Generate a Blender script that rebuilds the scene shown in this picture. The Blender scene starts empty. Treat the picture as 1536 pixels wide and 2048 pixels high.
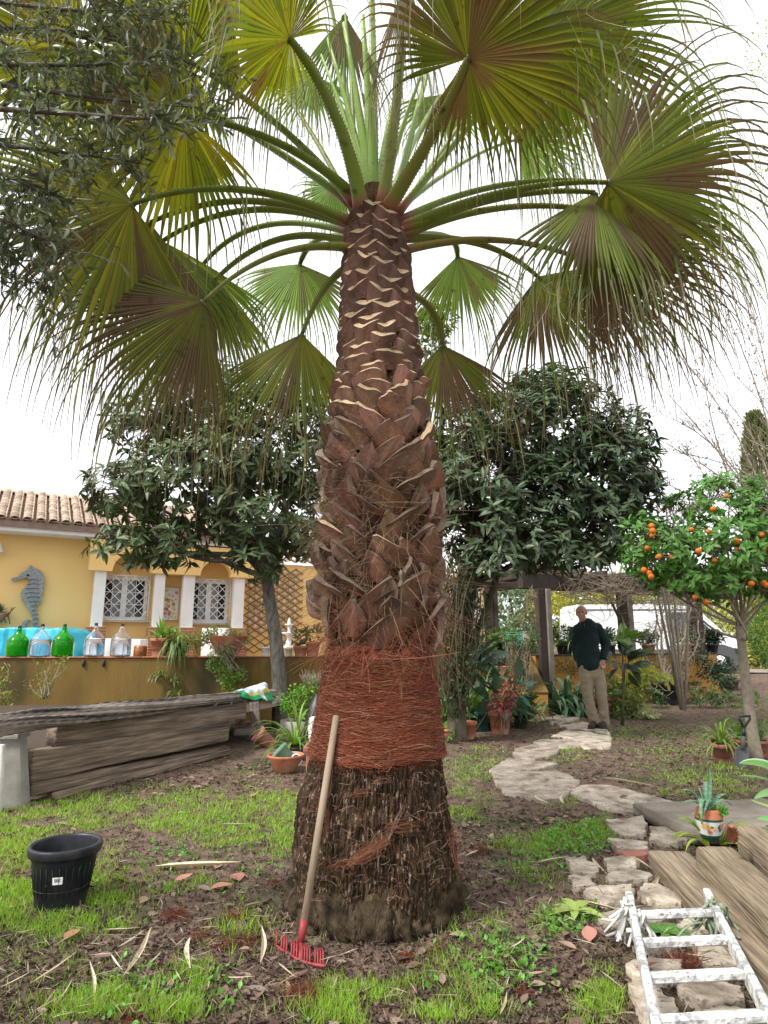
import bpy, bmesh, math, random
import numpy as np
from mathutils import Vector, Matrix
C = bpy.data.collections.new('garden'); bpy.context.scene.collection.children.link(C)
sc = bpy.context.scene
R = math.radians
rng = np.random.default_rng(7); random.seed(7)

# ---------------------------------------------------------------- camera, sky, sun, exposure
F_PX, PITCH, CAMZ = 1270.0, R(11.61), 1.30
cd = bpy.data.cameras.new('camera'); cam = bpy.data.objects.new('camera', cd); C.objects.link(cam)
cam.location = (0, 0, CAMZ); cam.rotation_euler = (R(90)+PITCH, 0, 0)
cd.sensor_fit = 'VERTICAL'; cd.sensor_height = 36; cd.lens = 36*F_PX/2048; cd.clip_start = .05; cd.clip_end = 2000
sc.camera = cam
w = bpy.data.worlds.new("World"); sc.world = w; w.use_nodes = True
nt = w.node_tree; nt.nodes.clear()
sky = nt.nodes.new('ShaderNodeTexSky'); sky.sky_type = 'NISHITA'; sky.sun_disc = False
SUN_EL, SUN_AZ = R(48), R(-125)      # azimuth measured from +Y towards +X
sky.sun_elevation = SUN_EL; sky.sun_rotation = SUN_AZ; sky.dust_density = 3.0; sky.air_density = 1.0
hs = nt.nodes.new('ShaderNodeHueSaturation'); hs.inputs['Saturation'].default_value = .12
hs.inputs['Value'].default_value = 1.0
bg = nt.nodes.new('ShaderNodeBackground'); bg.inputs['Strength'].default_value = .15
wo = nt.nodes.new('ShaderNodeOutputWorld')
mxw = nt.nodes.new('ShaderNodeMix'); mxw.data_type = 'RGBA'; mxw.inputs[0].default_value = .72; mxw.inputs[7].default_value = (3.4, 3.46, 3.58, 1)   # even cloud cover over the clear sky
nt.links.new(sky.outputs[0], hs.inputs['Color']); nt.links.new(hs.outputs[0], mxw.inputs[6]); nt.links.new(mxw.outputs[2], bg.inputs[0]); nt.links.new(bg.outputs[0], wo.inputs[0])
sd = bpy.data.lights.new('sun', 'SUN'); sd.energy = 1.5; sd.angle = R(10); sd.color = (1, .96, .9)
sun = bpy.data.objects.new('sun', sd); C.objects.link(sun)
sv = Vector((math.sin(SUN_AZ)*math.cos(SUN_EL), math.cos(SUN_AZ)*math.cos(SUN_EL), math.sin(SUN_EL)))
sun.rotation_euler = (-sv).to_track_quat('-Z', 'Y').to_euler(); sun.location = sv*30
sc.view_settings.view_transform = 'Standard'; sc.view_settings.look = 'None'; sc.view_settings.gamma = 1
sc.view_settings.use_curve_mapping = False
sc.view_settings.exposure = 1.55
sc.render.engine = 'CYCLES'; sc.cycles.max_bounces = 7; sc.cycles.transparent_max_bounces = 12
sc.cycles.diffuse_bounces = 4; sc.cycles.transmission_bounces = 6

# ---------------------------------------------------------------- measuring helpers
CP, SP = math.cos(PITCH), math.sin(PITCH)
def ray(px, py):
    u = (px-768)/F_PX; v = (py-1024)/F_PX
    return np.array([u, CP+v*SP, SP-v*CP])
def at(px, py, Y):
    d = ray(px, py); return np.array([0, 0, CAMZ]) + d*(Y/d[1])
def gh(x, y):
    x = np.asarray(x, float); y = np.asarray(y, float)
    t = np.clip((y-14)/6, 0, 1); return .37*t*t*(3-2*t)
def G(px, py, z=0.0):
    d = ray(px, py); t = (z-CAMZ)/d[2]; p = np.array([0, 0, CAMZ])+d*t; return p
def proj(P):
    P = np.asarray(P, float); x = P[..., 0]; y = P[..., 1]; z = P[..., 2]-CAMZ
    D = y*CP+z*SP; U = -y*SP+z*CP
    return 768+F_PX*x/D, 1024-F_PX*U/D
def depth(p): return p[1]*CP+(p[2]-CAMZ)*SP

# ---------------------------------------------------------------- numpy noise
def _h(i, j, k, s):
    n = (i*374761393+j*668265263+k*2147483647+s*1274126177) & 0xffffffff
    n = ((n ^ (n >> 13))*1274126177) & 0xffffffff
    return ((n ^ (n >> 16)) & 0xffff)/65535.0
def vn(P, s=0):
    P = np.asarray(P, float); f = np.floor(P); d = P-f; d = d*d*(3-2*d); f = f.astype(np.int64)
    r = 0
    for a in (0, 1):
        for b in (0, 1):
            for c in (0, 1):
                wgt = (d[..., 0] if a else 1-d[..., 0])*(d[..., 1] if b else 1-d[..., 1])*(d[..., 2] if c else 1-d[..., 2])
                r = r+wgt*_h(f[..., 0]+a, f[..., 1]+b, f[..., 2]+c, s)
    return r
def fbm(P, o=3, s=0):
    r = 0; a = .5; t = 0
    for k in range(o):
        r = r+a*vn(np.asarray(P)*2**k, s+k*17); t += a; a *= .5
    return r/t

# ---------------------------------------------------------------- materials
MATS = {}
def _n(nt, t, **k):
    n = nt.nodes.new(t)
    for a, b in k.items(): setattr(n, a, b)
    return n
def mat(name, c1, c2=None, scale=6, detail=6, rough=.8, bump=0, bscale=None, stretch=(1, 1, 1), metal=0, attr=False, trans=0,
        rnd=0, mul=False, spec=.3, spots=None, glass=0, c3=None, s3=1.5, coat=0, contrast=(.3, .7)):
    m = bpy.data.materials.new(name); m.use_nodes = True; nt = m.node_tree; L = nt.links
    b = nt.nodes['Principled BSDF']; out = nt.nodes['Material Output']
    tc = _n(nt, 'ShaderNodeTexCoord'); mp = _n(nt, 'ShaderNodeMapping'); mp.inputs['Scale'].default_value = stretch
    L.new(tc.outputs['Object'], mp.inputs[0])
    def rgb(c): return (c[0], c[1], c[2], 1)
    if attr:
        a = _n(nt, 'ShaderNodeAttribute'); a.attribute_name = 'Col'; col = a.outputs['Color']
    else:
        r = _n(nt, 'ShaderNodeRGB'); r.outputs[0].default_value = rgb(c1); col = r.outputs[0]
    def noise(sc_, det=6):
        n = _n(nt, 'ShaderNodeTexNoise'); n.inputs['Scale'].default_value = sc_; n.inputs['Detail'].default_value = det
        L.new(mp.outputs[0], n.inputs['Vector']); return n
    def mixc(fac, A, B, mode='MIX'):
        x = _n(nt, 'ShaderNodeMix', data_type='RGBA', blend_type=mode)
        if hasattr(fac, 'links'): L.new(fac, x.inputs[0])
        else: x.inputs[0].default_value = fac
        for s_, i in ((A, 6), (B, 7)):
            if hasattr(s_, 'links'): L.new(s_, x.inputs[i])
            else: x.inputs[i].default_value = rgb(s_)
        return x.outputs[2]
    def ramp(src, lo, hi):
        r = _n(nt, 'ShaderNodeMapRange'); r.inputs[1].default_value = lo; r.inputs[2].default_value = hi; r.clamp = True
        L.new(src, r.inputs[0]); return r.outputs[0]
    if c2 is not None: col = mixc(ramp(noise(scale, detail).outputs[0], *contrast), col, c2)
    if c3 is not None: col = mixc(ramp(noise(s3, 4).outputs[0], .5, .68), col, c3)
    if spots is not None:
        sc_, cs, lo, hi = spots; col = mixc(ramp(noise(sc_, 3).outputs[0], lo, hi), col, cs)
    if mul:
        at_ = _n(nt, 'ShaderNodeAttribute'); at_.attribute_name = 'Col'; col = mixc(1.0, col, at_.outputs['Color'], 'MULTIPLY')
    if rnd:
        oi = _n(nt, 'ShaderNodeObjectInfo'); r = _n(nt, 'ShaderNodeMapRange'); L.new(oi.outputs['Random'], r.inputs[0])
        r.inputs[3].default_value = 1-rnd; r.inputs[4].default_value = 1+rnd
        h = _n(nt, 'ShaderNodeHueSaturation'); L.new(r.outputs[0], h.inputs['Value']); L.new(col, h.inputs['Color']); col = h.outputs[0]
    L.new(col, b.inputs['Base Color']); b.inputs['Roughness'].default_value = rough; b.inputs['Metallic'].default_value = metal
    b.inputs['Specular IOR Level'].default_value = spec
    if coat: b.inputs['Coat Weight'].default_value = coat
    if glass:
        b.inputs['Transmission Weight'].default_value = glass; b.inputs['IOR'].default_value = 1.3
    if bump:
        bn = _n(nt, 'ShaderNodeBump'); bn.inputs['Strength'].default_value = bump; bn.inputs['Distance'].default_value = .02
        L.new(noise(bscale or scale*4, 5).outputs[0], bn.inputs['Height']); L.new(bn.outputs[0], b.inputs['Normal'])
    if trans:
        t = _n(nt, 'ShaderNodeBsdfTranslucent'); mx = _n(nt, 'ShaderNodeMixShader'); mx.inputs[0].default_value = trans
        tcl = mixc(1.0, col, (1.35, 1.3, .55), 'MULTIPLY')
        L.new(tcl, t.inputs[0]); L.new(b.outputs[0], mx.inputs[1]); L.new(t.outputs[0], mx.inputs[2]); L.new(mx.outputs[0], out.inputs[0])
    MATS[name] = m; return m

# ---------------------------------------------------------------- mesh builder
class MB:
    def __init__(s): s.V = []; s.F = []; s.C = []; s.n = 0
    def add(s, V, F, col=None):
        V = np.asarray(V, float).reshape(-1, 3)
        if not isinstance(F, (list, tuple)) or (len(F) and isinstance(F[0], (int, np.integer))): F = [F]
        groups = {}
        for f in F:
            f = np.asarray(f)
            if f.ndim == 1: f = f[None]
            groups.setdefault(f.shape[1], []).append(f)
        for k, g in groups.items(): s.F.append(np.concatenate(g)+s.n)
        s.V.append(V)
        c = np.ones((len(V), 3)) if col is None else np.broadcast_to(np.asarray(col, float), (len(V), 3))
        s.C.append(c); s.n += len(V); return s
    def mesh(s, name, off, smooth=True):
        V = np.concatenate(s.V)-off; me = bpy.data.meshes.new(name)
        me.vertices.add(len(V)); me.vertices.foreach_set('co', V.ravel())
        tot = np.concatenate([np.full(len(f), f.shape[1]) for f in s.F]); idx = np.concatenate([f.ravel() for f in s.F])
        me.loops.add(len(idx)); me.loops.foreach_set('vertex_index', idx.astype(np.int32))
        me.polygons.add(len(tot)); st = np.concatenate([[0], np.cumsum(tot)[:-1]])
        me.polygons.foreach_set('loop_start', st.astype(np.int32)); me.polygons.foreach_set('loop_total', tot.astype(np.int32))
        me.polygons.foreach_set('use_smooth', np.full(len(tot), smooth))
        a = me.color_attributes.new('Col', 'FLOAT_COLOR', 'POINT'); c = np.concatenate(s.C)
        a.data.foreach_set('color', np.hstack([c, np.ones((len(c), 1))]).ravel().astype(np.float32))
        me.update(calc_edges=True); me.validate(); return me
def rootloc(p):
    v = np.zeros(3)
    while p is not None: v = v+np.array(p.location); p = p.parent
    return v
def ob(name, mb, m, parent=None, smooth=True, loc=None, kind=None, label=None):
    base = rootloc(parent); off = base if loc is None else np.asarray(loc, float)
    me = mb.mesh(name, off, smooth); me.materials.append(m)
    o = bpy.data.objects.new(name, me); C.objects.link(o); o.parent = parent
    o.location = tuple(off-base)
    if kind: o['kind'] = kind
    if label: o['label'] = label
    return o
def inst(name, me, parent, Mx):
    o = bpy.data.objects.new(name, me); C.objects.link(o); o.parent = parent
    b = rootloc(parent); Mx = Mx.copy(); Mx.translation = Mx.translation-Vector(b); o.matrix_basis = Mx; return o
def thing(name, label, cat, loc=(0, 0, 0), group=None):
    o = bpy.data.objects.new(name, None); C.objects.link(o); o.location = tuple(float(x) for x in loc); o.empty_display_size = .1
    o['label'] = label; o['category'] = cat
    if group: o['group'] = group
    return o
def tag(o, label, cat, group=None):
    o['label'] = label; o['category'] = cat
    if group: o['group'] = group
    return o
def unit(v): v = np.asarray(v, float); return v/(np.linalg.norm(v, axis=-1, keepdims=True)+1e-12)
def basis(d, up):     # columns x, y=d, z~up
    d = unit(d); x = unit(np.cross(d, up)); z = np.cross(x, d); return np.stack([x, d, z], -1)
def scatter(mb, T, pos, rot, scl, col=None):
    TV, TF = T; pos = np.asarray(pos, float); N = len(pos)
    if N == 0: return
    scl = np.asarray(scl, float)
    if scl.ndim == 1: scl = scl[:, None]
    V = np.einsum('nij,nkj->nki', rot, TV[None]*scl[:, None, :])+pos[:, None]
    Fs = []
    for f in TF:
        f = np.asarray(f)
        Fs.append((f[None]+(np.arange(N)*len(TV))[:, None, None]).reshape(-1, f.shape[1]))
    c = None
    if col is not None: c = np.repeat(np.asarray(col, float), len(TV), 0)
    mb.add(V.reshape(-1, 3), Fs, c)
def leafT(n=4, wid=.28, fold=.05, bend=.15, shape='lance'):
    V = []; 
    for i in range(n+1):
        t = i/n
        if shape == 'lance': ww = math.sin(math.pi*t**.8)**.9*wid*.5 if 0 < t < 1 else 0
        elif shape == 'blade': ww = wid*.5*(1-t)**.6
        elif shape == 'round': ww = wid*.5*math.sqrt(max(0, 1-(2*t-1)**2))
        ww = max(ww, .004 if shape != 'blade' else 0)
        z = -bend*t*t
        V += [(-ww, t, z+fold*ww*4), (0, t, z), (ww, t, z+fold*ww*4)]
    F = []
    for i in range(n):
        a = i*3; F += [(a, a+1, a+4, a+3), (a+1, a+2, a+5, a+4)]
    return np.array(V), [np.array(F)]
def bladeT(bend=.3):
    V = np.array([(-.5, 0, 0), (.5, 0, 0), (-.38, .55, -bend*.3), (.38, .55, -bend*.3), (0, 1, -bend)]); return V, [np.array([(0, 1, 3, 2)]), np.array([(2, 3, 4)])]
def tube(mb, pts, rad, n=8, col=None, caps=True, flat=1.0, up=(0, 0, 1), jit=0):
    P = np.asarray(pts, float); m = len(P); rad = np.broadcast_to(np.asarray(rad, float), (m,))
    T = unit(np.gradient(P, axis=0)); u = np.asarray(up, float)
    a = np.linspace(0, 2*np.pi, n, endpoint=False); V = []
    x = None
    for i in range(m):
        if x is None:
            x = np.cross(T[i], u)
            if np.linalg.norm(x) < .05: x = np.cross(T[i], (1, 0, .1))
        else: x = x-T[i]*np.dot(x, T[i])
        x = unit(x); y = np.cross(T[i], x)
        r = rad[i]*(1+(rng.uniform(-jit, jit, n) if jit else 0))
        V.append(P[i]+np.outer(np.cos(a)*r, x)+np.outer(np.sin(a)*r*flat, y))
    V = np.concatenate(V); i = np.arange(m-1)[:, None]; j = np.arange(n)[None]
    F = np.stack([i*n+j, i*n+(j+1) % n, (i+1)*n+(j+1) % n, (i+1)*n+j], -1).reshape(-1, 4)
    if col is not None and np.ndim(col) == 2 and len(col) == m: col = np.repeat(np.asarray(col), n, 0)
    Fs = [F]
    if caps: Fs += [np.arange(n)[::-1], (m-1)*n+np.arange(n)]
    mb.add(V, Fs, col)
def ribbons(mb, P, wid, col):      # P (N,m,3) thin crossed strips, wid (N,m) or scalar; camera independent: triangular tubes
    N, m, _ = P.shape; T = unit(np.gradient(P, axis=1)); rr = unit(rng.normal(size=(N, 1, 3)))
    x = unit(np.cross(T, rr)); y = np.cross(T, x); wid = np.broadcast_to(wid, (N, m))[..., None]
    V = np.stack([P+x*wid, P-x*wid*.5+y*wid*.87, P-x*wid*.5-y*wid*.87], 2)   # N,m,3,3
    b = (np.arange(N)*m*3)[:, None, None]; i = (np.arange(m-1)*3)[None, :, None]; j = np.arange(3)[None, None]
    F = np.stack([b+i+j, b+i+(j+1) % 3, b+i+3+(j+1) % 3, b+i+3+j], -1).reshape(-1, 4)
    mb.add(V.reshape(-1, 3), [F], np.repeat(np.broadcast_to(col, (N, 3)), m*3, 0))
def lathe(mb, prof, n=32, origin=(0, 0, 0), axis=None, col=None, capb=True, capt=False):
    pr = np.asarray(prof, float); m = len(pr); a = np.linspace(0, 2*np.pi, n, endpoint=False)
    V = np.stack([pr[:, None, 0]*np.cos(a), pr[:, None, 0]*np.sin(a), np.repeat(pr[:, 1:2], n, 1)], -1).reshape(-1, 3)
    if axis is not None: V = V@np.array(Vector((0, 0, 1)).rotation_difference(Vector(axis)).to_matrix()).T
    V = V+np.asarray(origin); i = np.arange(m-1)[:, None]; j = np.arange(n)[None]
    F = np.stack([i*n+j, i*n+(j+1) % n, (i+1)*n+(j+1) % n, (i+1)*n+j], -1).reshape(-1, 4); Fs = [F]
    if capb: Fs.append(np.arange(n)[::-1])
    if capt: Fs.append((m-1)*n+np.arange(n))
    mb.add(V, Fs, col)
def boxm(mb, c, s, rot=None, b=.006, col=None, jit=0):      # chamfered box, c centre, s full size
    h = np.asarray(s, float)/2; b = min(b, h.min()*.45); V = []; idx = {}
    for sx in (-1, 1):
        for sy in (-1, 1):
            for sz in (-1, 1):
                sg = np.array([sx, sy, sz])
                for k in range(3):
                    o = h-b; o[k] = h[k]; idx[(sx, sy, sz, k)] = len(V); V.append(sg*o)
    F4 = []; F3 = []
    for k in range(3):
        a, c2 = [(1, 2), (2, 0), (0, 1)][k]
        for s_ in (-1, 1):
            q = []
            for (p, r) in ((-1, -1), (1, -1), (1, 1), (-1, 1)):
                sg = [0, 0, 0]; sg[k] = s_; sg[a] = p; sg[c2] = r; q.append(idx[(*sg, k)])
            F4.append(q if s_ > 0 else q[::-1])
            # edges along axis k
        for p in (-1, 1):
            for r in (-1, 1):
                q = []
                for (s2, kk) in ((-1, a), (1, a), (1, c2), (-1, c2)):
                    sg = [0, 0, 0]; sg[k] = s2; sg[a] = p; sg[c2] = r; q.append(idx[(*sg, kk)])
                F4.append(q if p*r < 0 else q[::-1])
    for sx in (-1, 1):
        for sy in (-1, 1):
            for sz in (-1, 1):
                q = [idx[(sx, sy, sz, k)] for k in range(3)]; F3.append(q if sx*sy*sz > 0 else q[::-1])
    V = np.array(V)
    if jit: V = V+rng.uniform(-jit, jit, V.shape)
    if rot is not None: V = V@np.asarray(rot).T
    mb.add(V+np.asarray(c), [np.array(F4), np.array(F3)], col)
def beam(mb, A, B, wd, ht, up=(0, 0, 1), b=.008, col=None, nseg=1, wob=0):
    """timber from A to B (centre line), wd sideways, ht along up; subdivided and worn when nseg>1"""
    A = np.asarray(A, float); B = np.asarray(B, float); d = unit(B-A); x = unit(np.cross(d, up)); z = np.cross(x, d); L = np.linalg.norm(B-A)
    if nseg == 1:
        boxm(mb, (A+B)/2, (wd, L, ht), np.stack([x, d, z], -1), b, col); return
    # rounded rect cross-section of 4*k points
    k = 14; cs = []
    for i in range(4*k):
        t = i/k; sidx = int(t); f = t-sidx
        p = [(-1+2*f, -1), (1, -1+2*f), (1-2*f, 1), (-1, 1-2*f)][sidx]; q = np.array(p)
        m_ = max(abs(q[0]), abs(q[1])); l = np.linalg.norm(q); rr = 1-.07*max(0, (l-1)/.414)**3
        cs.append(q*rr*np.array([wd/2, ht/2]))
    cs = np.array(cs); n = len(cs); V = []
    ph = rng.uniform(0, 100, 3)
    for i in range(nseg+1):
        t = i/nseg; p = A+(B-A)*t
        q = np.concatenate([cs*8, np.full((n, 1), t*L*1.3)], 1)+ph
        dr = (fbm(q, 3)-.5)*wob*2
        q2 = np.concatenate([cs*60, np.full((n, 1), t*L*1.5)], 1)+ph
        dr = dr+(vn(q2)-.5)*wob*.8
        sc_ = 1+dr/max(.02, min(wd, ht)/2)
        if i in (0, nseg): sc_ = sc_*.965
        o = (fbm(np.array([t*L*1.5, ph[0], 3.]), 2)-.5)*wob
        V.append(p+np.outer(cs[:, 0]*sc_, x)+np.outer(cs[:, 1]*sc_, z)+x*o)
    V = np.concatenate(V); i = np.arange(nseg)[:, None]; j = np.arange(n)[None]
    if col is None:      # grain running along the timber, knots and checks
        tl = np.repeat(np.linspace(0, L, nseg+1), n); cs2 = np.tile(cs, (nseg+1, 1))
        g1 = fbm(np.stack([cs2[:, 0]*95, cs2[:, 1]*95, tl*2.2], 1)+ph, 3); g2 = fbm(np.stack([cs2[:, 0]*12, cs2[:, 1]*12, tl*2.0], 1)+ph*2, 3); col = (np.clip(.72+.5*g1, .3, 1.4)*np.clip(.6+.8*g2, .5, 1.3))[:, None]*np.array([1, .98, .95])
    F = np.stack([i*n+j, (i+1)*n+j, (i+1)*n+(j+1) % n, i*n+(j+1) % n], -1).reshape(-1, 4)
    mb.add(V, [F, np.arange(n), (nseg*n+np.arange(n))[::-1]], col)
def beam_ob(name, A, B, wd, ht, m, parent=None, up=(0, 0, 1), nseg=60, wob=.01, label=None):
    """timber built along its own Y axis so that the grain follows it"""
    A = np.asarray(A, float); B = np.asarray(B, float); d = unit(B-A); x = unit(np.cross(d, up)); z = np.cross(x, d); L = np.linalg.norm(B-A); mb = MB(); beam(mb, (0, 0, 0), (0, L, 0), wd, ht, nseg=nseg, wob=wob)
    o = ob(name, mb, m, None, loc=(0, 0, 0), label=label); o.parent = parent; Mx = Matrix(np.stack([x, d, z], -1).tolist()).to_4x4(); Mx.translation = Vector(A-rootloc(parent)); o.matrix_basis = Mx; return o
def prism(mb, poly, dirv, col=None):      # closed 3D outline pushed along dirv
    P = np.asarray(poly, float); n = len(P); V = np.concatenate([P, P+np.asarray(dirv)])
    from mathutils.geometry import tessellate_polygon
    tri = np.array([t for t in tessellate_polygon([[Vector(p) for p in P]])])
    j = np.arange(n); S = np.stack([j, (j+1) % n, n+(j+1) % n, n+j], -1)
    mb.add(V, [tri, tri[:, ::-1]+n, S], col)
def mesh_fix(o):
    bm = bmesh.new(); bm.from_mesh(o.data); bmesh.ops.recalc_face_normals(bm, faces=bm.faces); bm.to_mesh(o.data); bm.free()
def bez(a, m, b, n=14):
    a, m, b = map(lambda q: np.asarray(q, float), (a, m, b)); c = 2*m-(a+b)/2; t = np.linspace(0, 1, n)[:, None]
    return (1-t)**2*a+2*t*(1-t)*c+t*t*b
def cvar(base, N, v=.15, h=.06):
    base = np.asarray(base, float); k = rng.uniform(1-v, 1+v, (N, 1)); return np.clip(base*k*(1+rng.uniform(-h, h, (N, 3))), 0, 1)

# ================================================================ materials
m_soil = mat('soil', (.062, .040, .028), (.2, .135, .098), scale=11, bump=1, bscale=60, rough=.95, c3=(.06, .07, .025), s3=1.1)
m_veg = mat('leaf_green', (1, 1, 1), attr=True, rough=.45, trans=.32, spec=.4)
m_gloss = mat('glossy_leaf', (1, 1, 1), attr=True, rough=.42, trans=.15, spec=.32)
m_frond = mat('palm_blade', (1, 1, 1), attr=True, rough=.5, trans=.43, spec=.3, spots=(17, (.07, .04, .012), .62, .78))
m_petiole = mat('palm_petiole', (1, 1, 1), attr=True, rough=.42, spec=.4, trans=0, bump=.15, bscale=90, spots=(14, (.05, .055, .01), .6, .75))
m_bark = mat('grey_bark', (.07, .06, .048), (.2, .185, .155), scale=22, rough=.9, bump=1, bscale=60, stretch=(1, 1, .35))
m_barkd = mat('dark_bark', (.06, .048, .035), (.14, .12, .09), scale=12, rough=.95, bump=.8, bscale=50, stretch=(1, 1, .3))
m_twig = mat('twig', (.2, .165, .12), (.3, .26, .2), scale=20, rough=.9)
m_pbase = mat('palm_root_bark', (1, 1, 1), attr=True, rough=.97, bump=1, bscale=120, stretch=(1, 1, .3), spec=.1)
m_fibre = mat('palm_fibre', (1, 1, 1), attr=True, rough=.85, spec=.15)
m_boot = mat('palm_leaf_base', (1, 1, 1), attr=True, rough=.6, bump=.5, bscale=70, stretch=(1, 1, .25), spec=.25, c2=None, spots=(9, (.07, .045, .032), .5, .75), rnd=.18)
m_sleeper = mat('weathered_sleeper', (.16, .122, .09), (.32, .25, .19), scale=40, rough=.9, bump=1, bscale=60, rnd=.15, mul=True, stretch=(1, .07, 1), c3=(.05, .04, .032), s3=4, contrast=(.38, .66))
m_beamw = mat('sun_bleached_timber', (.27, .215, .15), (.13, .1, .07), scale=60, rough=.9, bump=1, bscale=70, c3=(.1, .085, .055), s3=3, mul=True, stretch=(1, .06, 1), contrast=(.42, .68))
m_log = mat('twisted_log_grey', (.3, .26, .22), (.2, .17, .145), scale=5, rough=.95, bump=.5, bscale=50, mul=True)
m_concrete = mat('concrete', (.33, .31, .28), (.22, .21, .18), scale=7, rough=.92, bump=.4, bscale=120)
m_stone = mat('pale_limestone', (.47, .41, .325), (.25, .21, .165), scale=7, rough=.93, bump=1, bscale=20, c3=(.17, .13, .095), s3=6, rnd=.25, spots=(40, (.16, .12, .09), .58, .68))
m_wallo = mat('ochre_render_stained', (.22, .135, .036), (.13, .086, .028), scale=2.6, detail=9, rough=.95, bump=.3, bscale=40, stretch=(1, 1, .3), c3=(.055, .046, .02), s3=1.3)
m_walls = mat('ochre_render', (.44, .235, .05), (.33, .17, .04), scale=1.2, rough=.95, bump=.25, bscale=60)
m_house = mat('yellow_render', (.86, .60, .25), (.82, .55, .21), scale=.8, rough=.9, bump=.2, bscale=50)
m_white = mat('white_paint', (.8, .8, .78), (.72, .72, .7), scale=3, rough=.5)
m_whitep = mat('white_plaster', (.78, .76, .72), (.6, .57, .5), scale=5, rough=.8, bump=.2)
m_grille = mat('white_iron', (.82, .82, .8), rough=.4)
m_tile = mat('terracotta_roof_tile', (.42, .27, .19), (.6, .5, .4), scale=5, rough=.92, bump=.4, bscale=40, c3=(.2, .17, .13), s3=5, rnd=.3)
m_terra = mat('terracotta', (.46, .17, .09), (.36, .13, .07), scale=5, rough=.85, bump=.2, bscale=50, c3=(.5, .3, .2), s3=4, rnd=.12)
m_terrap = mat('pink_terracotta', (.36, .15, .115), (.3, .12, .09), scale=5, rough=.8, bump=.15, rnd=.1)
m_brick = mat('thin_red_brick', (.42, .17, .09), (.33, .13, .07), scale=12, rough=.9, bump=.3)
m_plastic = mat('black_plastic', (.016, .018, .024), (.04, .042, .046), scale=9, contrast=(.45, .75), spots=(30, (.09, .075, .06), .66, .74), rough=.42, spec=.4, bump=.08, bscale=14)
m_gplastic = mat('green_plastic', (.12, .25, .15), rough=.5)
m_dgreen = mat('dark_green_plastic', (.015, .07, .07), rough=.5)
m_glassd = mat('dark_window', (.03, .035, .04), rough=.12, spec=.6)
m_curtain = mat('grey_curtain', (.2, .22, .25), (.3, .32, .35), scale=4, rough=.9)
m_glassg = mat('green_glass', (.12, .75, .08), rough=.04, glass=.92, spec=.5)
m_glassc = mat('clear_glass', (.95, .97, 1), rough=.03, glass=.95, spec=.5)
m_cork = mat('cork_dark', (.05, .045, .04), rough=.8)
m_tarp = mat('blue_tarp', (.03, .46, .72), (.06, .6, .8), scale=4, rough=.4, spec=.5, bump=.5, bscale=12, trans=.25)
m_wood = mat('rake_wood', (.34, .26, .18), (.24, .18, .12), scale=18, rough=.7, stretch=(1, 1, .08), bump=.2)
m_redm = mat('red_painted_steel', (.3, .035, .04), (.2, .03, .03), scale=20, rough=.5)
m_ladder = mat('paint_splashed_ladder', (.62, .62, .6), (.3, .3, .3), scale=30, rough=.5, bump=.6, bscale=40, contrast=(.46, .56), c3=(.8, .8, .78), s3=9, spots=(55, (.22, .18, .14), .62, .7))
m_seahorse = mat('grey_metal', (.2, .22, .22), (.36, .38, .37), scale=26, rough=.5, metal=.3, bump=.9, bscale=40)
m_lattice = mat('trellis_wood', (.2, .1, .05), (.14, .07, .035), scale=9, rough=.85)
m_shell = mat('shell', (.62, .56, .48), (.4, .36, .31), scale=30, rough=.6, rnd=.3)
m_dwood = mat('dark_stained_wood', (.035, .025, .02), (.065, .048, .038), scale=8, rough=.75, stretch=(1, 1, .15), bump=.5, bscale=30)
m_gwood = mat('grey_wood', (.17, .145, .12), (.25, .22, .185), scale=6, rough=.85, bump=.5, bscale=30, mul=True)
m_van = mat('white_car_paint', (.82, .83, .84), rough=.25, coat=.5)
m_vang = mat('grey_van_plastic', (.09, .095, .1), rough=.6)
m_tyre = mat('tyre', (.02, .02, .02), rough=.9)
m_leafd = mat('dry_leaf', (1, 1, 1), attr=True, rough=.75, spec=.25, trans=.1)
m_orange = mat('orange_peel', (.55, .115, .01), (.62, .19, .018), scale=6, rough=.45, bump=.2, bscale=120, rnd=.12)
m_skin = mat('skin', (.48, .27, .19), (.42, .2, .14), scale=12, rough=.55, spec=.4)
m_hair = mat('grey_hair', (.45, .43, .4), (.3, .29, .27), scale=60, rough=.8)
m_sweat = mat('dark_green_fleece', (.006, .017, .018), (.011, .026, .027), scale=30, rough=.95, bump=.4, bscale=14)
m_chino = mat('beige_chinos', (.3, .245, .175), (.25, .2, .14), scale=6, rough=.9, bump=.7, bscale=9)
m_shoe = mat('brown_suede', (.035, .022, .018), (.055, .035, .028), scale=20, rough=.85)
m_green_net = mat('green_mesh', (.05, .28, .22), rough=.6)
m_bag = mat('bag_plastic', (1, 1, 1), attr=True, rough=.4, spec=.4)
m_paint = mat('painted_flat', (1, 1, 1), attr=True, rough=.5)
m_soilpot = mat('potting_soil', (.05, .035, .025), (.09, .065, .045), scale=30, rough=.95, bump=.8, bscale=80)

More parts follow.
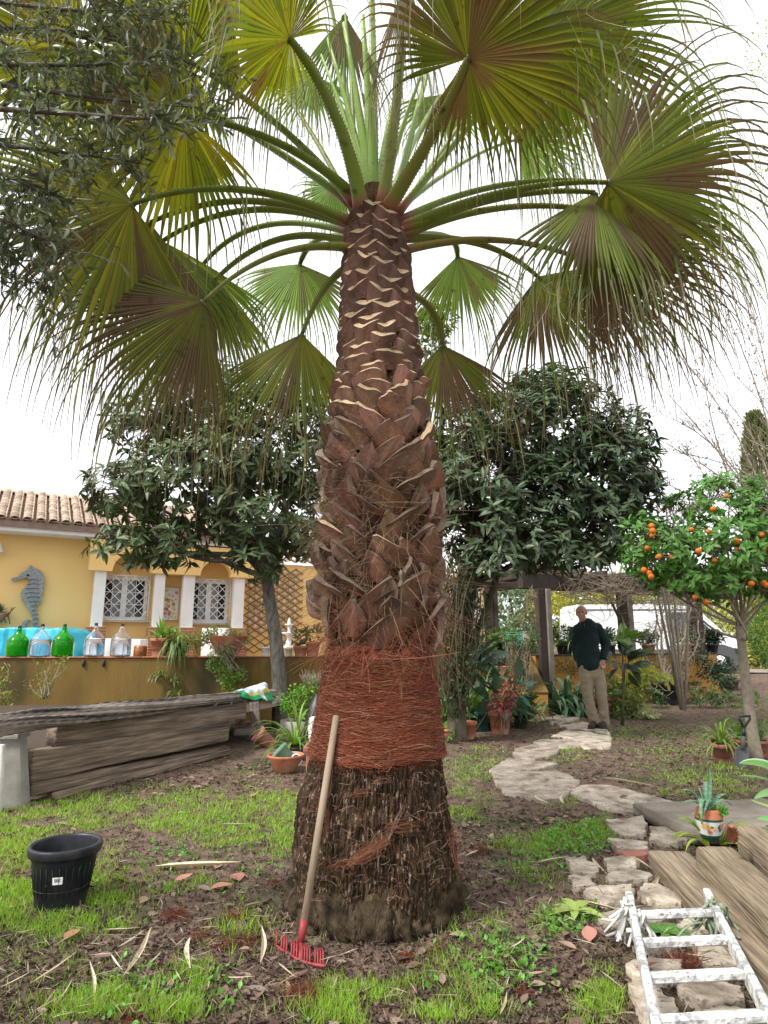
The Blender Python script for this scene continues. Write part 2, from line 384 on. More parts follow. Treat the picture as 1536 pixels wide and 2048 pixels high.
# ================================================================ ground
PY, = (3.51,)
def ngrid(x0, x1, y0, y1, nx, ny):
    X, Y = np.meshgrid(np.linspace(x0, x1, nx), np.linspace(y0, y1, ny)); i = np.arange(ny-1)[:, None]; j = np.arange(nx-1)[None]
    F = np.stack([i*nx+j, i*nx+j+1, (i+1)*nx+j+1, (i+1)*nx+j], -1).reshape(-1, 4); return X.ravel(), Y.ravel(), F
def gnoise(x, y):
    P = np.stack([x, y, np.zeros_like(x)], -1)
    near = np.clip((16-y)/3, 0, 1)*np.clip((x+10)/2, 0, 1)*np.clip((11-x)/2, 0, 1)
    return ((fbm(P*1.3, 3, 3)-.5)*.07+(fbm(P*9, 3, 5)-.5)*.03)*near
def gz(x, y): x = np.asarray(x, float); y = np.asarray(y, float); return gh(x, y)+gnoise(x, y)
mb = MB()
x, y, F = ngrid(-10, 11, .3, 16, 420, 330); mb.add(np.stack([x, y, gz(x, y)], -1), F)
x, y, F = ngrid(-10, 11, 16, 26, 40, 30); mb.add(np.stack([x, y, gh(x, y)], -1), F)
for (a, b_, c, d) in ((-400, -10, -400, 26), (11, 400, -400, 26), (-10, 11, -400, .3), (-400, 400, 26, 700)):
    x, y, F = ngrid(a, b_, c, d, 40, 60 if d > 20 else 30); mb.add(np.stack([x, y, gh(x, y)], -1), F)
o = ob('ground', mb, m_soil, kind='structure')
# gravel of the driveway beyond
mb = MB(); x, y, F = ngrid(2, 24, 20.5, 40, 20, 20); mb.add(np.stack([x, y, gh(x, y)+.006], -1), F)
ob('driveway', mb, mat('driveway_gravel', (.3, .25, .2), (.2, .17, .14), scale=14, rough=.95, bump=.6), kind='structure')

# ================================================================ house
HP = np.array([-5.91, 14.25]); HD = np.array([.87, .493]); HN = np.array([HD[1], -HD[0]])   # HN towards the garden
def HW(px, py, off=0.0):
    """pixel on the house wall plane (pushed `off` m to the garden) -> (s, z)"""
    d = ray(px, py); q = HP+HN*off; t = (q@HN)/(d[:2]@HN); p = d*t; return (p[:2]-q)@HD, p[2]+CAMZ
def hp(s, z, off=0.0):
    q = HP+HD*s+HN*off; return np.array([q[0], q[1], z])
HX = np.array([HD[0], HD[1], 0]); HNN = np.array([HN[0], HN[1], 0]); HROT = np.stack([HX, -HNN, [0, 0, 1]], -1)
def hbox(mb, s0, s1, z0, z1, o0, o1, b=.004, col=None):
    boxm(mb, hp((s0+s1)/2, (z0+z1)/2, (o0+o1)/2), (s1-s0, abs(o1-o0), z1-z0), HROT, b, col)
TER = .72     # terrace level
sL = HW(0, 1100)[0]-4; zE = HW(90, 1072)[1]
sR0 = HW(484, 1100)[0]; sR1 = HW(985, 1200)[0]
zB = HW(560, 1128)[1]
house = thing('house', 'yellow single storey house with tiled roof, arched porch and grilled windows', 'house', hp((sL+sR0)/2, 0))
mb = MB(); hbox(mb, sL, sR0, .0, zE, -.35, 0); hbox(mb, sR0-.01, sR1, 0, zB, -.34, -.004)
hbox(mb, sL, sR0, .0, zE, -6.35, -6.0); hbox(mb, sL, sL+.3, 0, zE-.002, -6.0, -.35); hbox(mb, sR0-.3, sR0-.002, 0, zE-.002, -6, -.35)
ob('wall', mb, m_house, house, smooth=False)
# porch fascia with arches
cols = [(HW(183, 1250), HW(206, 1250)), (HW(304, 1248), HW(326, 1248)), (HW(362, 1250), HW(387, 1250)), (HW(465, 1252), HW(486, 1252))]
OF = .42
cc = []
for (l, r) in ((183, 206), (305, 325), (362, 385), (465, 485)): cc.append((HW(l+3, 1200, OF)[0], HW(r+3, 1200, OF)[0]))
zc = HW(330, 1148, OF)[1]; zbase = HW(300, 1254, OF)[1]
zt = zE-.05
poly = []
s_l, s_r = cc[0][0]-.14, cc[3][1]+.2
outline = [(s_l, zt), (s_l, zc)]
for k in (0, 1, 2):
    a = cc[k][1]+.1; b_ = cc[k+1][0]-.1; outline += [(a, zc)]
    rad = (b_-a)/2; hgt = min(rad, .42) if k != 1 else 0.001
    if k != 1:
        for i in range(1, 14):
            t = math.pi*i/14; outline.append((a+rad-rad*math.cos(t), zc+hgt*math.sin(t)))
    outline += [(b_, zc)]
outline += [(s_r, zc), (s_r, zt)]
mb = MB(); prism(mb, [hp(s, z, OF+.06) for s, z in outline], -HNN*.22)
hbox(mb, s_l+.01, s_r-.01, zt-.05, zt-.006, .003, OF-.17)
o = ob('porch_fascia', mb, m_house, house, smooth=False); mesh_fix(o)
for (a, b_) in cc:
    mb = MB(); hbox(mb, a, b_, zbase, zc-.002, OF-.22+.03, OF); ob('column', mb, m_white, house, smooth=False)
    base = bpy.data.objects.new('column_base', None)
    mb = MB(); hbox(mb, a-.06, b_+.06, TER, zbase-.002, OF-.27, OF+.05); pb = ob('column_base', mb, m_whitep, house, smooth=False)
    nb = int((zbase-TER)/.065)
    for k in range(nb):
        z0 = zbase-(k+1)*.065
        mb = MB(); hbox(mb, a-.07, b_+.07, z0+.006, z0+.06, OF-.27, OF+.062, b=.006); ob('brick', mb, m_brick, pb, smooth=False)
# eaves band
mb = MB(); hbox(mb, sL, sR0+.1, zE-.02, zE+.17, -.3, .52, b=.01); ob('eaves_band', mb, m_white, house, smooth=False)
# roof slab and barrel tiles
th = R(24); rise = np.array([*(-HN*math.cos(th)), math.sin(th)])
s_end = sR0+.1; L_roof = 2.5
mb = MB(); A = hp(sL, zE+.19, .58); B = hp(s_end, zE+.19, .58); up3 = rise*L_roof
V = [A, B, B+up3, A+up3]; dn = np.array([0, 0, -.12]); 
bk = hp(sL, zE+.19, 0)-hp(sL, zE+.19, 8)
V2 = [V[3], V[2], V[2]+np.array([*(-HN*3.2), -1.2]), V[3]+np.array([*(-HN*3.2), -1.2])]
mb.add(np.array(V+[v+dn for v in V]), [np.array([(0, 1, 2, 3), (7, 6, 5, 4), (0, 4, 5, 1), (1, 5, 6, 2), (2, 6, 7, 3), (3, 7, 4, 0)])])
mb.add(np.array(V2+[v+dn for v in V2]), [np.array([(0, 1, 2, 3), (7, 6, 5, 4), (1, 5, 6, 2), (3, 7, 4, 0)])])
roof = ob('roof', mb, mat('roof_mortar', (.3, .2, .15), (.2, .15, .12), scale=8, rough=.95), house, smooth=False)
def tileT(L=.46, r0=.095, r1=.075, n=9, th_=.014):
    V = []
    for (yy, rr) in ((0, r0), (L, r1)):
        for q in (0, th_):
            for i in range(n):
                a = math.pi*i/(n-1); V.append(((rr-q)*math.cos(a), yy, (rr-q)*math.sin(a)*.85))
    F = []
    for i in range(n-1):
        F += [(i, i+1, 2*n+i+1, 2*n+i), (n+i+1, n+i, 3*n+i, 3*n+i+1), (i+1, i, n+i, n+i+1)]
    F += [(0, 2*n, 3*n, n), (n-1, 2*n-1, 4*n-1, 3*n-1)]
    return np.array(V), [np.array(F)]
TV, TF = tileT(); mt = MB(); mt.add(TV, TF); tme = mt.mesh('tile', np.zeros(3)); tme.materials.append(m_tile)
xt = HX; zt_ = np.cross(xt, rise)
sv0 = HW(-25, 1060)[0]; vis_end = HW(400, 1060)[0]
sp = .235; ncol = int((vis_end-sv0)/sp); nrow = 9; step = (L_roof-.02)/nrow; cnt = 0
for i in range(ncol):
    for k in range(nrow):
        if cnt >= 296: break
        p = hp(sv0+i*sp, zE+.19, .62)+rise*(k*step)+zt_*(.012+.006*rng.random())
        jx = rng.uniform(-.02, .02)
        Mx = Matrix(((xt[0]+jx*rise[0], rise[0]-jx*xt[0], zt_[0]), (xt[1], rise[1]-jx*xt[1], zt_[1]), (xt[2], rise[2], zt_[2]))).to_4x4(); Mx.translation = Vector(p)+Vector(xt)*rng.uniform(-.008, .008)
        inst('tile', tme, roof, Mx); cnt += 1
mb = MB()     # remaining tiles and valley tiles
rot = np.stack([xt, rise, zt_], -1); rotv = np.stack([xt, rise, zt_], -1)@np.diag([1, 1, -1.])
pos = []; posv = []
s = sL+.1
while s < s_end-.05:
    for k in range(nrow):
        q = hp(s, zE+.19, .62)+rise*(k*step)
        if not (sv0-.05 < s < sv0+ncol*sp-.05): pos.append(q+zt_*.015)
    for k in range(nrow): posv.append(hp(s+sp/2, zE+.19, .60)+rise*(k*step)+zt_*.075)
    s += sp
s = sv0
scatter(mb, (TV, TF), pos, np.repeat(rot[None], len(pos), 0), np.ones((len(pos), 3)))
scatter(mb, (TV*np.array([1, 1, .7]), TF), posv, np.repeat(rotv[None], len(posv), 0), np.ones((len(posv), 3)))
# ridge
pr = hp(sL, zE+.19, .62)+rise*L_roof
for k in range(int((s_end-sL)/.4)):
    q = pr+xt*(k*.4)+np.array([0, 0, -.01]); scatter(mb, (TV*np.array([1.2, 1, 1.1]), TF), [q], np.stack([-np.array([HN[0], HN[1], 0]), xt, [0, 0, 1]], -1)[None], np.ones((1, 3)))
ob('valley_and_ridge_tiles', mb, m_tile, roof, kind='stuff')
# little tiled coping on the lower wall
mb = MB(); pos = []
s = sR0+.12
while s < sR1: pos.append(hp(s, zB+.03, .12)); s += .23
rr = np.stack([HX, unit(np.array([*(-HN), .35])), unit(np.cross(HX, np.array([*(-HN), .35])))], -1)
scatter(mb, (TV, TF), pos, np.repeat(rr[None], len(pos), 0), np.ones((len(pos), 3)))
ob('coping_tiles', mb, m_tile, house, kind='stuff')
# windows
def window(px0, px1, pyt, pyb, pxm):
    s0, z1 = HW(px0, pyt); s1, _ = HW(px1, pyt); z0 = HW(pxm, pyb)[1]
    mb = MB(); t = .07
    hbox(mb, s0, s0+t, z0, z1, .002, .05); hbox(mb, s1-t, s1, z0, z1, .002, .05); hbox(mb, s0+t, s1-t, z1-t, z1, .003, .049); hbox(mb, s0+t, s1-t, z0, z0+t, .003, .049)
    sm = (s0+s1)/2; hbox(mb, sm-.06, sm+.06, z0+t, z1-t, .004, .045)
    for a, b_ in ((s0+t, sm-.06), (sm+.06, s1-t)):
        m_ = (a+b_)/2; hbox(mb, m_-.008, m_+.008, z0+t, z1-t, .006, .02)
        for k in (1, 2): z = z0+t+(z1-z0-2*t)*k/3; hbox(mb, a, b_, z-.008, z+.008, .006, .019)
    w_ = ob('window', mb, m_white, house, smooth=False)
    for a, b_ in ((s0+t, sm-.06), (sm+.06, s1-t)):
        mb = MB(); hbox(mb, a, b_, z0+t, z1-t, .001, .0035, b=.0005); ob('pane', mb, m_glassd, w_, smooth=False)
        mb = MB(); c = a if a < sm-.3 else b_; d_ = (b_-a)*.45
        hbox(mb, *( (a+.01, a+d_) if a > sm else (b_-d_, b_-.01)), z0+t+.01, z1-t-.01, .0036, .0048, b=.0003); ob('curtain', mb, m_curtain, w_, smooth=False)
    mb = MB(); hbox(mb, s0-.06, s1+.1, z0-.05, z0-.004, .002, .13, b=.006); ob('sill', mb, m_whitep, w_, smooth=False)
    # iron grille: frame and diagonal lattice
    mb = MB(); e = .05; g0, g1, h0, h1 = s0-.02, s1+.02, z0-.0, z1+.02; oo = .15
    def bar(a, b_, r=.009): tube(mb, [hp(a[0], a[1], oo), hp(b_[0], b_[1], oo)], r, 6)
    for a, b_ in (((g0, h0), (g1, h0)), ((g1, h0), (g1, h1)), ((g1, h1), (g0, h1)), ((g0, h1), (g0, h0))): bar(a, b_, .013)
    W_, H_ = g1-g0, h1-h0; n = 5; dx = W_/n; hh = dx*1.0
    k = -12
    for sgn in (1, -1):
        for k in range(-14, 15):
            # line s = k*dx + sgn*(z) clipped
            pts = []
            def f(z): return k*dx+sgn*z
            lo, hi = 0, H_
            za, zb = sorted(((0-k*dx)/sgn, (W_-k*dx)/sgn)); za = max(za, 0); zb = min(zb, H_)
            if zb-za > .03: bar((g0+f(za), h0+za), (g0+f(zb), h0+zb))
    for (a, z) in ((g0, h0+.1), (g1, h0+.1), (g0, h1-.1), (g1, h1-.1), (g0, (h0+h1)/2), (g1, (h0+h1)/2)):
        tube(mb, [hp(a, z, .004), hp(a, z, oo)], .008, 6)
        tube(mb, [hp(a-.04, z, oo), hp(a+.04, z, oo)], .006, 6)
    ob('grille', mb, m_grille, w_, smooth=True); return w_
window(203, 297, 1152, 1240, 250); window(378, 457, 1160, 1245, 418)
window(925, 952, 1178, 1257, 938)
# ceramic panel
def on_wall_box(name, label, cat, px0, px1, py0, py1, th_, m):
    pass
s0, z1 = HW(324, 1174, .02); s1, _ = HW(359, 1176, .02); z0 = HW(340, 1241, .02)[1]
cer = thing('ceramic_panel', 'white glazed panel painted with small yellow and pink flowers between two white columns', 'wall panel', hp((s0+s1)/2, z0, .03))
mb = MB(); hbox(mb, s0, s1, z0, z1, .003, .045, b=.012); ob('plaque', mb, mat('glazed_white', (.78, .77, .72), rough=.25), cer, smooth=False)
mb = MB()
for k in range(46):
    a = rng.uniform(s0+.05, s1-.05); z = rng.uniform(z0+.05, z1-.05); col = [(.75, .62, .2), (.6, .15, .2), (.12, .16, .12), (.4, .5, .6), (.7, .7, .35)][k % 5]; r = (.035, .035, .018, .02, .03)[k % 5]
    npet = 5 if r > .028 else 3
    for q in range(npet):
        an = q*2*math.pi/npet+k; cpt = hp(a+math.cos(an)*r*.7, z+math.sin(an)*r*.7, .0462)
        t = np.linspace(0, 2*np.pi, 7)[:-1]; mb.add(np.array([cpt+HX*math.cos(u)*r*.5+np.array([0, 0, math.sin(u)*r*.5]) for u in t]), [np.arange(6)], col)
o = ob('painted_flowers', mb, m_paint, cer, smooth=False, kind='stuff')
# seahorse
sh = [(30.0, 1152), (23, 1155.5), (21.5, 1150), (33, 1146), (37, 1139), (45, 1134.5), (50, 1126), (53, 1122), (57, 1127), (64, 1131), (70, 1136), (73, 1145), (74, 1153), (72, 1159), (75, 1166), (71, 1172), (72, 1178), (68, 1184), (70, 1190), (69, 1198), (64, 1203), (60, 1201), (60, 1212), (62, 1226), (64, 1240), (65, 1252), (64, 1262), (57, 1263), (55, 1252), (56, 1240), (54, 1226), (50, 1214), (44, 1203), (39, 1194), (37, 1182), (39, 1174), (45, 1166), (49, 1159), (50, 1151), (47, 1148), (38, 1150)]
sh = [(22+(p[0]-22)*1.28, 1100+(p[1]-1100)*.98+8) for p in sh]
seah = thing('seahorse', 'tall grey metal seahorse sculpture hung on the yellow wall', 'wall sculpture', hp(HW(70, 1250)[0], HW(70, 1250)[1], .05))
mb = MB(); prism(mb, [hp(*HW(*p, .10), .10) for p in sh], -HNN*.05); o = ob('seahorse_body', mb, m_seahorse, seah, smooth=False); mesh_fix(o)
mb = MB()
for k in range(11):
    t = k/10; a = (58+t*0-6+abs(t-.4)*6, 1160+t*85); cxp = (66, 66, 64, 64, 66, 68, 70, 70, 71, 72, 72)[k]; hw_ = (13, 15, 17, 18, 17, 14, 10, 8, 7, 6, 6)[k]*.8
    p = [hp(*HW(cxp-hw_, 1160+t*88, .11), .105), hp(*HW(cxp, 1157+t*88, .12), .12), hp(*HW(cxp+hw_, 1160+t*88, .11), .105)]; tube(mb, bez(*p, n=6), .012, 6)
ob('body_ridge', mb, m_seahorse, seah, kind='stuff')
mb = MB(); e = hp(*HW(56, 1150, .11), .105); lathe(mb, [(.0, 0), (.025, 0), (.02, .015), (0.001, .02)], 10, e, HNN); ob('eye', mb, m_cork, seah)
mb = MB(); tl = [(76, 1250), (72, 1268), (60, 1275), (50, 1270), (47, 1258), (50, 1246), (57, 1241), (62, 1243)]
tl = [hp(*HW(*p, .08), .08) for p in tl]; tube(mb, tl, [.05, .05, .052, .055, .05, .045, .035, .012], 8, flat=.5, up=tuple(HNN)); ob('curled_tail', mb, m_seahorse, seah)
# ceramic planter with face-like relief and succulent, far left
sp_, zp_ = HW(-6, 1232, .15)
pl = thing('wall_planter', 'reddish wall planter with a succulent and curly stems on the yellow wall', 'wall planter', hp(sp_, zp_-.1, .15))
mb = MB(); lathe(mb, [(.03, -.16), (.12, -.1), (.17, 0), (.19, .06), (.17, .06), (.15, 0)], 18, hp(sp_, zp_, .17)); ob('planter_bowl', mb, m_terra, pl)
mb = MB()
for (a, b_, c) in (((0, 1222), (14, 1232), (24, 1215)), ((10, 1228), (16, 1232), (20, 1248)), ((14, 1228), (19, 1225), (30, 1214)), ((4, 1225), (8, 1235), (12, 1246))):
    tube(mb, bez(*[hp(*HW(q[0], q[1], .2), .2) for q in (a, b_, c)], n=8), np.linspace(.02, .01, 8), 6)
ob('iron_scroll', mb, m_lattice, pl)
mb = MB(); N = 60; d = unit(rng.normal(size=(N, 3))+[0, 0, 1.0]); scatter(mb, leafT(3, .3, .1, .1), np.repeat([hp(sp_, zp_+.04, .17)], N, 0), basis(d, [0, 0, 1.1]), rng.uniform(.12, .26, N), cvar((.09, .16, .1), N)); ob('leaves', mb, m_veg, pl, kind='stuff')
# lamp on wall (white, only its foot shows at the left edge)
ls, lz = HW(-4, 1104, .2); lamp = thing('wall_lamp', 'white wall lamp at the left edge under the eaves', 'wall lamp', hp(ls, lz, 0))
mb = MB(); lathe(mb, [(.1, 0), (.09, .02), (.05, .16), (.02, .2)], 12, hp(ls, lz, .16)); tube(mb, [hp(ls, lz+.15, .01), hp(ls, lz+.22, .1), hp(ls, lz+.2, .16)], .015, 6); ob('lamp_shade', mb, m_white, lamp)
# trellis
s0, z1 = HW(492, 1132, .03); s1, _ = HW(607, 1140, .03); z0 = HW(550, 1306, .03)[1]
trl = thing('trellis', 'brown diamond trellis dotted with shells on the yellow wall', 'trellis', hp((s0+s1)/2, z0, .03))
W_, H_ = s1-s0, z1-z0; dx = W_/5.2; sl = .62
for sgn in (1, -1):
    for k in range(-14, 20):
        za, zb = sorted(((0-k*dx)*sl/sgn, (W_-k*dx)*sl/sgn)); za = max(za, 0); zb = min(zb, H_)
        if zb-za > .12:
            a = hp(s0+k*dx+sgn*za/sl, z0+za, .035+sgn*.008); b_ = hp(s0+k*dx+sgn*zb/sl, z0+zb, .035+sgn*.008); mb = MB(); beam(mb, a, b_, .012, .022, up=(0, 0, 1), b=.002); ob('slat', mb, m_lattice, trl, smooth=False)
ms = MB(); lathe(ms, [(.001, .03), (.03, .026), (.045, .012), (.048, 0)], 10, (0, 0, 0), HNN, capb=True); sme = ms.mesh('shell', np.zeros(3)); sme.materials.append(m_shell)
nz = int(H_/(dx*sl)); c = 0
for iz in range(0, 2*nz+2):
    for ix in range(0, 11):
        if (iz+ix) % 2 == 0: continue
        s_ = s0+ix*dx/2; z = z0+iz*dx*sl/2
        if s0+.08 < s_ < s1-.08 and z0+.5 < z < z1-.08:
            Mx = Matrix.Translation(Vector(hp(s_, z, .012))); inst('shell', sme, trl, Mx @ Matrix.Scale(rng.uniform(.8, 1.15), 4)); c += 1
# wind chime hanging in front of the trellis
cs_, cz_ = HW(527, 1180, .2); ch = thing('wind_chime', 'thin dark hanging chime in front of the trellis', 'wind chime', hp(cs_, cz_, .2))
mb = MB(); tube(mb, [hp(cs_, cz_+.3, .2), hp(cs_, cz_-.6, .2)], .004, 5)
for k in range(7): lathe(mb, [(.001, 0), (.025, .01), (.02, .03), (.001, .04)], 8, hp(cs_+rng.uniform(-.02, .02), cz_-.05-k*.08, .2))
ob('chime_string', mb, m_cork, ch)
# horn like hook by the far window
q = hp(*HW(963, 1222, .06), .06); hk = thing('wall_hook', 'small dark wrought iron hook beside the far window', 'hook', q)
mb = MB(); tube(mb, [q+HX*.0+[0, 0, .1], q+HX*.06, q+HX*0-np.array([0, 0, .12]), q-HX*.06, q+HX*-.02+[0, 0, .06]], .02, 6); ob('hook_body', mb, m_cork, hk)

# ================================================================ low garden wall and terrace
A2 = at(-60, 1312, 10.55)[:2]; B2 = at(640, 1312, 11.45)[:2]; ZW = 1.3-11*27/1270*1.0
A2[0] -= 3; A2[1] -= .4
wd = unit(np.array([B2[0]-A2[0], B2[1]-A2[1]])); B2 = A2+wd*((at(905, 1312, 11.8)[0]-A2[0])/wd[0])
ZW = float(at(300, 1313, 11.0)[2])
def seg_wall(name, label, A, B, z0, z1, th_, m, cap=None):
    t = thing(name, label, 'garden wall', (*(np.array(A)+np.array(B))/2, 0)); L = np.linalg.norm(np.array(B)-A); d = unit(np.array(B)-A); rot = np.array([[d[0], -d[1], 0], [d[1], d[0], 0], [0, 0, 1]])
    mb = MB(); c = (np.array(A)+B)/2; boxm(mb, (*c, (z0+z1)/2), (L, th_, z1-z0), rot, .012); ob('wall_body', mb, m, t, smooth=False)
    return t, rot, d
lw, lrot, ldir = seg_wall('garden_wall', 'long stained ochre garden wall behind the timber bed', A2, B2, -.1, ZW-.02, .22, m_wallo)
lnrm = np.array([ldir[1], -ldir[0]])
L = np.linalg.norm(B2-A2); k = 0; s = 0.0
while s < L-.2:     # thin terracotta coping pieces
    c = A2+ldir*(s+.15); mb = MB(); boxm(mb, (*c, ZW-.008), (.292, .27, .022), lrot, .005); ob('coping_tile', mb, m_terra if k % 3 else m_terrap, lw, smooth=False); s += .3; k += 1
mb = MB(); V = [(*(A2-lnrm*.1), TER), (*(B2-lnrm*.1), TER), (*hp(sR1, 0, 0)[:2], TER), (*hp(sL, 0, 0)[:2], TER)]
mb.add(np.array(V), [np.arange(4)]); ob('terrace', mb, mat('terrace_paving', (.35, .22, .15), (.28, .17, .12), scale=6), kind='structure')
def lw_pt(px, z=None, off=0.0):
    """point above the wall line under pixel column px"""
    z = ZW+.004 if z is None else z
    u = (px-768)/F_PX; A = A2+lnrm*off
    # x = u*depth, depth = y*CP+(z-CAMZ)*SP ; along the line
    k0 = A[0]-u*(A[1]*CP+(z-CAMZ)*SP); k1 = ldir[0]-u*ldir[1]*CP; t = -k0/k1; q = A+ldir*t; return np.array([q[0], q[1], z])
# drain spouts
for px in (167, 207):
    p = lw_pt(px, ZW-.1, .12); mb = MB(); tube(mb, [p+[0, 0, .05], p+[0, 0, -.05]], .025, 8); tag(ob('drain_spout', mb, m_cork, loc=p), 'dark drain stain plug on the ochre wall '+('below the clear bottle right of the tarp' if px < 190 else 'between the last two clear bottles'), 'drain spout', 'drain spouts in the garden wall')
# blue tarp over a table
def tarp():
    p0 = at(-70, 1256, 12.4); p1 = at(166, 1256, 12.6); W = p1[0]-p0[0]; H = p0[2]-TER; nx, ny = 90, 40; V = []
    for j in range(ny):
        t = j/(ny-1)
        for i in range(nx):
            s = i/(nx-1); x = p0[0]+W*s; arc = t*(1.1+H*1.0)
            if arc < 1.1: yy = p0[1]+1.1-arc; z = p0[2]
            else: yy = p0[1]-(arc-1.1)*.12; z = p0[2]-(arc-1.1)
            r = max(0, (s-.82)/.18); z -= (p0[2]-TER)*(.75*r**3)*(1 if t < 1 else 1)
            q = fbm(np.array([s*9, t*2.2, 4.]), 3)-.5; q2 = fbm(np.array([s*26, t*5, 9.]), 2)-.5
            yy += q*.22+q2*.08; z += q2*.05; z = max(z, TER+.01)
            V.append((x+q2*.05, yy, z))
    i = np.arange(ny-1)[:, None]; j = np.arange(nx-1)[None]; F = np.stack([i*nx+j, i*nx+j+1, (i+1)*nx+j+1, (i+1)*nx+j], -1).reshape(-1, 4)
    mb = MB(); mb.add(V, F); tag(ob('tarpaulin', mb, m_tarp, loc=(p0+p1)/2), 'bright blue tarpaulin draped over furniture on the terrace', 'tarpaulin')
tarp()
# white low boxes behind the bottles
for i, (a, b_, t, lab) in enumerate(((168, 222, 1277, 'white box behind the clear bottle next to the tarp'), (226, 282, 1278, 'white box behind the rightmost clear bottle'), (404, 452, 1256, 'white box with small black marks below the right grilled window'))):
    Y = 12.6 if i < 2 else 14.6; p = at(a, t, Y); q = at(b_, t, Y); mb = MB(); boxm(mb, ((p[0]+q[0])/2, Y+.2, (TER+p[2])/2), (q[0]-p[0], .4, p[2]-TER), None, .015)
    tag(ob('white_box', mb, m_white, loc=((p[0]+q[0])/2, Y+.2, TER)), lab, 'box', 'white boxes on the terrace')
# demijohns
def demijohn(px, green, label, h=.53, handle=False):
    p = lw_pt(px); r = .165; t = thing('demijohn', label, 'demijohn', p, 'glass demijohns along the garden wall'); m = m_glassg if green else m_glassc
    pr = [(r*.9, 0), (r, .03), (r*1.02, .2), (r*.98, .28), (r*.75, .335), (r*.42, .38), (.042, .42), (.032, .46), (.03, .49)]
    pr = [(a, z*h/.53) for a, z in pr]; inner = [(max(a-.008, .012), z if i else .01) for i, (a, z) in enumerate(pr)][::-1]
    mb = MB(); lathe(mb, pr+inner, 28, p, capb=True, capt=True); lathe(mb, [(.036, h-.085), (.04, h-.07), (.036, h-.055)], 16, p); ob('bottle', mb, m, t)
    mb = MB(); lathe(mb, [(.026, h-.04), (.028, h), (.01, h+.004)], 12, p, capt=True); ob('stopper', mb, m_cork if not green else m_dgreen, t)
    if not green or True:
        lv = h*.52; mb = MB(); lathe(mb, [(.001, .014), (r*.85, .014), (r*.93, .04), (r*.94, lv), (.001, lv)], 28, p, capb=False)
        ob('water', mb, m_glassg2 if green else m_waterc, t)
    if handle:
        mb = MB(); tube(mb, bez(p+[.035, 0, h-.1], p+[.1, 0, h-.13], p+[.07, 0, h-.22], 8), .012, 6); ob('handle', mb, m, t)
m_glassg2 = mat('green_liquid', (.25, .6, .03), rough=.05, glass=.8); m_waterc = mat('water_clear', (.8, .88, .95), rough=.02, glass=.9)
demijohn(33, True, 'green glass demijohn with a neck handle, at the left end of the row', .5, True)
demijohn(79, False, 'clear demijohn standing between the two green ones')
demijohn(124, True, 'green glass demijohn with a tall neck between two clear ones')
demijohn(187, False, 'clear demijohn at the right edge of the blue tarp', .55)
demijohn(240, False, 'clear demijohn filled with water, at the right end of the row', .54)
p = lw_pt(280); t = thing('jar', 'amber glass jar with brown contents beside the terracotta pot on the wall', 'jar', p)
mb = MB(); lathe(mb, [(.1, 0), (.11, .02), (.11, .15), (.09, .18), (.085, .18), (.1, .15), (.1, .02)], 20, p); ob('glass_jar', mb, mat('amber_glass', (.35, .13, .03), (.2, .07, .02), scale=10, rough=.15, spec=.6), t)
# fountain
fp = at(577, 1302, 13.2); fz = TER; k = depth(fp)/1270
t = thing('fountain', 'white three tiered garden fountain in front of the trellis', 'fountain', (fp[0], fp[1], TER))
def z_at(py): return at(577, py, 13.2)[2]
def rr_(px): return px*k
for nm, pr in (('basin', [(rr_(10), TER), (rr_(9), z_at(1298)), (rr_(15), z_at(1297)), (rr_(16), z_at(1292)), (rr_(14), z_at(1292)), (rr_(8), z_at(1293))]),
               ('pedestal', [(rr_(9), z_at(1293)), (rr_(6), z_at(1289)), (rr_(4), z_at(1278)), (rr_(6), z_at(1270))]),
               ('middle_bowl', [(rr_(5), z_at(1271)), (rr_(15), z_at(1267)), (rr_(15), z_at(1265)), (rr_(5), z_at(1267))]),
               ('stem', [(rr_(4), z_at(1267)), (rr_(2.5), z_at(1260)), (rr_(4), z_at(1253))]), ('top_bowl', [(rr_(3), z_at(1253)), (rr_(8.5), z_at(1250)), (rr_(8.5), z_at(1248)), (rr_(3), z_at(1250))]),
               ('finial', [(rr_(2), z_at(1250)), (rr_(4), z_at(1245)), (rr_(3), z_at(1241)), (rr_(1), z_at(1237)), (.002, z_at(1235))])):
    mb = MB(); lathe(mb, pr, 28, (fp[0], fp[1], 0)); ob(nm, mb, m_white, t)
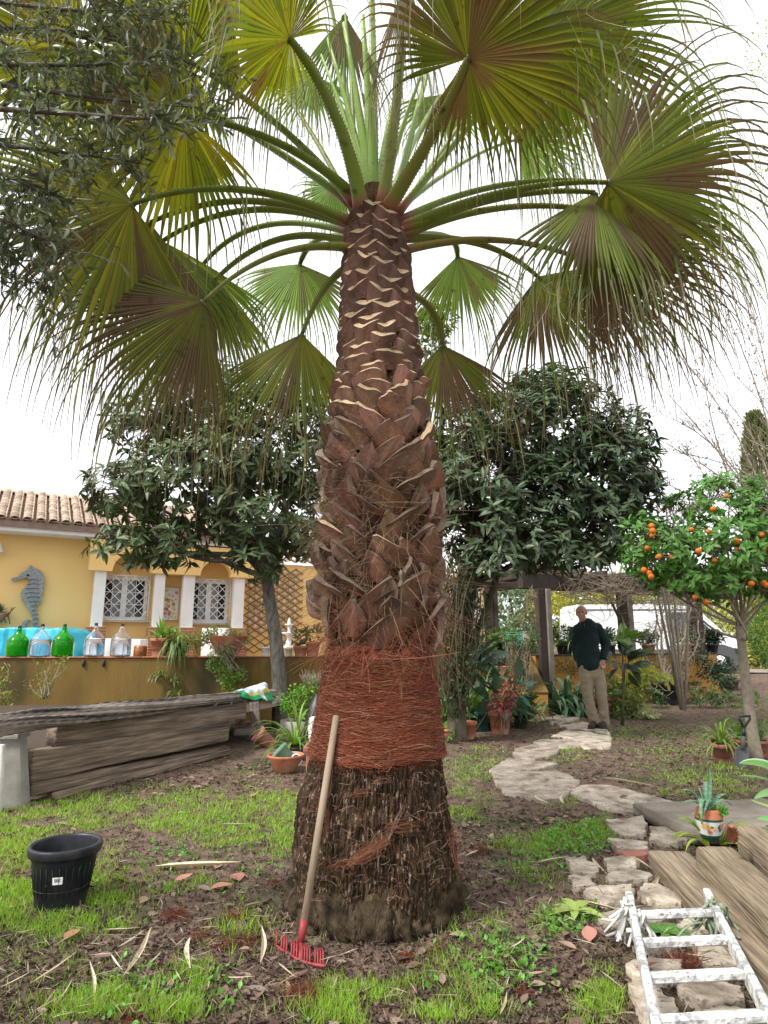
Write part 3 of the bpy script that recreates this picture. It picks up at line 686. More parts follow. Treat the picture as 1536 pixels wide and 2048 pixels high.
# ================================================================ plant builders
def strap_leaves(mb, base, n, L, wd, droop=.5, spread=.9, col=(.12, .22, .05), seg=7, vz=1.0, tipcol=None, fold=.25, azr=None):
    P0 = np.asarray(base, float)
    for i in range(n):
        az = rng.uniform(0, 2*math.pi) if azr is None else rng.uniform(*azr); tilt = rng.uniform(.1, spread); l = L*rng.uniform(.6, 1.1); h = np.array([math.cos(az), math.sin(az), 0]); d = h*math.sin(tilt)+np.array([0, 0, math.cos(tilt)*vz])
        p = P0+h*rng.uniform(0, .04); pts = [p.copy()]; s = l/seg; dd = d.copy()
        for k in range(seg): dd = unit(dd+np.array([0, 0, -droop*s/l*(k+1)*.5])+h*.02); p = p+dd*s; pts.append(p.copy())
        pts = np.array(pts); T = unit(np.gradient(pts, axis=0)); sx = unit(np.cross(T, h*.2+[0, 0, 1.0]))+0*T; nn = np.cross(sx, T); t = np.linspace(0, 1, seg+1)
        w_ = wd*.5*(1-.35*np.abs(t-.3))*np.clip((1-t)*3, .03, 1)
        V = np.stack([pts-sx*w_[:, None]+nn*w_[:, None]*fold, pts, pts+sx*w_[:, None]+nn*w_[:, None]*fold], 1).reshape(-1, 3)
        F = []
        for k in range(seg): a = k*3; F += [(a, a+1, a+4, a+3), (a+1, a+2, a+5, a+4)]
        c = np.array(col)*rng.uniform(.75, 1.25); C_ = np.repeat(c[None], len(V), 0)
        if tipcol is not None: m_ = np.repeat(t > .85, 3); C_[m_] = tipcol
        mb.add(V, [np.array(F)], C_)
def bush(mb, cen, rad, n, ls, col, T=None, cone=0, dirup=.5, seed=0, hollow=.0):
    T = T or leafT(3, .42, .06, .12); cen = np.asarray(cen, float); rad = np.asarray(rad, float)
    d = unit(rng.normal(size=(n*2, 3))); r = rng.uniform(hollow, 1, (n*2, 1))**.5; P = cen+d*r*rad
    q = fbm(P*(1.6/max(rad)), 2, seed)-.5; P = P[q > -.1][:n]; n = len(P); d = unit(P-cen)
    D = unit(d*.8+rng.normal(size=(n, 3))*.6+[0, 0, dirup*.3]); up = unit(rng.normal(size=(n, 3))*.5+[0, 0, 1.2]+d*.4)
    scatter(mb, T, P, basis(D, up), ls*rng.uniform(.6, 1.25, n), cvar(col, n, .3, .12))
def sprouts(mb, base, tips, r0=.01, r1=.004):
    for t in tips: b = np.asarray(base)+rng.normal(size=3)*[.02, .02, 0]; m_ = (b+t)/2+rng.normal(size=3)*.04; tube(mb, bez(b, m_, t, 6), np.linspace(r0, r1, 6), 5, col=(.1, .1, .045))
def pot_mesh(parent, p, r, h, m, rim=True, tilt=None, soil=True, taper=.72, name='pot', sunk=.85):
    ax = (0, 0, 1) if tilt is None else unit(tilt); mb = MB()
    pr = [(r*taper, 0), (r*(taper+.02), .01), (r*.93, h*.82)]
    if rim: pr += [(r*1.02, h*.82), (r*1.04, h*.86), (r*1.05, h*.98), (r*1.02, h)]
    else: pr += [(r, h)]
    pr += [(r*.9, h), (r*.88, h*.9), (r*.84, h*.3), (.001, h*.25)]
    lathe(mb, pr, 26, p, ax); o = ob(name, mb, m, parent)
    if soil: mb = MB(); lathe(mb, [(r*.9, h*sunk), (r*.5, h*(sunk+.04)), (.001, h*(sunk+.05))], 18, p, ax, capb=False); ob('soil', mb, m_soilpot, parent)
    return o
def gp(px, py): p = G(px, py); p[2] = float(gz(p[0], p[1])); return p
def px2m(p, n): return n*depth(p)/F_PX

# ================================================================ plants on the garden wall
p = lw_pt(320); t = thing('potted_plant', 'terracotta pot with a bright strappy plant beside the amber jar on the wall', 'potted plant', p)
pot_mesh(t, p, .17, .3, m_terra); mb = MB(); strap_leaves(mb, p+[0, 0, .26], 16, .5, .04, .6, 1.2, (.16, .3, .05)); bush(mb, p+[.05, 0, .36], (.16, .16, .1), 90, .09, (.13, .28, .05)); ob('leaves', mb, m_veg, t, kind='stuff')
mb = MB()
for az, L_ in ((.05, .75), (1.7, .4), (3.0, .5)):
    strap_leaves(mb, p+[0, 0, .28], 1, L_, .05, .9, 1.25, (.2, .36, .06), azr=(az, az+.05))
ob('long_leaf', mb, m_veg, t)
p = lw_pt(352); t = thing('potted_plant', 'striped spider plant spilling over the wall to the right of the terracotta pot', 'potted plant', p)
pot_mesh(t, p, .2, .22, m_cork, rim=False); mb = MB(); strap_leaves(mb, p+[0, 0, .2], 60, .55, .03, 1.5, 1.4, (.24, .34, .1)); strap_leaves(mb, p+[.05, -.1, .12], 30, .5, .025, 2.6, 1.5, (.12, .2, .05), azr=(-2.6, -.4)); ob('leaves', mb, m_veg, t, kind='stuff')
mb = MB()
for (dx, dz) in ((-.25, -.35), (.05, -.42), (.12, -.62), (-.12, -.3)):
    e = p+[dx, -.22, dz]; strap_leaves(mb, e, 18, .24, .02, 1.6, 1.5, (.17, .25, .08)); tube(mb, bez(p+[0, -.1, .15], p+[dx*.5, -.3, .05], e, 8), .004, 5, col=(.2, .25, .1))
ob('hanging_runner', mb, m_veg, t, kind='stuff')
p = lw_pt(455); t = thing('succulent_bowl', 'wide brown bowl overgrown with trailing yellow green succulent on the wall', 'potted plant', p)
mb = MB(); lathe(mb, [(.14, 0), (.2, .06), (.33, .32), (.34, .34), (.31, .34), (.2, .2)], 26, p); ob('bowl', mb, m_terra, t)
mb = MB(); RT = leafT(3, .5, .1, .1, 'round')
for (px, py, r_, n) in ((410, 1275, .22, 260), (440, 1270, .25, 300), (475, 1272, .2, 220), (385, 1285, .2, 200), (490, 1280, .1, 70)):
    bush(mb, at(px, py, lw_pt(px)[1]), (r_*1.2, r_*.8, r_*.7), n, .055, (.26, .32, .1), RT, seed=px)
for (px, py, r_, n) in ((440, 1310, .2, 240), (445, 1340, .18, 260), (480, 1350, .12, 120), (425, 1330, .12, 90)):
    bush(mb, at(px, py, lw_pt(px)[1]-.3), (r_, r_*.6, r_), n, .05, (.2, .32, .08), RT, seed=py)
ob('succulent_foliage', mb, m_veg, t, kind='stuff')
mb = MB()
for k in range(26):
    a = at(rng.uniform(420, 480), rng.uniform(1278, 1292), p[1]-.1); b_ = at(rng.uniform(425, 500), rng.uniform(1300, 1370), p[1]-.3); tube(mb, bez(a, (a+b_)/2+rng.normal(size=3)*.06+[0, -.1, 0], b_, 7), .007, 5)
ob('stems', mb, m_twig, t, kind='stuff')
for px, r_, h_, m, lab in ((531, .06, .13, m_white, 'small white pot to the left of the tree trunk on the wall'), (577, .06, .11, mat('cream_pot', (.62, .6, .4), rough=.6), 'small cream pot under the fountain on the wall')):
    p = lw_pt(px); t = thing('flower_pot', lab, 'pot', p, 'pots on the garden wall'); pot_mesh(t, p, r_*1.15, h_*1.2, m, rim=True, taper=.75)
for px, r_, h_, lab, cc_ in ((601, .13, .17, 'wide brown pot with a dark leafed plant just right of the fountain on the wall', (.05, .11, .04)), (625, .13, .24, 'tall brown pot with broad leaves next to the palm trunk on the wall', (.08, .15, .04))):
    p = lw_pt(px); t = thing('potted_plant', lab, 'potted plant', p, 'pots on the garden wall'); pot_mesh(t, p, r_, h_, m_terra)
    mb = MB(); bush(mb, p+[0, 0, h_+.14], (.15, .12, .15), 60, .12, cc_); ob('leaves', mb, m_veg, t, kind='stuff')

# shrubs growing in the bed behind the timbers
def stem_shrub(name, label, base, tops, col, ls, nl, hue=m_veg):
    t = thing(name, label, 'shrub', base); mb = MB(); lf = MB()
    for tp in tops:
        tp = np.asarray(tp); b = np.asarray(base)+rng.normal(size=3)*[.05, .05, 0]; pts = bez(b, (b+tp)/2+rng.normal(size=3)*.08, tp, 9); tube(mb, pts, np.linspace(.012, .004, 9), 5)
        idx = rng.integers(2, 9, nl); P = pts[idx]+rng.normal(size=(nl, 3))*.035; d = unit(rng.normal(size=(nl, 3))+[0, 0, .6]); scatter(lf, leafT(3, .4, .08, .1), P, basis(d, [.1, 0, 1.]), ls*rng.uniform(.6, 1.3, nl), cvar(col, nl, .3))
    ob('stem', mb, m_twig, t); ob('leaves', lf, hue, t, kind='stuff')
def bedp(px, py, off=.55): q = lw_pt(px, 1.0, off); return at(px, py, q[1])
stem_shrub('sapling_shrub', 'sparse leggy shrub in bud against the ochre wall, below the green bottles', bedp(90, 1425)*[1, 1, 0]+[0, 0, .45], [bedp(*q) for q in ((72, 1325), (100, 1330), (112, 1322), (60, 1360), (140, 1335), (128, 1320), (88, 1340))], (.2, .3, .04), .05, 34)
stem_shrub('leggy_shrub', 'sparse shrub at the left edge with bright yellow green shoots', bedp(-10, 1440)*[1, 1, 0]+[0, 0, .45], [bedp(*q) for q in ((8, 1325), (-10, 1335), (30, 1392), (22, 1400), (-15, 1380), (5, 1350), (12, 1410))], (.26, .36, .04), .06, 30)
p = bedp(465, 1395, .5); t = thing('potted_plant', 'pink plastic pot with a lacy geranium standing behind the log rail', 'potted plant', p)
pot_mesh(t, p-[0, 0, .12], .155, .2, m_terrap); mb = MB(); bush(mb, p+[0, .02, .22], (.2, .15, .16), 240, .06, (.16, .3, .05), RT); bush(mb, p+[-.1, .02, .38], (.2, .12, .14), 120, .06, (.2, .3, .07), RT)
ob('leaves', mb, m_veg, t, kind='stuff'); mb = MB(); boxm(mb, p-[0, 0, .3], (.4, .3, .35), None, .02); ob('planter_stand', mb, m_sleeper, t)

# ================================================================ timber raised bed, post, log rail
Lb, Rb = G(66, 1602), G(462, 1505); bd = unit(Rb-Lb); bn = np.array([bd[1], -bd[0], 0])      # bn to camera
bed = thing('timber_bed', 'raised bed edged with three stacked dark railway sleepers', 'raised bed', (Lb+Rb)/2)
def Bpt(px, py, off=0.0):
    d = ray(px, py); q = (Lb+bn*off)[:2]; t = (q@bn[:2])/(d[:2]@bn[:2]); return d*t+[0, 0, CAMZ]
def plankpx(tl, tr, bl, br, lab=None, off=0, thk=.12, m=None, nm='sleeper'):
    c = [Bpt(*q, off) for q in (tl, tr, br, bl)]; A = (c[0]+c[3])/2; B = (c[1]+c[2])/2; h_ = (np.linalg.norm(c[0]-c[3])+np.linalg.norm(c[1]-c[2]))/2
    up_ = unit((c[0]-c[3])+(c[1]-c[2])); return beam_ob(nm, A-bn*thk/2, B-bn*thk/2, thk, h_-.022, m or m_sleeper, bed, up=up_, nseg=90, wob=.012, label=lab)
plankpx((62, 1565), (460, 1490), (62, 1592), (462, 1512), 'lowest sleeper, paler along its top')
plankpx((66, 1508), (457, 1434), (64, 1560), (460, 1488))
plankpx((116, 1450), (495, 1400), (108, 1496), (490, 1440), 'upper sleeper with chamfered left end', off=-.04)
mb = MB(); V = [Lb-bn*.15, Rb-bn*.15, Rb+np.array([.4, 2.6, 0]), Lb+np.array([-3, 3.9, 0]), Lb+np.array([-2.5, -.6, 0])]; V = np.array(V); V[:, 2] = .4; V[2, 2] = .35
mb.add(V, [np.arange(5)]); ob('bed_soil', mb, m_soilpot, bed)
A, B = Bpt(105, 1596, .1), Bpt(462, 1518, .06); A[2] = .02; B[2] = .03; beam_ob('edging_pole', A, B, .05, .055, m_sleeper, bed, nseg=50, wob=.015)
# log rail
lg = [Bpt(-60, 1462, .1), Bpt(60, 1441, .08), Bpt(180, 1428, .05), Bpt(300, 1414, .0), Bpt(420, 1399, -.1), Bpt(520, 1391, -.2), Bpt(552, 1386, -.25)]
tlog = thing('log_rail', 'long gnarled grey log lying as a rail along the top of the timber bed', 'log', lg[3])
P = np.array(lg); tt = np.linspace(0, len(P)-1, 200); Pi = np.stack([np.interp(tt, np.arange(len(P)), P[:, k]) for k in range(3)], 1)
n = 84; a = np.linspace(0, 2*np.pi, n, endpoint=False); V = []; 
for i in range(200):
    t = i/199; r0 = (.085-.03*t)*(1 if i > 3 else .8)*(.55 if t > .985 else 1); T = unit(Pi[min(i+1, 199)]-Pi[max(i-1, 0)]); x = unit(np.cross(T, [0, 0, 1])); z = np.cross(x, T)
    aa = a+t*2.5; q = np.stack([np.cos(aa)*2.2, np.sin(aa)*2.2, np.full(n, t*5)], 1); q2 = np.stack([np.cos(aa)*9, np.sin(aa)*9, np.full(n, t*5+math.sin(t*20)*.2)], 1)
    r = r0*(.75+.5*fbm(q, 2, 1)+.55*(np.abs(fbm(q2, 2, 2)-.5))); V.append(Pi[i]+np.outer(np.cos(a)*r*.9, x)+np.outer(np.sin(a)*r, z))
V = np.concatenate(V); i = np.arange(199)[:, None]; j = np.arange(n)[None]
tl = np.repeat(np.linspace(0, 1, 200), n); aa = np.tile(a, 200)+tl*2.5; g1 = fbm(np.stack([np.cos(aa)*9, np.sin(aa)*9, tl*5+np.sin(tl*20)*.2], 1), 4, 4); g2 = fbm(np.stack([np.cos(aa)*5, np.sin(aa)*5, tl*8], 1), 2, 9)
lc = (np.clip((g1-.42)*6+.45, .09, 1.25)*np.clip(.4+1.1*g2, .4, 1.2))[:, None]*np.ones(3)
mb = MB(); mb.add(V, [np.stack([i*n+j, i*n+(j+1) % n, (i+1)*n+(j+1) % n, (i+1)*n+j], -1).reshape(-1, 4), np.arange(n)[::-1], 199*n+np.arange(n)], lc); ob('log', mb, m_log, tlog)
mb = MB()
for k in range(7): i = int(190-k*9); e = Pi[i]; tube(mb, bez(e, e+[.03, -.05, -.05], e+[.08*rng.normal(), -.07, -.09-.03*rng.random()], 6), [.02, .018, .015, .012, .008, .003], 6)
ob('split_stub', mb, m_log, tlog)
# concrete post and the pale one cut by the frame
pb, pt = G(34, 1612), Bpt(34, 1470, .1)
def post(px0, px1, pytop, pybase, label, m):
    b0, b1 = G(px0, pybase), G(px1, pybase); w_ = b1[0]-b0[0]; c = (b0+b1)/2; zt = at((px0+px1)/2, pytop, c[1])[2]; t = thing('fence_post', label, 'post', c, 'posts at the left end of the timber bed')
    tc = at((px0+px1)/2, pytop+10, c[1]+w_*.4); mb = MB(); beam(mb, (c[0], c[1]+w_*.3, -.05), (tc[0], c[1]+w_*.3, zt), w_, w_*.55, up=(0, 1, 0), b=.015); ob('shaft', mb, m, t, smooth=False)
    mb = MB(); x0 = w_*.5; 
    lathe(mb, [(w_*.72, zt-.035), (w_*.74, zt-.02), (w_*.72, zt), (w_*.5, zt+.03), (.001, zt+.034)], 4, (0, 0, 0)); V = mb.V[0]; cs_, sn = math.cos(math.pi/4), math.sin(math.pi/4); V = V@np.array([[cs_, sn, 0], [-sn, cs_, 0], [0, 0, 1]]); mb.V[0] = V+[tc[0], c[1]+w_*.3, 0]
    ob('cap', mb, m, t, smooth=False); return zt
post(4, 50, 1468, 1612, 'square grey concrete post with a chamfered cap at the end of the timber bed', m_concrete)
b0 = G(-14, 1622); t = thing('panel_post', 'white edged panel cut off by the left edge beside the concrete post', 'panel', b0)
mb = MB(); zt = at(0, 1490, b0[1])[2]; tq = at(-7, 1490, b0[1]); beam(mb, (b0[0]+.0, b0[1]+.02, -.03), (tq[0], b0[1]+.02, zt), .11, .05, up=(0, 1, 0), b=.01); ob('panel', mb, m_whitep, t)
# old post beside the tree
c = Bpt(506, 1512, -.35); c[2] = 0; t = thing('old_gate_post', 'leaning grey wooden post with a short cross piece at the right end of the bed', 'post', c)
zt = at(506, 1400, c[1])[2]; mb = MB(); beam(mb, c+[.05, 0, 0], c+[0, 0, zt], .11, .09, up=(0, 1, 0), nseg=20, wob=.02); ob('upright', mb, m_gwood, t); mb = MB(); q = at(488, 1462, c[1]-.08); beam(mb, q-[.12, .1, 0], q+[.16, 0, 0], .1, .09, nseg=8, wob=.01); ob('cross_piece', mb, m_gwood, t)
q = at(478, 1500, c[1]-.25); mb = MB(); beam(mb, q-[.12, .1, .0], q+[.1, .05, -.05], .1, .14, nseg=8, wob=.01); tag(ob('offcut_block', mb, m_sleeper, loc=q), 'dark offcut timber block against the end of the sleepers', 'timber block')
# bag over the log
def bag():
    c = Pi[158]; W = .62; nx, ny = 40, 22; V = []; Cc = []
    dirx = unit(np.array([bd[0], bd[1], .12]))
    for j in range(ny):
        t = j/(ny-1)
        for i in range(nx):
            s = i/(nx-1)*2-1; l = (t-.36)*(.42 if s > -.2 else .42-(-.2-s)*.3); r = .1; aa = np.clip(l/r, -1.7, 1.5); off = math.sin(aa)*r; z = math.cos(aa)*r
            ex = l-aa*r; z -= max(0, ex)*(.5+.7*max(0, s)) if ex > 0 else -ex*.1
            off += max(0, ex)*.5
            q = fbm(np.array([s*3+5, t*5, 2.]), 3)-.5; z += .008+.05*q*(1 if l > 0 else .5); off += .05*q
            V.append(c+dirx*(s*W/2+ex*.25)+bn*off+np.array([0, 0, z+.005]))
            g = t > .72 or (s < -.62 and t > .5); yl = .66 < t <= .72; tapeb = abs(s-.42-(t-.8)*.2) < .09
            Cc.append((.62, .63, .62) if tapeb else (.01, .27, .1) if g else (.7, .48, .05) if yl else ((.35, .4, .45) if (fbm(np.array([s*5, t*8, 1.]), 2) > .6) else (.72, .74, .74)))
    i = np.arange(ny-1)[:, None]; j = np.arange(nx-1)[None]; F = np.stack([i*nx+j, i*nx+j+1, (i+1)*nx+j+1, (i+1)*nx+j], -1).reshape(-1, 4)
    mb = MB(); mb.add(V, F, np.array(Cc)); o = ob('fertiliser_bag', mb, m_bag, loc=c); tag(o, 'empty white, green and yellow plastic sack draped over the log rail', 'sack')
    s_ = o.modifiers.new('t', 'SOLIDIFY'); s_.thickness = .006
    mb = MB(); e = c+dirx*(-.36)+[0, 0, .1]; tube(mb, [e+[.04, 0, 0], e+[-.03, -.02, .0], e+[-.06, -.04, -.06]], .006, 5, col=(.7, .45, .03)); ob('yellow_string', mb, m_bag, o)
bag()

# ================================================================ pots by the end of the bed
def loose_pot(px, py, rpx, hpx, m, label, tilt=None, soil=False, leaves=None, name='flower_pot', cat='pot', taper=.72, lift=0):
    p = gp(px, py)+[0, 0, lift]; r = px2m(p, rpx); h = px2m(p, hpx); p[1] += r; p[0] *= (p[1]/(p[1]-r)); t = thing(name, label, cat, p); pot_mesh(t, p, r, h, m, tilt=tilt, soil=soil, taper=taper)
    if leaves: mb = MB(); leaves(mb, p, r, h); ob('leaves', mb, m_veg, t, kind='stuff')
    return p, r, h
p = gp(567, 1550); r = px2m(p, 38); p[1] += r*.6; t = thing('terracotta_saucer', 'wide shallow brown bowl on the ground holding a green pot', 'bowl', p)
mb = MB(); h = .17; lathe(mb, [(r*.5, 0), (r*.62, .02), (r*.97, h*.85), (r, h*.9), (r, h), (r*.93, h), (r*.9, h*.85), (r*.55, h*.25), (.001, h*.2)], 36, p); ob('bowl_body', mb, m_terra, t)
bp = p.copy()
t = thing('flower_pot', 'green plastic pot lying tipped in the wide brown bowl', 'pot', bp+[-.04, 0, .1]); pot_mesh(t, bp+[.05, .02, .05], .13, .2, m_gplastic, tilt=(-.75, .1, .6), soil=False)
t = thing('flower_pot', 'small dark pot with a white rim lying in the wide brown bowl', 'pot', bp+[.1, 0, .08]); pot_mesh(t, bp+[.1, .06, .07], .055, .1, m_plastic, tilt=(.1, -.85, .45), soil=False)
mb = MB(); lathe(mb, [(.052, .092), (.062, .09), (.062, .106), (.052, .106)], 24, bp+[.1, .06, .07], unit(np.array((.1, -.85, .45))), capb=False); ob('rim', mb, m_white, t)
loose_pot(545, 1498, 17, 42, m_terrap, 'pink pot with a dark blue rim lying on its side near the wooden post', tilt=(-.7, -.2, .6))
t = bpy.context.scene.objects
p, r, h = loose_pot(594, 1520, 17, 33, m_plastic, 'black pot with a white sticker and a strappy plant, behind the brown bowl', soil=True, tilt=(.06, -.35, .93), name='potted_plant', cat='potted plant',
    leaves=lambda mb, p, r, h: (strap_leaves(mb, p+[-.02, -.06, h*.9], 46, .62, .028, .9, 1.35, (.17, .3, .05)), strap_leaves(mb, p+[.05, 0, h*.9], 4, .6, .04, .1, .25, (.3, .36, .1))))
mb = MB(); boxm(mb, p+[.07, -r*1.0, h*.62], (.05, .012, .02), None, .001); tag(ob('sticker', mb, m_white, loc=p+[.07, -r, h*.6]), 'white sticker stuck on the black pot by the bowl', 'sticker')
p = gp(634, 1572); p[1] += .2; t = thing('planter_box', 'pinkish square planter half hidden behind the palm base', 'planter', p); mb = MB(); k = px2m(p, 1)
for (dx, dy, sx, sy) in ((0, -.13, .36, .03), (0, .13, .36, .03), (-.17, 0, .03, .26), (.17, 0, .03, .26)): boxm(mb, p+[dx+.07, dy, .16], (sx, sy, .3), None, .006)
for (dx, dy, sx, sy) in ((0, -.15, .42, .03), (0, .15, .42, .03), (-.2, 0, .03, .28), (.2, 0, .03, .28)): boxm(mb, p+[dx+.07, dy, .32], (sx, sy, .045), None, .008)
boxm(mb, p+[.07, 0, .02], (.34, .26, .03)); ob('box_body', mb, m_terrap, t, smooth=False)
# planter shrub, black and white sacks
p = G(598, 1500); t = thing('round_leaf_shrub', 'dense little bright green round leafed bush against the ochre wall beside the palm', 'shrub', p)
mb = MB(); cy = p[1]+.9
for (px, py, rx, rz, n) in ((598, 1385, .26, .12, 320), (592, 1405, .28, .16, 480), (600, 1425, .2, .13, 260), (625, 1368, .12, .08, 120), (575, 1415, .12, .1, 120)): bush(mb, at(px, py, cy), (rx, .2, rz), n, .045, (.12, .3, .03), RT, seed=px)
ob('leaves', mb, m_gloss, t, kind='stuff'); mb = MB(); q = at(598, 1440, cy); lathe(mb, [(.2, 0), (.24, .1), (.26, .32), (.001, .3)], 20, (q[0], q[1], q[2]-.32)); ob('stone_pot', mb, m_concrete, t)
q = at(632, 1490, p[1]+.1); mb = MB()
x, y, F = ngrid(0, 1, 0, 1, 16, 20); V = np.stack([q[0]-.1+.3*x+.04*(fbm(np.stack([x*5, y*5, x*0], -1), 2)-.5), q[1]+.1*np.sin(3.1*x)*-1+.12*(fbm(np.stack([x*4, y*4, x*0+3], -1), 3)-.5), y*.4*(1-.3*(x-.5)**2)], -1); mb.add(V, F); s_ = ob('white_sack', mb, m_white, loc=q); tag(s_, 'white plastic sack behind the strappy plant beside the palm base', 'sack')
s_.modifiers.new('t', 'SOLIDIFY').thickness = .05
q = at(636, 1440, p[1]+.7); mb = MB(); lathe(mb, [(.14, -.5), (.2, -.3), (.19, 0), (.14, .2), (.05, .33), (.02, .36)], 20, q); V = mb.V[0]; V += (fbm(V*7, 3)[:, None]-.5)*.1; mb.V[0] = V; tag(ob('black_sack', mb, m_plastic, loc=q), 'crumpled black plastic sack propped behind the palm trunk', 'sack')
mb = MB()
for k in range(30): a_ = at(600+k*1.6+rng.normal(), 1345+rng.uniform(-8, 8), q[1]-.05); b_ = at(610+k*1.3, 1372+rng.uniform(-3, 3), q[1]-.05); tube(mb, [a_, b_], .0025, 4)
tag(ob('wire_bristles', mb, m_gwood, loc=q), 'fan of thin grey bristles above the round leafed bush', 'brush')

# ================================================================ right side: wall, steps, pergola
PB = [at(1078, 1180, 13.3), at(1405, 1196, 15.9)]
pd = unit(np.array([PB[1][0]-PB[0][0], PB[1][1]-PB[0][1]])); pn = np.array([pd[1], -pd[0]])
def PP(px, py, off=0.0):
    d = ray(px, py); q = PB[0][:2]+pn*off; t = (q@pn)/(d[:2]@pn); return d*t+[0, 0, CAMZ]
ZR = float(PP(1150, 1309)[2])
e0 = PP(1062, 1309)[:2]; e1 = PP(1425, 1309)[:2]
rw, rrot, rdir = seg_wall('garden_wall', 'sunlit ochre wall with plants along its top under the pergola', e0, e1, -.1, ZR-.02, .24, m_walls)
mb = MB(); c = (e0+e1)/2; boxm(mb, (*c, ZR-.005), (np.linalg.norm(e1-e0), .3, .03), rrot, .006); ob('coping', mb, m_dwood, rw)
mb = MB(); q0, q1 = e0+pn*-.12, e1+pn*-.12; mb.add(np.array([(*q0, .6), (*q1, .6), (*(q1-pn*6), .6), (*(q0-pn*7), .6)]), [np.arange(4)]); ob('pergola_floor', mb, m_soil, kind='structure')
per = thing('pergola', 'dark timber pergola with square posts and heavy beams behind the man', 'pergola', (*PB[0][:2], 0))
def ppost(px0, px1, m, z0=.0, off=.16, th_=.14, zt=None, lab=None):
    a, b_ = PP(px0, 1250, off), PP(px1, 1250, off); zt = PP((px0+px1)/2, 1172, off)[2] if zt is None else zt; mb = MB(); boxm(mb, ((a[0]+b_[0])/2, (a[1]+b_[1])/2, (z0+zt)/2), (np.linalg.norm((b_-a)[:2]), th_, zt-z0), rrot, .01); ob('post', mb, m, per, smooth=False, label=lab)
zb0, zb1 = PP(1110, 1181)[2], PP(1110, 1150)[2]
ppost(1075, 1091, m_dwood, zt=zb0); ppost(1091.6, 1101, m_gwood, zt=zb0, off=.2); ppost(1240, 1255, m_dwood, z0=ZR, off=0, zt=zb0); ppost(1255.4, 1264, m_gwood, z0=ZR, off=.04, zt=zb0); ppost(1381, 1403, m_dwood, z0=ZR, off=0, zt=zb0)
a, b_ = PP(1040, 1170, .0), PP(1470, 1170, .0); mb = MB(); boxm(mb, ((a[0]+b_[0])/2, (a[1]+b_[1])/2, (zb0+zb1)/2), (np.linalg.norm((b_-a)[:2]), .16, zb1-zb0), rrot, .012); ob('front_beam', mb, m_dwood, per, smooth=False)
c1, c2_ = at(985, 1160, 15.6), at(1085, 1166, 13.7); mb = MB(); beam(mb, (c1[0], c1[1], zb1-.09), (c2_[0], c2_[1], zb1-.09), .14, .2); ob('side_beam', mb, m_dwood, per, smooth=False)
for k in range(9):
    q = PP(1060+k*44, 1150); mb = MB(); A = np.array([q[0]-pn[0]*-.3, q[1]-pn[1]*-.3, zb1+.07]); B = np.array([q[0]-pn[0]*3.0, q[1]-pn[1]*3.0, zb1+.07]); beam(mb, A, B, .09, .13); ob('rafter', mb, m_dwood, per, smooth=False)
# diagonal brace
mb = MB(); beam(mb, PP(1217, 1192, .05), PP(1240, 1240, .05), .05, .05, up=(0, 1, 0)); ob('brace', mb, m_dwood, per, smooth=False)
# thin door post at the corner of the house
c = at(977, 1200, 16.2); zt = at(977, 1158, 16.2)[2]; mb = MB(); boxm(mb, (c[0], c[1], (TER+zt)/2), (.22, .2, zt-TER), None, .01); boxm(mb, (c[0]+.17, c[1]-.05, (TER+zt)/2), (.09, .12, zt-TER), None, .01); ob('post', mb, m_dwood, per, smooth=False)
# beam over the far window
mb = MB(); beam(mb, at(905, 1168, 15.3), at(1075, 1172, 13.9), .12, .14); ob('header_beam', mb, m_dwood, per, smooth=False)
# stairs with sloping side walls
st = thing('garden_steps', 'red tiled steps between two sloping ochre side walls', 'steps', at(1000, 1400, 12.5)*[1, 1, 0])
cx = at(1000, 1350, 12.6)[0]
m_steptile = mat('step_tile', (.5, .22, .13), (.42, .18, .11), scale=6, rough=.7)
for k in range(5):
    mb = MB(); boxm(mb, (cx, 12.2+k*.32+.16, .08+.16*k), (1.0, .32, .16), None, .004); so = ob('step', mb, m_walls, st, smooth=False)
    for q in range(4): mb = MB(); boxm(mb, (cx-.375+q*.25, 12.2+k*.32+.15, .165+.16*k), (.243, .34, .018), None, .003); boxm(mb, (cx-.375+q*.25, 12.196+k*.32, .08+.16*k), (.243, .012, .14), None, .003); ob('tile', mb, m_steptile, so, smooth=False)
def sidewall(pts_px, Y0, Y1, x):
    zz = [(12.0, .28), (13.6, 1.1), (14.0, 1.1), (14.0, -.1), (12.0, -.1)]
    return zz
for (x0, x1, prof) in ((at(1052, 1400, 12.2)[0], at(1080, 1400, 12.2)[0], [(11.6, -.05), (11.6, .42), (13.1, 1.12), (13.5, 1.12), (13.5, -.05)]), (at(948, 1400, 12.2)[0], at(968, 1400, 12.2)[0], [(11.9, -.05), (11.9, .3), (13.3, 1.1), (13.6, 1.1), (13.6, -.05)])):
    mb = MB(); prism(mb, [(x0, a, z) for a, z in prof], (x1-x0, 0, 0)); o = ob('side_wall', mb, m_walls, st, smooth=False); mesh_fix(o)
    mb = MB(); beam(mb, ((x0+x1)/2, prof[1][0]-.02, prof[1][1]+.012), ((x0+x1)/2, prof[2][0], prof[2][1]+.012), (x1-x0)+.03, .025); ob('coping', mb, m_wallo, st, smooth=False)
# trellis wall behind steps: low wall piece left of the steps
q0 = at(905, 1309, 13.2); q1 = at(952, 1309, 13.4); seg_wall('garden_wall', 'short ochre wall piece between the vine covered tree and the steps', q0[:2], q1[:2], -.1, ZR, .2, m_walls)
# dark ledge behind the steps
q = at(1000, 1293, 15.0); mb = MB(); boxm(mb, (q[0], q[1], (TER+q[2])/2), (1.7, .12, q[2]-TER), None, .01); tag(ob('planter_ledge', mb, m_dwood, loc=q), 'dark low ledge between the house corner and the big post', 'ledge')
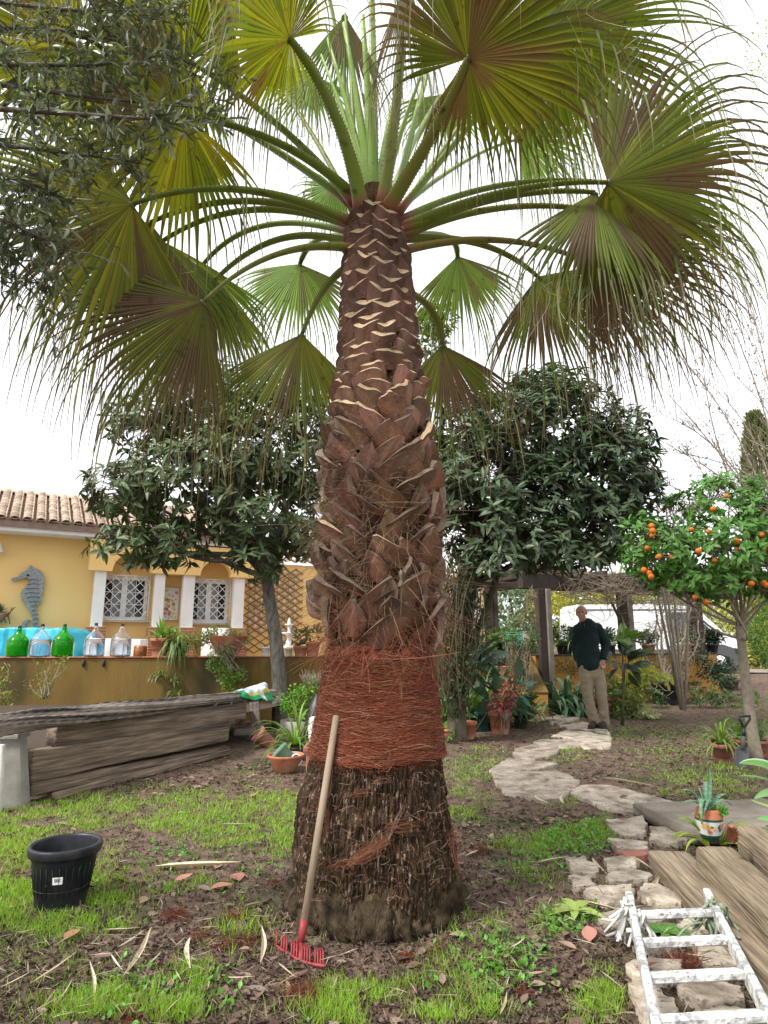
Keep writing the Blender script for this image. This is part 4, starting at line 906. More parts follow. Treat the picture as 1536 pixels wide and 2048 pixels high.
# green netting fence in the far gap
q = at(1045, 1290, 18.5); t = thing('net_fence', 'short turquoise mesh fence seen through the gap beside the big post', 'fence', (q[0], q[1], gh(0, q[1])))
for k in range(24):
    mb = MB(); x_ = at(1012+k*1.9, 1290, 18.5)[0]; tube(mb, [(x_, 18.5, .3), (x_, 18.5, at(1045, 1268, 18.5)[2])], .008, 5); ob('wire', mb, m_green_net, t)
for z_ in (1265, 1270, 1280, 1290): mb = MB(); tube(mb, [at(1011, z_, 18.49), at(1058, z_, 18.49)], .01, 5); ob('rail', mb, m_green_net, t)

# ---------------------------------------------------------------- the van
def van():
    Y0 = 20.0; x0 = at(1150, 1300, Y0)[0]; gzv = float(gh(8, Y0)); L_ = 5.5; k = L_/(at(1484, 1300, Y0)[0]-x0)
    t = thing('white_van', 'white panel van with black front bumper parked behind the pergola', 'van', (x0+L_/2, Y0+1, gzv)); X = lambda px, py: (at(px, py, Y0)[0], at(px, py, Y0)[2])
    side = [(1150, 1325), (1150, 1215), (1156, 1209), (1300, 1208), (1392, 1212), (1405, 1222), (1450, 1264), (1474, 1276), (1482, 1296), (1484, 1328), (1462, 1332), (1458, 1316), (1448, 1309), (1436, 1309), (1426, 1316), (1422, 1332)]
    pts = [X(*p) for p in side]; W = 1.9; ins = lambda z: .0 if z < gzv+1.1 else (z-gzv-1.1)*.12
    mb = MB(); from mathutils.geometry import tessellate_polygon
    n = len(pts); layers = [(0, 0), (.06, -.04), (W-.06, -.04), (W, 0)]
    V = []
    cen = np.mean(pts, 0)
    for li, (yy, gr) in enumerate(((0, .97), (.07, 1), (W-.07, 1), (W, .97))):
        for (x, z) in pts:
            yo = yy+(ins(z) if yy < 1 else -ins(z)); V.append((cen[0]+(x-cen[0])*gr, Y0+yo, cen[1]+(z-cen[1])*gr))
    tri = np.array([q for q in tessellate_polygon([[Vector((x, 0, z)) for x, z in pts]])]); Fq = []
    for li in range(3):
        for i in range(n): a_ = li*n+i; b2 = li*n+(i+1) % n; Fq.append((a_, b2, b2+n, a_+n))
    mb.add(np.array(V), [tri, tri[:, ::-1]+3*n, np.array(Fq)]); o = ob('body', mb, m_van, t, smooth=False); mesh_fix(o)
    def panel(nm, poly, m, off=.012, th_=.02):
        mb = MB(); P = [X(*p) for p in poly]; prism(mb, [(x, Y0-off+ins(z), z) for x, z in P], (0, th_, 0)); q = ob(nm, mb, m, t, smooth=False); mesh_fix(q); return q
    panel('side_window', [(1338, 1224), (1385, 1224), (1425, 1262), (1338, 1264)], m_glassd)
    panel('front_wing', [(1405, 1300), (1420, 1290), (1445, 1289), (1470, 1297), (1484, 1312), (1484, 1330), (1463, 1330), (1458, 1314), (1436, 1308), (1425, 1316), (1420, 1332), (1405, 1330)], m_vang, off=.03)
    panel('side_moulding', [(1152, 1298), (1405, 1300), (1405, 1306), (1152, 1304)], m_vang, off=.03)
    panel('headlight', [(1468, 1296), (1480, 1298), (1483, 1308), (1470, 1306)], m_glassd, off=.045)
    panel('door_mirror', [(1331, 1229), (1341, 1227), (1343, 1250), (1333, 1252)], m_vang, off=.14, th_=.1)
    panel('roof_gutter', [(1155, 1218), (1392, 1218), (1392, 1220), (1155, 1220)], m_vang, off=.02)
    ws = [X(1398, 1221), X(1452, 1264)]; mb = MB(); V = [(ws[0][0]+.02, Y0+.25, ws[0][1]), (ws[1][0]+.02, Y0+.12, ws[1][1]+.02), (ws[1][0]+.02, Y0+W-.12, ws[1][1]+.02), (ws[0][0]+.02, Y0+W-.25, ws[0][1])]; V2 = [(a-.02, b, c-.02) for a, b, c in V]
    mb.add(np.array(V+V2), [np.array([(0, 1, 2, 3), (7, 6, 5, 4), (0, 4, 5, 1), (1, 5, 6, 2), (2, 6, 7, 3), (3, 7, 4, 0)])]); ob('windscreen', mb, m_glassd, t, smooth=False)
    mb = MB(); a_ = X(1425, 1258); tube(mb, [(a_[0], Y0-.02, a_[1]), (X(1452, 1264)[0], Y0+.1, X(1452, 1264)[1]+.03)], .015, 5); tube(mb, [(X(1398, 1263)[0], Y0-.02, X(1398, 1264)[1]), (a_[0], Y0-.02, a_[1])], .012, 5); ob('wiper', mb, m_vang, t)
    # roof rack
    mb = MB()
    for px in range(1170, 1390, 24): a_ = X(px, 1209); tube(mb, [(a_[0], Y0+.15, a_[1]-.02), (a_[0], Y0+.15, a_[1]+.16)], .012, 5); tube(mb, [(a_[0], Y0+.15, a_[1]+.16), (a_[0], Y0+W-.15, a_[1]+.16)], .012, 5)
    a_, b_ = X(1168, 1209), X(1390, 1211); tube(mb, [(a_[0], Y0+.15, a_[1]+.16), (b_[0], Y0+.15, b_[1]+.16)], .012, 5); ob('roof_rack', mb, m_vang, t)
    for px in (1205, 1441):
        x_ = X(px, 1330)[0]
        for yy in (Y0-.02, Y0+W-.2): mb = MB(); lathe(mb, [(.2, 0), (.33, .01), (.34, .04), (.34, .18), (.33, .22), (.2, .22)], 26, (x_, yy, gzv+.34), (0, 1, 0), capt=True); wh = ob('wheel', mb, m_tyre, t); mb = MB(); lathe(mb, [(.2, -.005), (.19, -.02), (.05, -.03), (.001, -.03)], 20, (x_, yy, gzv+.34), (0, 1, 0)); ob('rim', mb, m_van, wh)
van()
# ================================================================ broadleaf trees
def tree(name, label, cat, base, fork, trunk_r, blobs, nros, leafL, col, T, m_leaf, m_tr, per=8, trunk_pts=None, nlimb=9, big=140, seed=0, hollow=.5, twig_r=.006, lt=.42, lift=.35, under=None):
    t = thing(name, label, cat, base); base = np.asarray(base, float); fork = np.asarray(fork, float)
    mb = MB(); tp = np.array(trunk_pts) if trunk_pts is not None else bez(base, (base+fork)/2+rng.normal(size=3)*.03, fork, 12)
    n = 26; tt = np.linspace(0, len(tp)-1, n); tp = np.stack([np.interp(tt, np.arange(len(tp)), tp[:, k]) for k in range(3)], 1)
    rr = trunk_r*(1-.3*np.linspace(0, 1, n))*(1+.25*np.exp(-np.linspace(0, 1, n)*14)); tube(mb, tp, rr, 18, jit=.05); ob('trunk', mb, m_tr, t)
    vol = np.array([b[1][0]*b[1][1]*b[1][2] for b in blobs]); pr = vol**.8/np.sum(vol**.8); P = []; Dn = []
    while len(P) < nros:
        b = blobs[rng.choice(len(blobs), p=pr)]; d = unit(rng.normal(size=3)); r = rng.uniform(hollow, 1)**.6; p = np.array(b[0])+d*r*np.array(b[1])
        ins = False
        for b2 in blobs:
            if b2 is not b and np.sum(((p-b2[0])/np.array(b2[1]))**2) < .45: ins = True
        if ins and rng.random() < .6: continue
        if fbm(p*1.7, 2, seed) < .33: continue
        P.append(p); Dn.append(d)
    P = np.array(P); Dn = np.array(Dn)
    # limbs: to blob centres and random rosettes, twigs to nearest limb node
    lb = MB(); nodes = []
    tg = [np.array(b[0]) for b in blobs]+[P[i]*.75+np.array(blobs[0][0])*.25 for i in rng.choice(len(P), nlimb)]
    for g in tg:
        s = fork if rng.random() < .7 else tp[-5]; m_ = (s+g)/2+rng.normal(size=3)*.12+[0, 0, -.05]; pts = bez(s, m_, g, 10); tube(lb, pts, np.linspace(trunk_r*lt, trunk_r*.1, 10), 7); nodes.append(pts[3:])
    nodes = np.concatenate(nodes); tw = []
    for p in P:
        dd = np.sum((nodes-p)**2, 1); q = nodes[np.argmin(dd)]; tw.append(bez(q, (p+q)/2+rng.normal(size=3)*.05-[0, 0, .03], p, 6))
    ribbons(lb, np.array(tw), np.linspace(twig_r*1.6, twig_r*.6, 6)[None], [1, 1, 1]); ob('limbs', lb, m_tr, t)
    N = nros*per; pos = np.repeat(P, per, 0)+rng.normal(size=(N, 3))*.02; ax = unit(np.repeat(Dn, per, 0)*.6+[0, 0, lift]+rng.normal(size=(N, 3))*.12)
    a = rng.uniform(0, 2*np.pi, N); x = unit(np.cross(ax, [0.3, .2, .9])); y = np.cross(ax, x); out = x*np.cos(a)[:, None]+y*np.sin(a)[:, None]; el = rng.uniform(-.35, .75, N)[:, None]
    d = unit(out+ax*el-[0, 0, .12]); rot = basis(d, ax+rng.normal(size=(N, 3))*.15); sc_ = leafL*rng.uniform(.6, 1.15, N); c = cvar(col, N, .28, .1)
    if under is not None: msk = rng.random(N) < under[1]; c[msk] = cvar(under[0], msk.sum(), .2)
    order = np.argsort(pos[:, 1]); bigi = order[:big]; rest = order[big:]
    fo = MB(); scatter(fo, T, pos[rest], rot[rest], sc_[rest], c[rest]); ob('foliage', fo, m_leaf, t, kind='stuff')
    # nearest leaves singly
    protos = []
    for k in range(5): mm = MB(); mm.add(T[0], T[1], cvar(col, 1, .3)[0]); me = mm.mesh('leaf', np.zeros(3)); me.materials.append(m_leaf); protos.append(me)
    for j, i in enumerate(bigi):
        Mx = Matrix(rot[i].tolist()).to_4x4() @ Matrix.Scale(sc_[i], 4); Mx.translation = Vector(pos[i]); inst('leaf', protos[j % 5], t, Mx)
    return t
def blob(px, py, Y, rpx, rpy, ry): p = at(px, py, Y); k = depth(p)/F_PX; return (p, (rpx*k, ry, rpy*k))
LT = leafT(4, .3, .10, .2)
Yt = 10.4
tp = [at(px, py, Yt) for px, py in ((562, 1455), (560, 1400), (557, 1340), (553, 1290), (546, 1240), (538, 1190), (533, 1150), (536, 1110))]; tp[0][2] = -.05
tree('loquat_tree', 'large leaved loquat tree with a slim grey trunk, spreading before the house porch', 'tree', tp[0], tp[-1], .125,
     [blob(520, 1010, Yt, 125, 110, 1.3), blob(380, 960, 10.0, 150, 100, 1.1), blob(260, 980, 9.9, 95, 65, .8), blob(450, 800, 10.4, 160, 70, 1.1), blob(300, 850, 10, 90, 60, .8), blob(250, 1090, 9.7, 75, 42, .6), blob(330, 1085, 9.8, 95, 50, .7), blob(600, 900, 10.6, 90, 130, 1.2), blob(515, 1120, 10, 60, 42, .5), blob(590, 1060, 10.4, 60, 60, .8), blob(480, 920, 10.2, 130, 90, 1)],
     1400, .205, (.075, .115, .045), LT, m_gloss, m_bark, per=8, trunk_pts=tp, seed=2, under=((.11, .12, .05), .18))
Yt = 9.3
tp = [at(px, py, 9.0) for px, py in ((912, 1420), (914, 1360), (916, 1300), (925, 1240), (930, 1180), (935, 1130))]; tp[0][2] = -.05
tr = tree('loquat_tree', 'big dense loquat tree right of the palm, its trunk wrapped in hanging vines', 'tree', tp[0], tp[-1], .12,
     [blob(1080, 860, Yt, 150, 120, 1.2), blob(1200, 950, Yt, 110, 100, 1.1), blob(980, 950, 9, 120, 110, 1.1), blob(1100, 1010, Yt, 150, 90, 1.2), blob(960, 1060, 8.8, 90, 70, .9), blob(1060, 1090, 8.8, 120, 48, .9), blob(1190, 1060, 9.2, 95, 65, 1), blob(1255, 880, 9.4, 60, 60, .7), blob(1275, 990, 9.4, 50, 60, .7), blob(930, 860, 9.4, 70, 90, 1), blob(1090, 780, 9.6, 80, 50, .8), blob(900, 980, 9, 50, 90, .8), blob(1000, 1125, 8.6, 75, 32, .7), blob(1140, 1118, 8.8, 85, 34, .7)],
     2000, .175, (.068, .105, .052), leafT(4, .32, .10, .12), m_gloss, m_barkd, per=9, trunk_pts=tp, seed=5, under=((.1, .13, .07), .12), lift=.6, hollow=.45)
mb = MB()      # vines on the trunk
for k in range(190):
    a = at(rng.uniform(880, 955), rng.uniform(1090, 1240), 8.9+rng.uniform(-.25, .25)); b_ = at(rng.uniform(880, 940), rng.uniform(1330, 1440), 8.8+rng.uniform(-.2, .3)); b_[2] = max(b_[2], .02); tube(mb, bez(a, (a+b_)/2+rng.normal(size=3)*[.12, .08, .1], b_, 9), rng.uniform(.003, .008), 4)
tube(mb, [at(932, 1300, 9), at(965, 1240, 9.1), at(985, 1180, 9.2), at(1000, 1130, 9.2)], .05, 8); tube(mb, [at(915, 1300, 8.95), at(945, 1215, 8.9), at(950, 1150, 9.1)], .045, 8)
ob('hanging_vines', mb, mat('vine_stem', (.055, .048, .03), (.11, .1, .055), scale=10, rough=.9), tr, kind='stuff')
mb = MB(); bush(mb, at(915, 1170, 9), (.5, .3, .5), 700, .07, (.05, .08, .03)); bush(mb, at(912, 1290, 8.9), (.22, .2, .6), 260, .05, (.07, .1, .04)); bush(mb, at(905, 1400, 8.8), (.3, .2, .25), 260, .07, (.05, .09, .03)); bush(mb, at(925, 1230, 9), (.4, .25, .5), 700, .07, (.05, .09, .035)); bush(mb, at(905, 1330, 8.7), (.3, .2, .45), 520, .07, (.06, .1, .035)); ob('ivy_leaves', mb, m_veg, tr, kind='stuff')

# orange tree
Yo = 7.35; b0 = gp(1514, 1524); 
tp = [b0, at(1500, 1430, b0[1]), at(1490, 1350, b0[1]), at(1484, 1290, b0[1]), at(1478, 1252, b0[1])]
ot = tree('orange_tree', 'small orange tree with ripe fruit and a slim bare trunk on the right', 'fruit tree', b0, tp[-1], .062,
     [blob(1440, 1100, 7.3, 120, 70, .8), blob(1320, 1110, 7.2, 85, 60, .6), blob(1420, 1010, 7.4, 75, 60, .6), blob(1500, 1060, 7.3, 80, 80, .7), blob(1290, 1080, 7.2, 45, 60, .5), blob(1560, 1130, 7.2, 70, 70, .7), blob(1460, 990, 7.6, 60, 40, .5), blob(1440, 1170, 7.2, 90, 30, .5), blob(1360, 1160, 7.1, 60, 35, .5)],
     760, .1, (.075, .19, .03), leafT(3, .42, .08, .15), m_gloss, m_twig, per=9, trunk_pts=tp, seed=9, big=100, lt=.26, nlimb=4, twig_r=.004, lift=.2)
mb = MB()
for a, m_, b_ in (((1478, 1252), (1462, 1225), (1400, 1200)), ((1484, 1268), (1500, 1240), (1530, 1205)), ((1480, 1255), (1482, 1215), (1475, 1150)), ((1484, 1270), (1500, 1225), (1560, 1190))):
    tube(mb, bez(at(*a, b0[1]), at(*m_, b0[1]), at(*b_, b0[1]), 10), np.linspace(.026, .01, 10), 8)
ob('limb', mb, m_twig, ot)
om = MB(); lathe(om, [(.001, -.038), (.02, -.034), (.034, -.018), (.0385, 0), (.034, .019), (.02, .034), (.004, .037)], 14, capt=True); ome = om.mesh('orange', np.zeros(3)); ome.materials.append(m_orange)
for (px, py) in ((1426, 1018), (1383, 1059), (1417, 1063), (1452, 992), (1474, 1082), (1524, 1070), (1303, 1052), (1305, 1062), (1304, 1071), (1294, 1096), (1318, 1113), (1343, 1114), (1288, 1140), (1302, 1153), (1429, 1121), (1491, 1127), (1503, 1167), (1528, 1166), (1533, 1170), (1412, 1204), (1390, 1194), (1474, 1099), (1528, 1097), (1397, 1102), (1507, 1094), (1448, 1130), (1298, 1146)):
    p = at(px, py, 6.72+rng.uniform(-.08, .12)); Mx = Matrix.Translation(Vector(p)) @ Matrix.Rotation(rng.uniform(0, 3), 4, 'X') @ Matrix.Scale(rng.uniform(.68, .9), 4); inst('orange', ome, ot, Mx)

# bare spreading tree behind and cypress, far shrubs
t = thing('bare_tree', 'leafless tree with long arching twigs and sparse dark red leaves behind the orange tree', 'tree', (*at(1500, 1300, 14)[:2], .0))
mb = MB(); root = at(1560, 1330, 14); root[2] = 0; fork = at(1570, 1130, 14); tube(mb, bez(root, (root+fork)/2, fork, 8), np.linspace(.13, .09, 8), 10); ends = []
tw = []
for (px, py) in ((1325, 830), (1350, 700), (1400, 640), (1420, 770), (1300, 870), (1440, 600), (1480, 560), (1500, 680), (1340, 970), (1380, 900), (1290, 900), (1530, 620), (1360, 1020), (1260, 985), (1450, 830), (1310, 760), (1480, 760), (1500, 880)):
    e = at(px, py, 14+rng.uniform(-1, 1.5)); pts = bez(fork, (fork+e)/2+rng.normal(size=3)*.3+[.3, 0, .0], e, 14); tube(mb, pts, np.linspace(.028, .006, 14), 5)
    for k in range(44):
        i = rng.integers(4, 14); q = pts[i]; d = unit((e-fork)+rng.normal(size=3)*1.6)*rng.uniform(.2, .75); tw.append(bez(q, q+d*.5+rng.normal(size=3)*.05, q+d, 6))
tw = np.array(tw); ribbons(mb, tw, np.linspace(.007, .003, 6)[None], [1, 1, 1]); ob('branches', mb, m_twig, t)
mb = MB(); N = 1300; i = rng.integers(0, len(tw), N); P = tw[i, rng.integers(2, 6, N)]+rng.normal(size=(N, 3))*.03; scatter(mb, leafT(2, .6, .1, .1), P, basis(rng.normal(size=(N, 3)), [0, .2, 1]), rng.uniform(.03, .08, N), np.where(rng.random((N, 1)) < .4, cvar((.22, .03, .05), N), cvar((.1, .09, .04), N)))
ob('leaves', mb, m_veg, t, kind='stuff')
mb = MB()      # reddish drooping leaves by the loquat edge
t2 = thing('red_leafed_branch', 'shrubby branch with dark reddish narrow leaves between the loquat and the orange tree', 'shrub', (*at(1300, 1300, 11)[:2], .3))
sprouts(mb, at(1350, 1240, 11)*[1, 1, 0]+[0, 0, .2], [at(*q, 11) for q in ((1290, 930), (1330, 1000), (1365, 1010), (1270, 950), (1310, 960))], .03, .008); ob('stems', mb, m_twig, t2)
mb = MB()
for q in ((1280, 940, 30, 16), (1300, 965, 25, 14), (1345, 1010, 30, 14), (1380, 1020, 14, 8), (1330, 1050, 25, 20)): b = blob(q[0], q[1], 11, q[2], q[3], .3); bush(mb, b[0], b[1], 200, .12, (.12, .05, .03), leafT(3, .2, .05, .3), seed=q[0])
ob('leaves', mb, m_veg, t2, kind='stuff')
def foliage_mass(name, label, cat, blobs, n, ls, col, T=None, kind=None, trunk=True, m=m_veg, tk=1.0):
    b0 = blobs[0][0]; t = thing(name, label, cat, (b0[0], b0[1], 0)); mb = MB()
    for k, b in enumerate(blobs): bush(mb, b[0], b[1], int(n*(b[1][0]*b[1][2])/sum(q[1][0]*q[1][2] for q in blobs)), ls, col, T, seed=k, hollow=.55)
    ob('crown', mb, m, t, kind='stuff')
    if trunk:
        mb = MB()
        for b in blobs: tube(mb, bez((b0[0], b0[1], 0), (np.array([b0[0], b0[1], 0])+b[0])/2+[.1, 0, 0], b[0], 8), np.linspace(.12, .03, 8)*tk, 7)
        ob('trunk', mb, m_barkd, t)
    return t
cyp = thing('cypress', 'tall narrow olive green cypress behind the bare tree on the right', 'tree', (*at(1508, 1300, 30)[:2], .3))
mb = MB(); top = at(1508, 830, 30); bt = at(1508, 1200, 30)[2]; N = 9000; h = rng.uniform(0, 1, N); a = rng.uniform(0, 2*np.pi, N); r = (.95*np.clip((1-h)*1.9, 0, 1)**.5+.08)*rng.uniform(.7, 1.05, N); P = np.stack([top[0]+r*np.cos(a), 30+r*np.sin(a), (bt-2)+(top[2]-bt+2)*h], 1)
d = unit(np.stack([np.cos(a)*.5, np.sin(a)*.5, np.ones(N)], 1)+rng.normal(size=(N, 3))*.3); scatter(mb, leafT(2, .3, .1, .1), P, basis(d, rng.normal(size=(N, 3))), rng.uniform(.2, .4, N), cvar((.13, .15, .06), N, .3)); ob('crown', mb, m_veg, cyp, kind='stuff')
mb = MB(); tube(mb, [(top[0], 30, 0), (top[0], 30, top[2]-.5)], [.2, .04], 8); ob('trunk', mb, m_barkd, cyp)
foliage_mass('grey_green_tree', 'soft grey green tree filling the gap beyond the terrace', 'tree', [blob(1030, 1210, 23, 70, 70, 1.5), blob(1000, 1260, 22, 60, 50, 1.2), blob(1060, 1265, 22, 50, 45, 1), blob(1010, 1150, 24, 60, 45, 1.5), blob(950, 1200, 24, 50, 60, 1)], 9000, .17, (.17, .24, .15))
foliage_mass('yellow_mimosa', 'yellow leaved shrub beyond the van roof between the pergola posts', 'tree', [blob(1150, 1190, 26, 70, 45, 1.5), blob(1110, 1240, 25, 50, 50, 1.2), blob(1300, 1185, 27, 80, 28, 1.5)], 7000, .17, (.42, .42, .07))
foliage_mass('golden_hedge', 'golden green hedge and dry stems beyond the van at the right', 'hedge', [blob(1500, 1240, 25, 60, 80, 1.5), blob(1440, 1210, 27, 60, 55, 1.5), blob(1510, 1310, 24, 50, 40, 1), blob(1200, 1200, 30, 80, 30, 1.5)], 9000, .18, (.36, .38, .09))
foliage_mass('dry_thicket', 'dry brown thicket behind the van roof', 'bush', [blob(1240, 1180, 31, 70, 35, 1.5), blob(1400, 1180, 31, 80, 40, 1.5), blob(1190, 1235, 31, 60, 40, 1), blob(1100, 1175, 33, 60, 55, 1)], 6000, .2, (.3, .25, .15))
foliage_mass('conifer_shrub', 'rounded bright green conifer cut off by the right edge', 'shrub', [blob(1545, 1265, 13, 38, 75, .6)], 5200, .1, (.1, .2, .035), leafT(2, .18, .1, .1), trunk=False)
foliage_mass('pale_foliage_tree', 'pale yellow green feathery tree behind the palm fronds at the top right', 'tree', [blob(1660, 260, 9, 50, 60, .5), blob(1535, 90, 9, 35, 60, .5), blob(1520, 390, 9.5, 60, 45, .5)], 900, .07, (.35, .4, .12), leafT(2, .3, .1, .1), trunk=True, tk=.4)
foliage_mass('garden_shrub', 'dark evergreen between the palm trunk and the house gable', 'shrub', [blob(850, 690, 13, 40, 60, 1), blob(880, 640, 13, 30, 30, .6)], 1400, .16, (.1, .15, .03))
foliage_mass('far_treeline', 'distant grey brown trees low on the horizon behind everything', 'trees', [blob(x, 1215+10*math.sin(x), 60, 130, 55, 4) for x in range(-200, 1800, 170)], 14000, .5, (.12, .15, .07), trunk=False)

# ================================================================ planting round the pergola wall and steps
def plant(name, label, cat, fn, loc, m=m_veg):
    t = thing(name, label, cat, loc); mb = MB(); fn(mb); ob('leaves', mb, m, t, kind='stuff'); return t
def wtop(px, off=0.0): return PP(px, 1309, off)
def potted(label, loc, r, h, m, fn, name='potted_plant', lm=m_veg, tilt=None, **k):
    t = thing(name, label, 'potted plant', loc); pot_mesh(t, np.asarray(loc), r, h, m, tilt=tilt, **k); mb = MB(); fn(mb, np.asarray(loc)+[0, 0, h*.85]); ob('leaves', mb, lm, t, kind='stuff'); return t
# on top of the wall
for (px, r_, ls, col, n, lab, m_) in ((1128, .38, .09, (.05, .1, .03), 700, 'dark bushy plant in a trough on the pergola wall left of the man', m_plastic), (1218, .3, .08, (.06, .12, .04), 600, 'rounded dark green bush on the wall directly behind the man', m_plastic),
                              (1298, .27, .1, (.1, .16, .07), 420, 'grey green leafy plant on the wall between two posts', m_terra), (1372, .26, .09, (.08, .14, .05), 350, 'low bushy plant on the wall under the van mirror', m_terra), (1425, .3, .12, (.03, .07, .04), 500, 'dark leafed plant at the right end of the wall before the van', m_plastic)):
    p = wtop(px); p[2] = ZR+.01; potted(lab, p, .16, .2, m_, lambda mb, q: bush(mb, q+[0, 0, .2], (r_, .2, r_*.55), n, ls, col, seed=px))
p = wtop(1150, .05); p[2] = ZR+.01; potted('arching strappy plant with long yellow green blades on the wall beside the man', p, .15, .22, m_dwood, lambda mb, q: (strap_leaves(mb, q, 50, .85, .03, 1.4, 1.3, (.24, .33, .07)), bush(mb, q+[-.1, 0, .15], (.3, .2, .2), 300, .07, (.08, .13, .04))))
p = wtop(1110, .12); p[2] = ZR+.01
mb = MB()
for q in ((1120, 1330, .2, .18), (1150, 1335, .18, .15), (1190, 1330, .12, .1), (1290, 1335, .2, .2), (1360, 1330, .2, .2)): bush(mb, PP(q[0], q[1], .22), (q[2]*1.3, .1, q[3]), 160, .05, (.07, .09, .03), seed=q[0])
for k in range(60): a_ = PP(rng.uniform(1110, 1400), 1312, .2); tube(mb, bez(a_, a_+[rng.normal()*.1, -.05, -.15], a_+[rng.normal()*.15, -.03, -rng.uniform(.2, .5)], 6), .004, 4, col=(.1, .09, .05))
tag(ob('trailing_ivy', mb, m_veg, loc=p, kind='stuff'), 'thin ivy trailing down the ochre pergola wall', 'ivy')
# hanging ivy mass by the steps
t = thing('ivy_curtain', 'thick curtain of small leaved ivy hanging over the stair wall', 'ivy', at(1040, 1400, 11.7)*[1, 1, 0]); mb = MB()
for (px, py, rx, rz, n) in ((1035, 1290, 34, 18, 700), (1035, 1330, 24, 30, 800), (1042, 1365, 16, 30, 500), (1060, 1300, 16, 25, 300), (1068, 1270, 14, 16, 200)): b = blob(px, py, 11.7, rx, rz, .2); bush(mb, b[0], b[1], n, .045, (.07, .12, .03), RT, seed=py)
ob('leaves', mb, m_veg, t, kind='stuff'); mb = MB()
for k in range(40): a_ = at(rng.uniform(1010, 1065), 1285, 11.6); b_ = at(rng.uniform(1015, 1060), rng.uniform(1340, 1410), 11.55); tube(mb, bez(a_, (a_+b_)/2+rng.normal(size=3)*.05, b_, 6), .004, 4)
ob('stems', mb, m_twig, t, kind='stuff')
t = thing('ivy_curtain', 'narrow ivy strand spilling down the left stair wall', 'ivy', at(965, 1400, 12)*[1, 1, 0]); mb = MB()
for (px, py, rx, rz, n) in ((945, 1280, 26, 12, 260), (965, 1305, 16, 20, 300), (978, 1335, 10, 22, 260)): b = blob(px, py, 12, rx, rz, .15); bush(mb, b[0], b[1], n, .045, (.05, .09, .03), RT, seed=py)
ob('leaves', mb, m_veg, t, kind='stuff')
t = thing('gate_stump', 'old grey stump like post overgrown with moss on top of the steps', 'post', at(1057, 1300, 12.6)*[1, 1, 0]+[0, 0, 1.1]); mb = MB(); q = at(1057, 1300, 12.6); tube(mb, [q, at(1056, 1262, 12.6)], [.12, .1], 12, jit=.1); ob('stump_body', mb, m_gwood, t)
t = thing('dried_flowers', 'hanging brown dried flower cluster in the gap beside the post', 'hanging plant', at(1050, 1230, 12.4)); mb = MB()
for (px, py) in ((1063, 1190), (1055, 1225), (1048, 1238), (1066, 1228)): b = blob(px, py, 12.4, 9, 9, .1); bush(mb, b[0], b[1], 40, .13, (.2, .16, .07), leafT(3, .2, .05, .4))
tube(mb, bez(at(1065, 1170, 12.4), at(1055, 1200, 12.4), at(1052, 1240, 12.4), 6), .008, 5, col=(.2, .17, .1)); ob('flower_heads', mb, m_veg, t, kind='stuff')
potted('small pot of bright green leaves on the stair wall', at(1005, 1300, 12.2), .13, .16, m_plastic, lambda mb, q: bush(mb, q+[0, 0, .08], (.25, .2, .2), 200, .1, (.1, .2, .04)))
q = at(938, 1285, 12.6); potted('dark bowl of drooping plants on the short wall by the vine covered tree', q-[0, 0, .12], .3, .25, m_dwood, lambda mb, q: bush(mb, q+[0, 0, .12], (.35, .2, .12), 220, .06, (.09, .14, .06)))
# agave clump by the path
t = thing('agave_clump', 'sprawling clump of long grey green agave leaves at the foot of the stair wall', 'agave', (at(1140, 1420, 12.1)[0], 12.1, 0))
for (px, py, n, l) in ((1135, 1400, 60, .95), (1175, 1408, 46, .85), (1105, 1398, 34, .8), (1155, 1400, 40, .7)):
    for k in range(n): mb = MB(); strap_leaves(mb, [at(px, 1420, 12.1)[0], 12.1+rng.uniform(-.2, .2), .08], 1, l, .075, 1.1, 1.45, (.08, .14, .075), seg=8); ob('leaf', mb, m_gloss, t)
# clumps right of the palm
p = gp(925, 1440); t = thing('strappy_clump', 'tall clump of grassy arching leaves right of the palm trunk', 'grass clump', p+[0, .4, 0]); mb = MB()
for (px, n, l) in ((895, 60, .8), (930, 80, 1.0), (965, 80, 1.05), (990, 60, .9), (905, 50, .8)): strap_leaves(mb, gp(px, 1452)+[0, rng.uniform(-.1, .2), 0], n, l, .03, .9, .75, (.12, .22, .045))
ob('leaves', mb, m_veg, t, kind='stuff')
plant('broad_leaf_plant', 'dark plant with a few broad bluish leaves behind the strappy clump', 'plant', lambda mb: (bush(mb, at(945, 1330, 9.6), (.28, .2, .35), 60, .3, (.05, .1, .06)), bush(mb, at(1010, 1390, 9.4), (.35, .2, .3), 60, .3, (.04, .09, .05)), sprouts(mb, at(945, 1440, 9.6)*[1, 1, 0], [at(945, 1340, 9.6), at(1000, 1390, 9.5)])), at(960, 1440, 9.6)*[1, 1, 0], m_gloss)
def gpot(px, py, rpx, hpx, m, label, fn, lm=m_veg, **k):
    p = gp(px, py); r = px2m(p, rpx); h = px2m(p, hpx); p[1] += r; p[0] *= p[1]/(p[1]-r); return potted(label, p, r, h, m, fn, lm=lm, **k)
gpot(936, 1480, 19, 34, m_terra, 'small terracotta pot with seedlings standing in front of the potted row', lambda mb, q: bush(mb, q, (.05, .05, .04), 14, .05, (.1, .2, .04)))
gpot(905, 1484, 22, 26, m_terra, 'low clay bowl with green weeds nearest the palm trunk', lambda mb, q: bush(mb, q+[-.03, -.1, -.02], (.13, .1, .08), 40, .08, (.12, .25, .04)), taper=.6)
gpot(915, 1462, 18, 26, m_terra, 'terracotta pot with a rosette of broad bright green leaves', lambda mb, q: bush(mb, q+[0, 0, .16], (.25, .2, .2), 80, .2, (.12, .25, .05)))
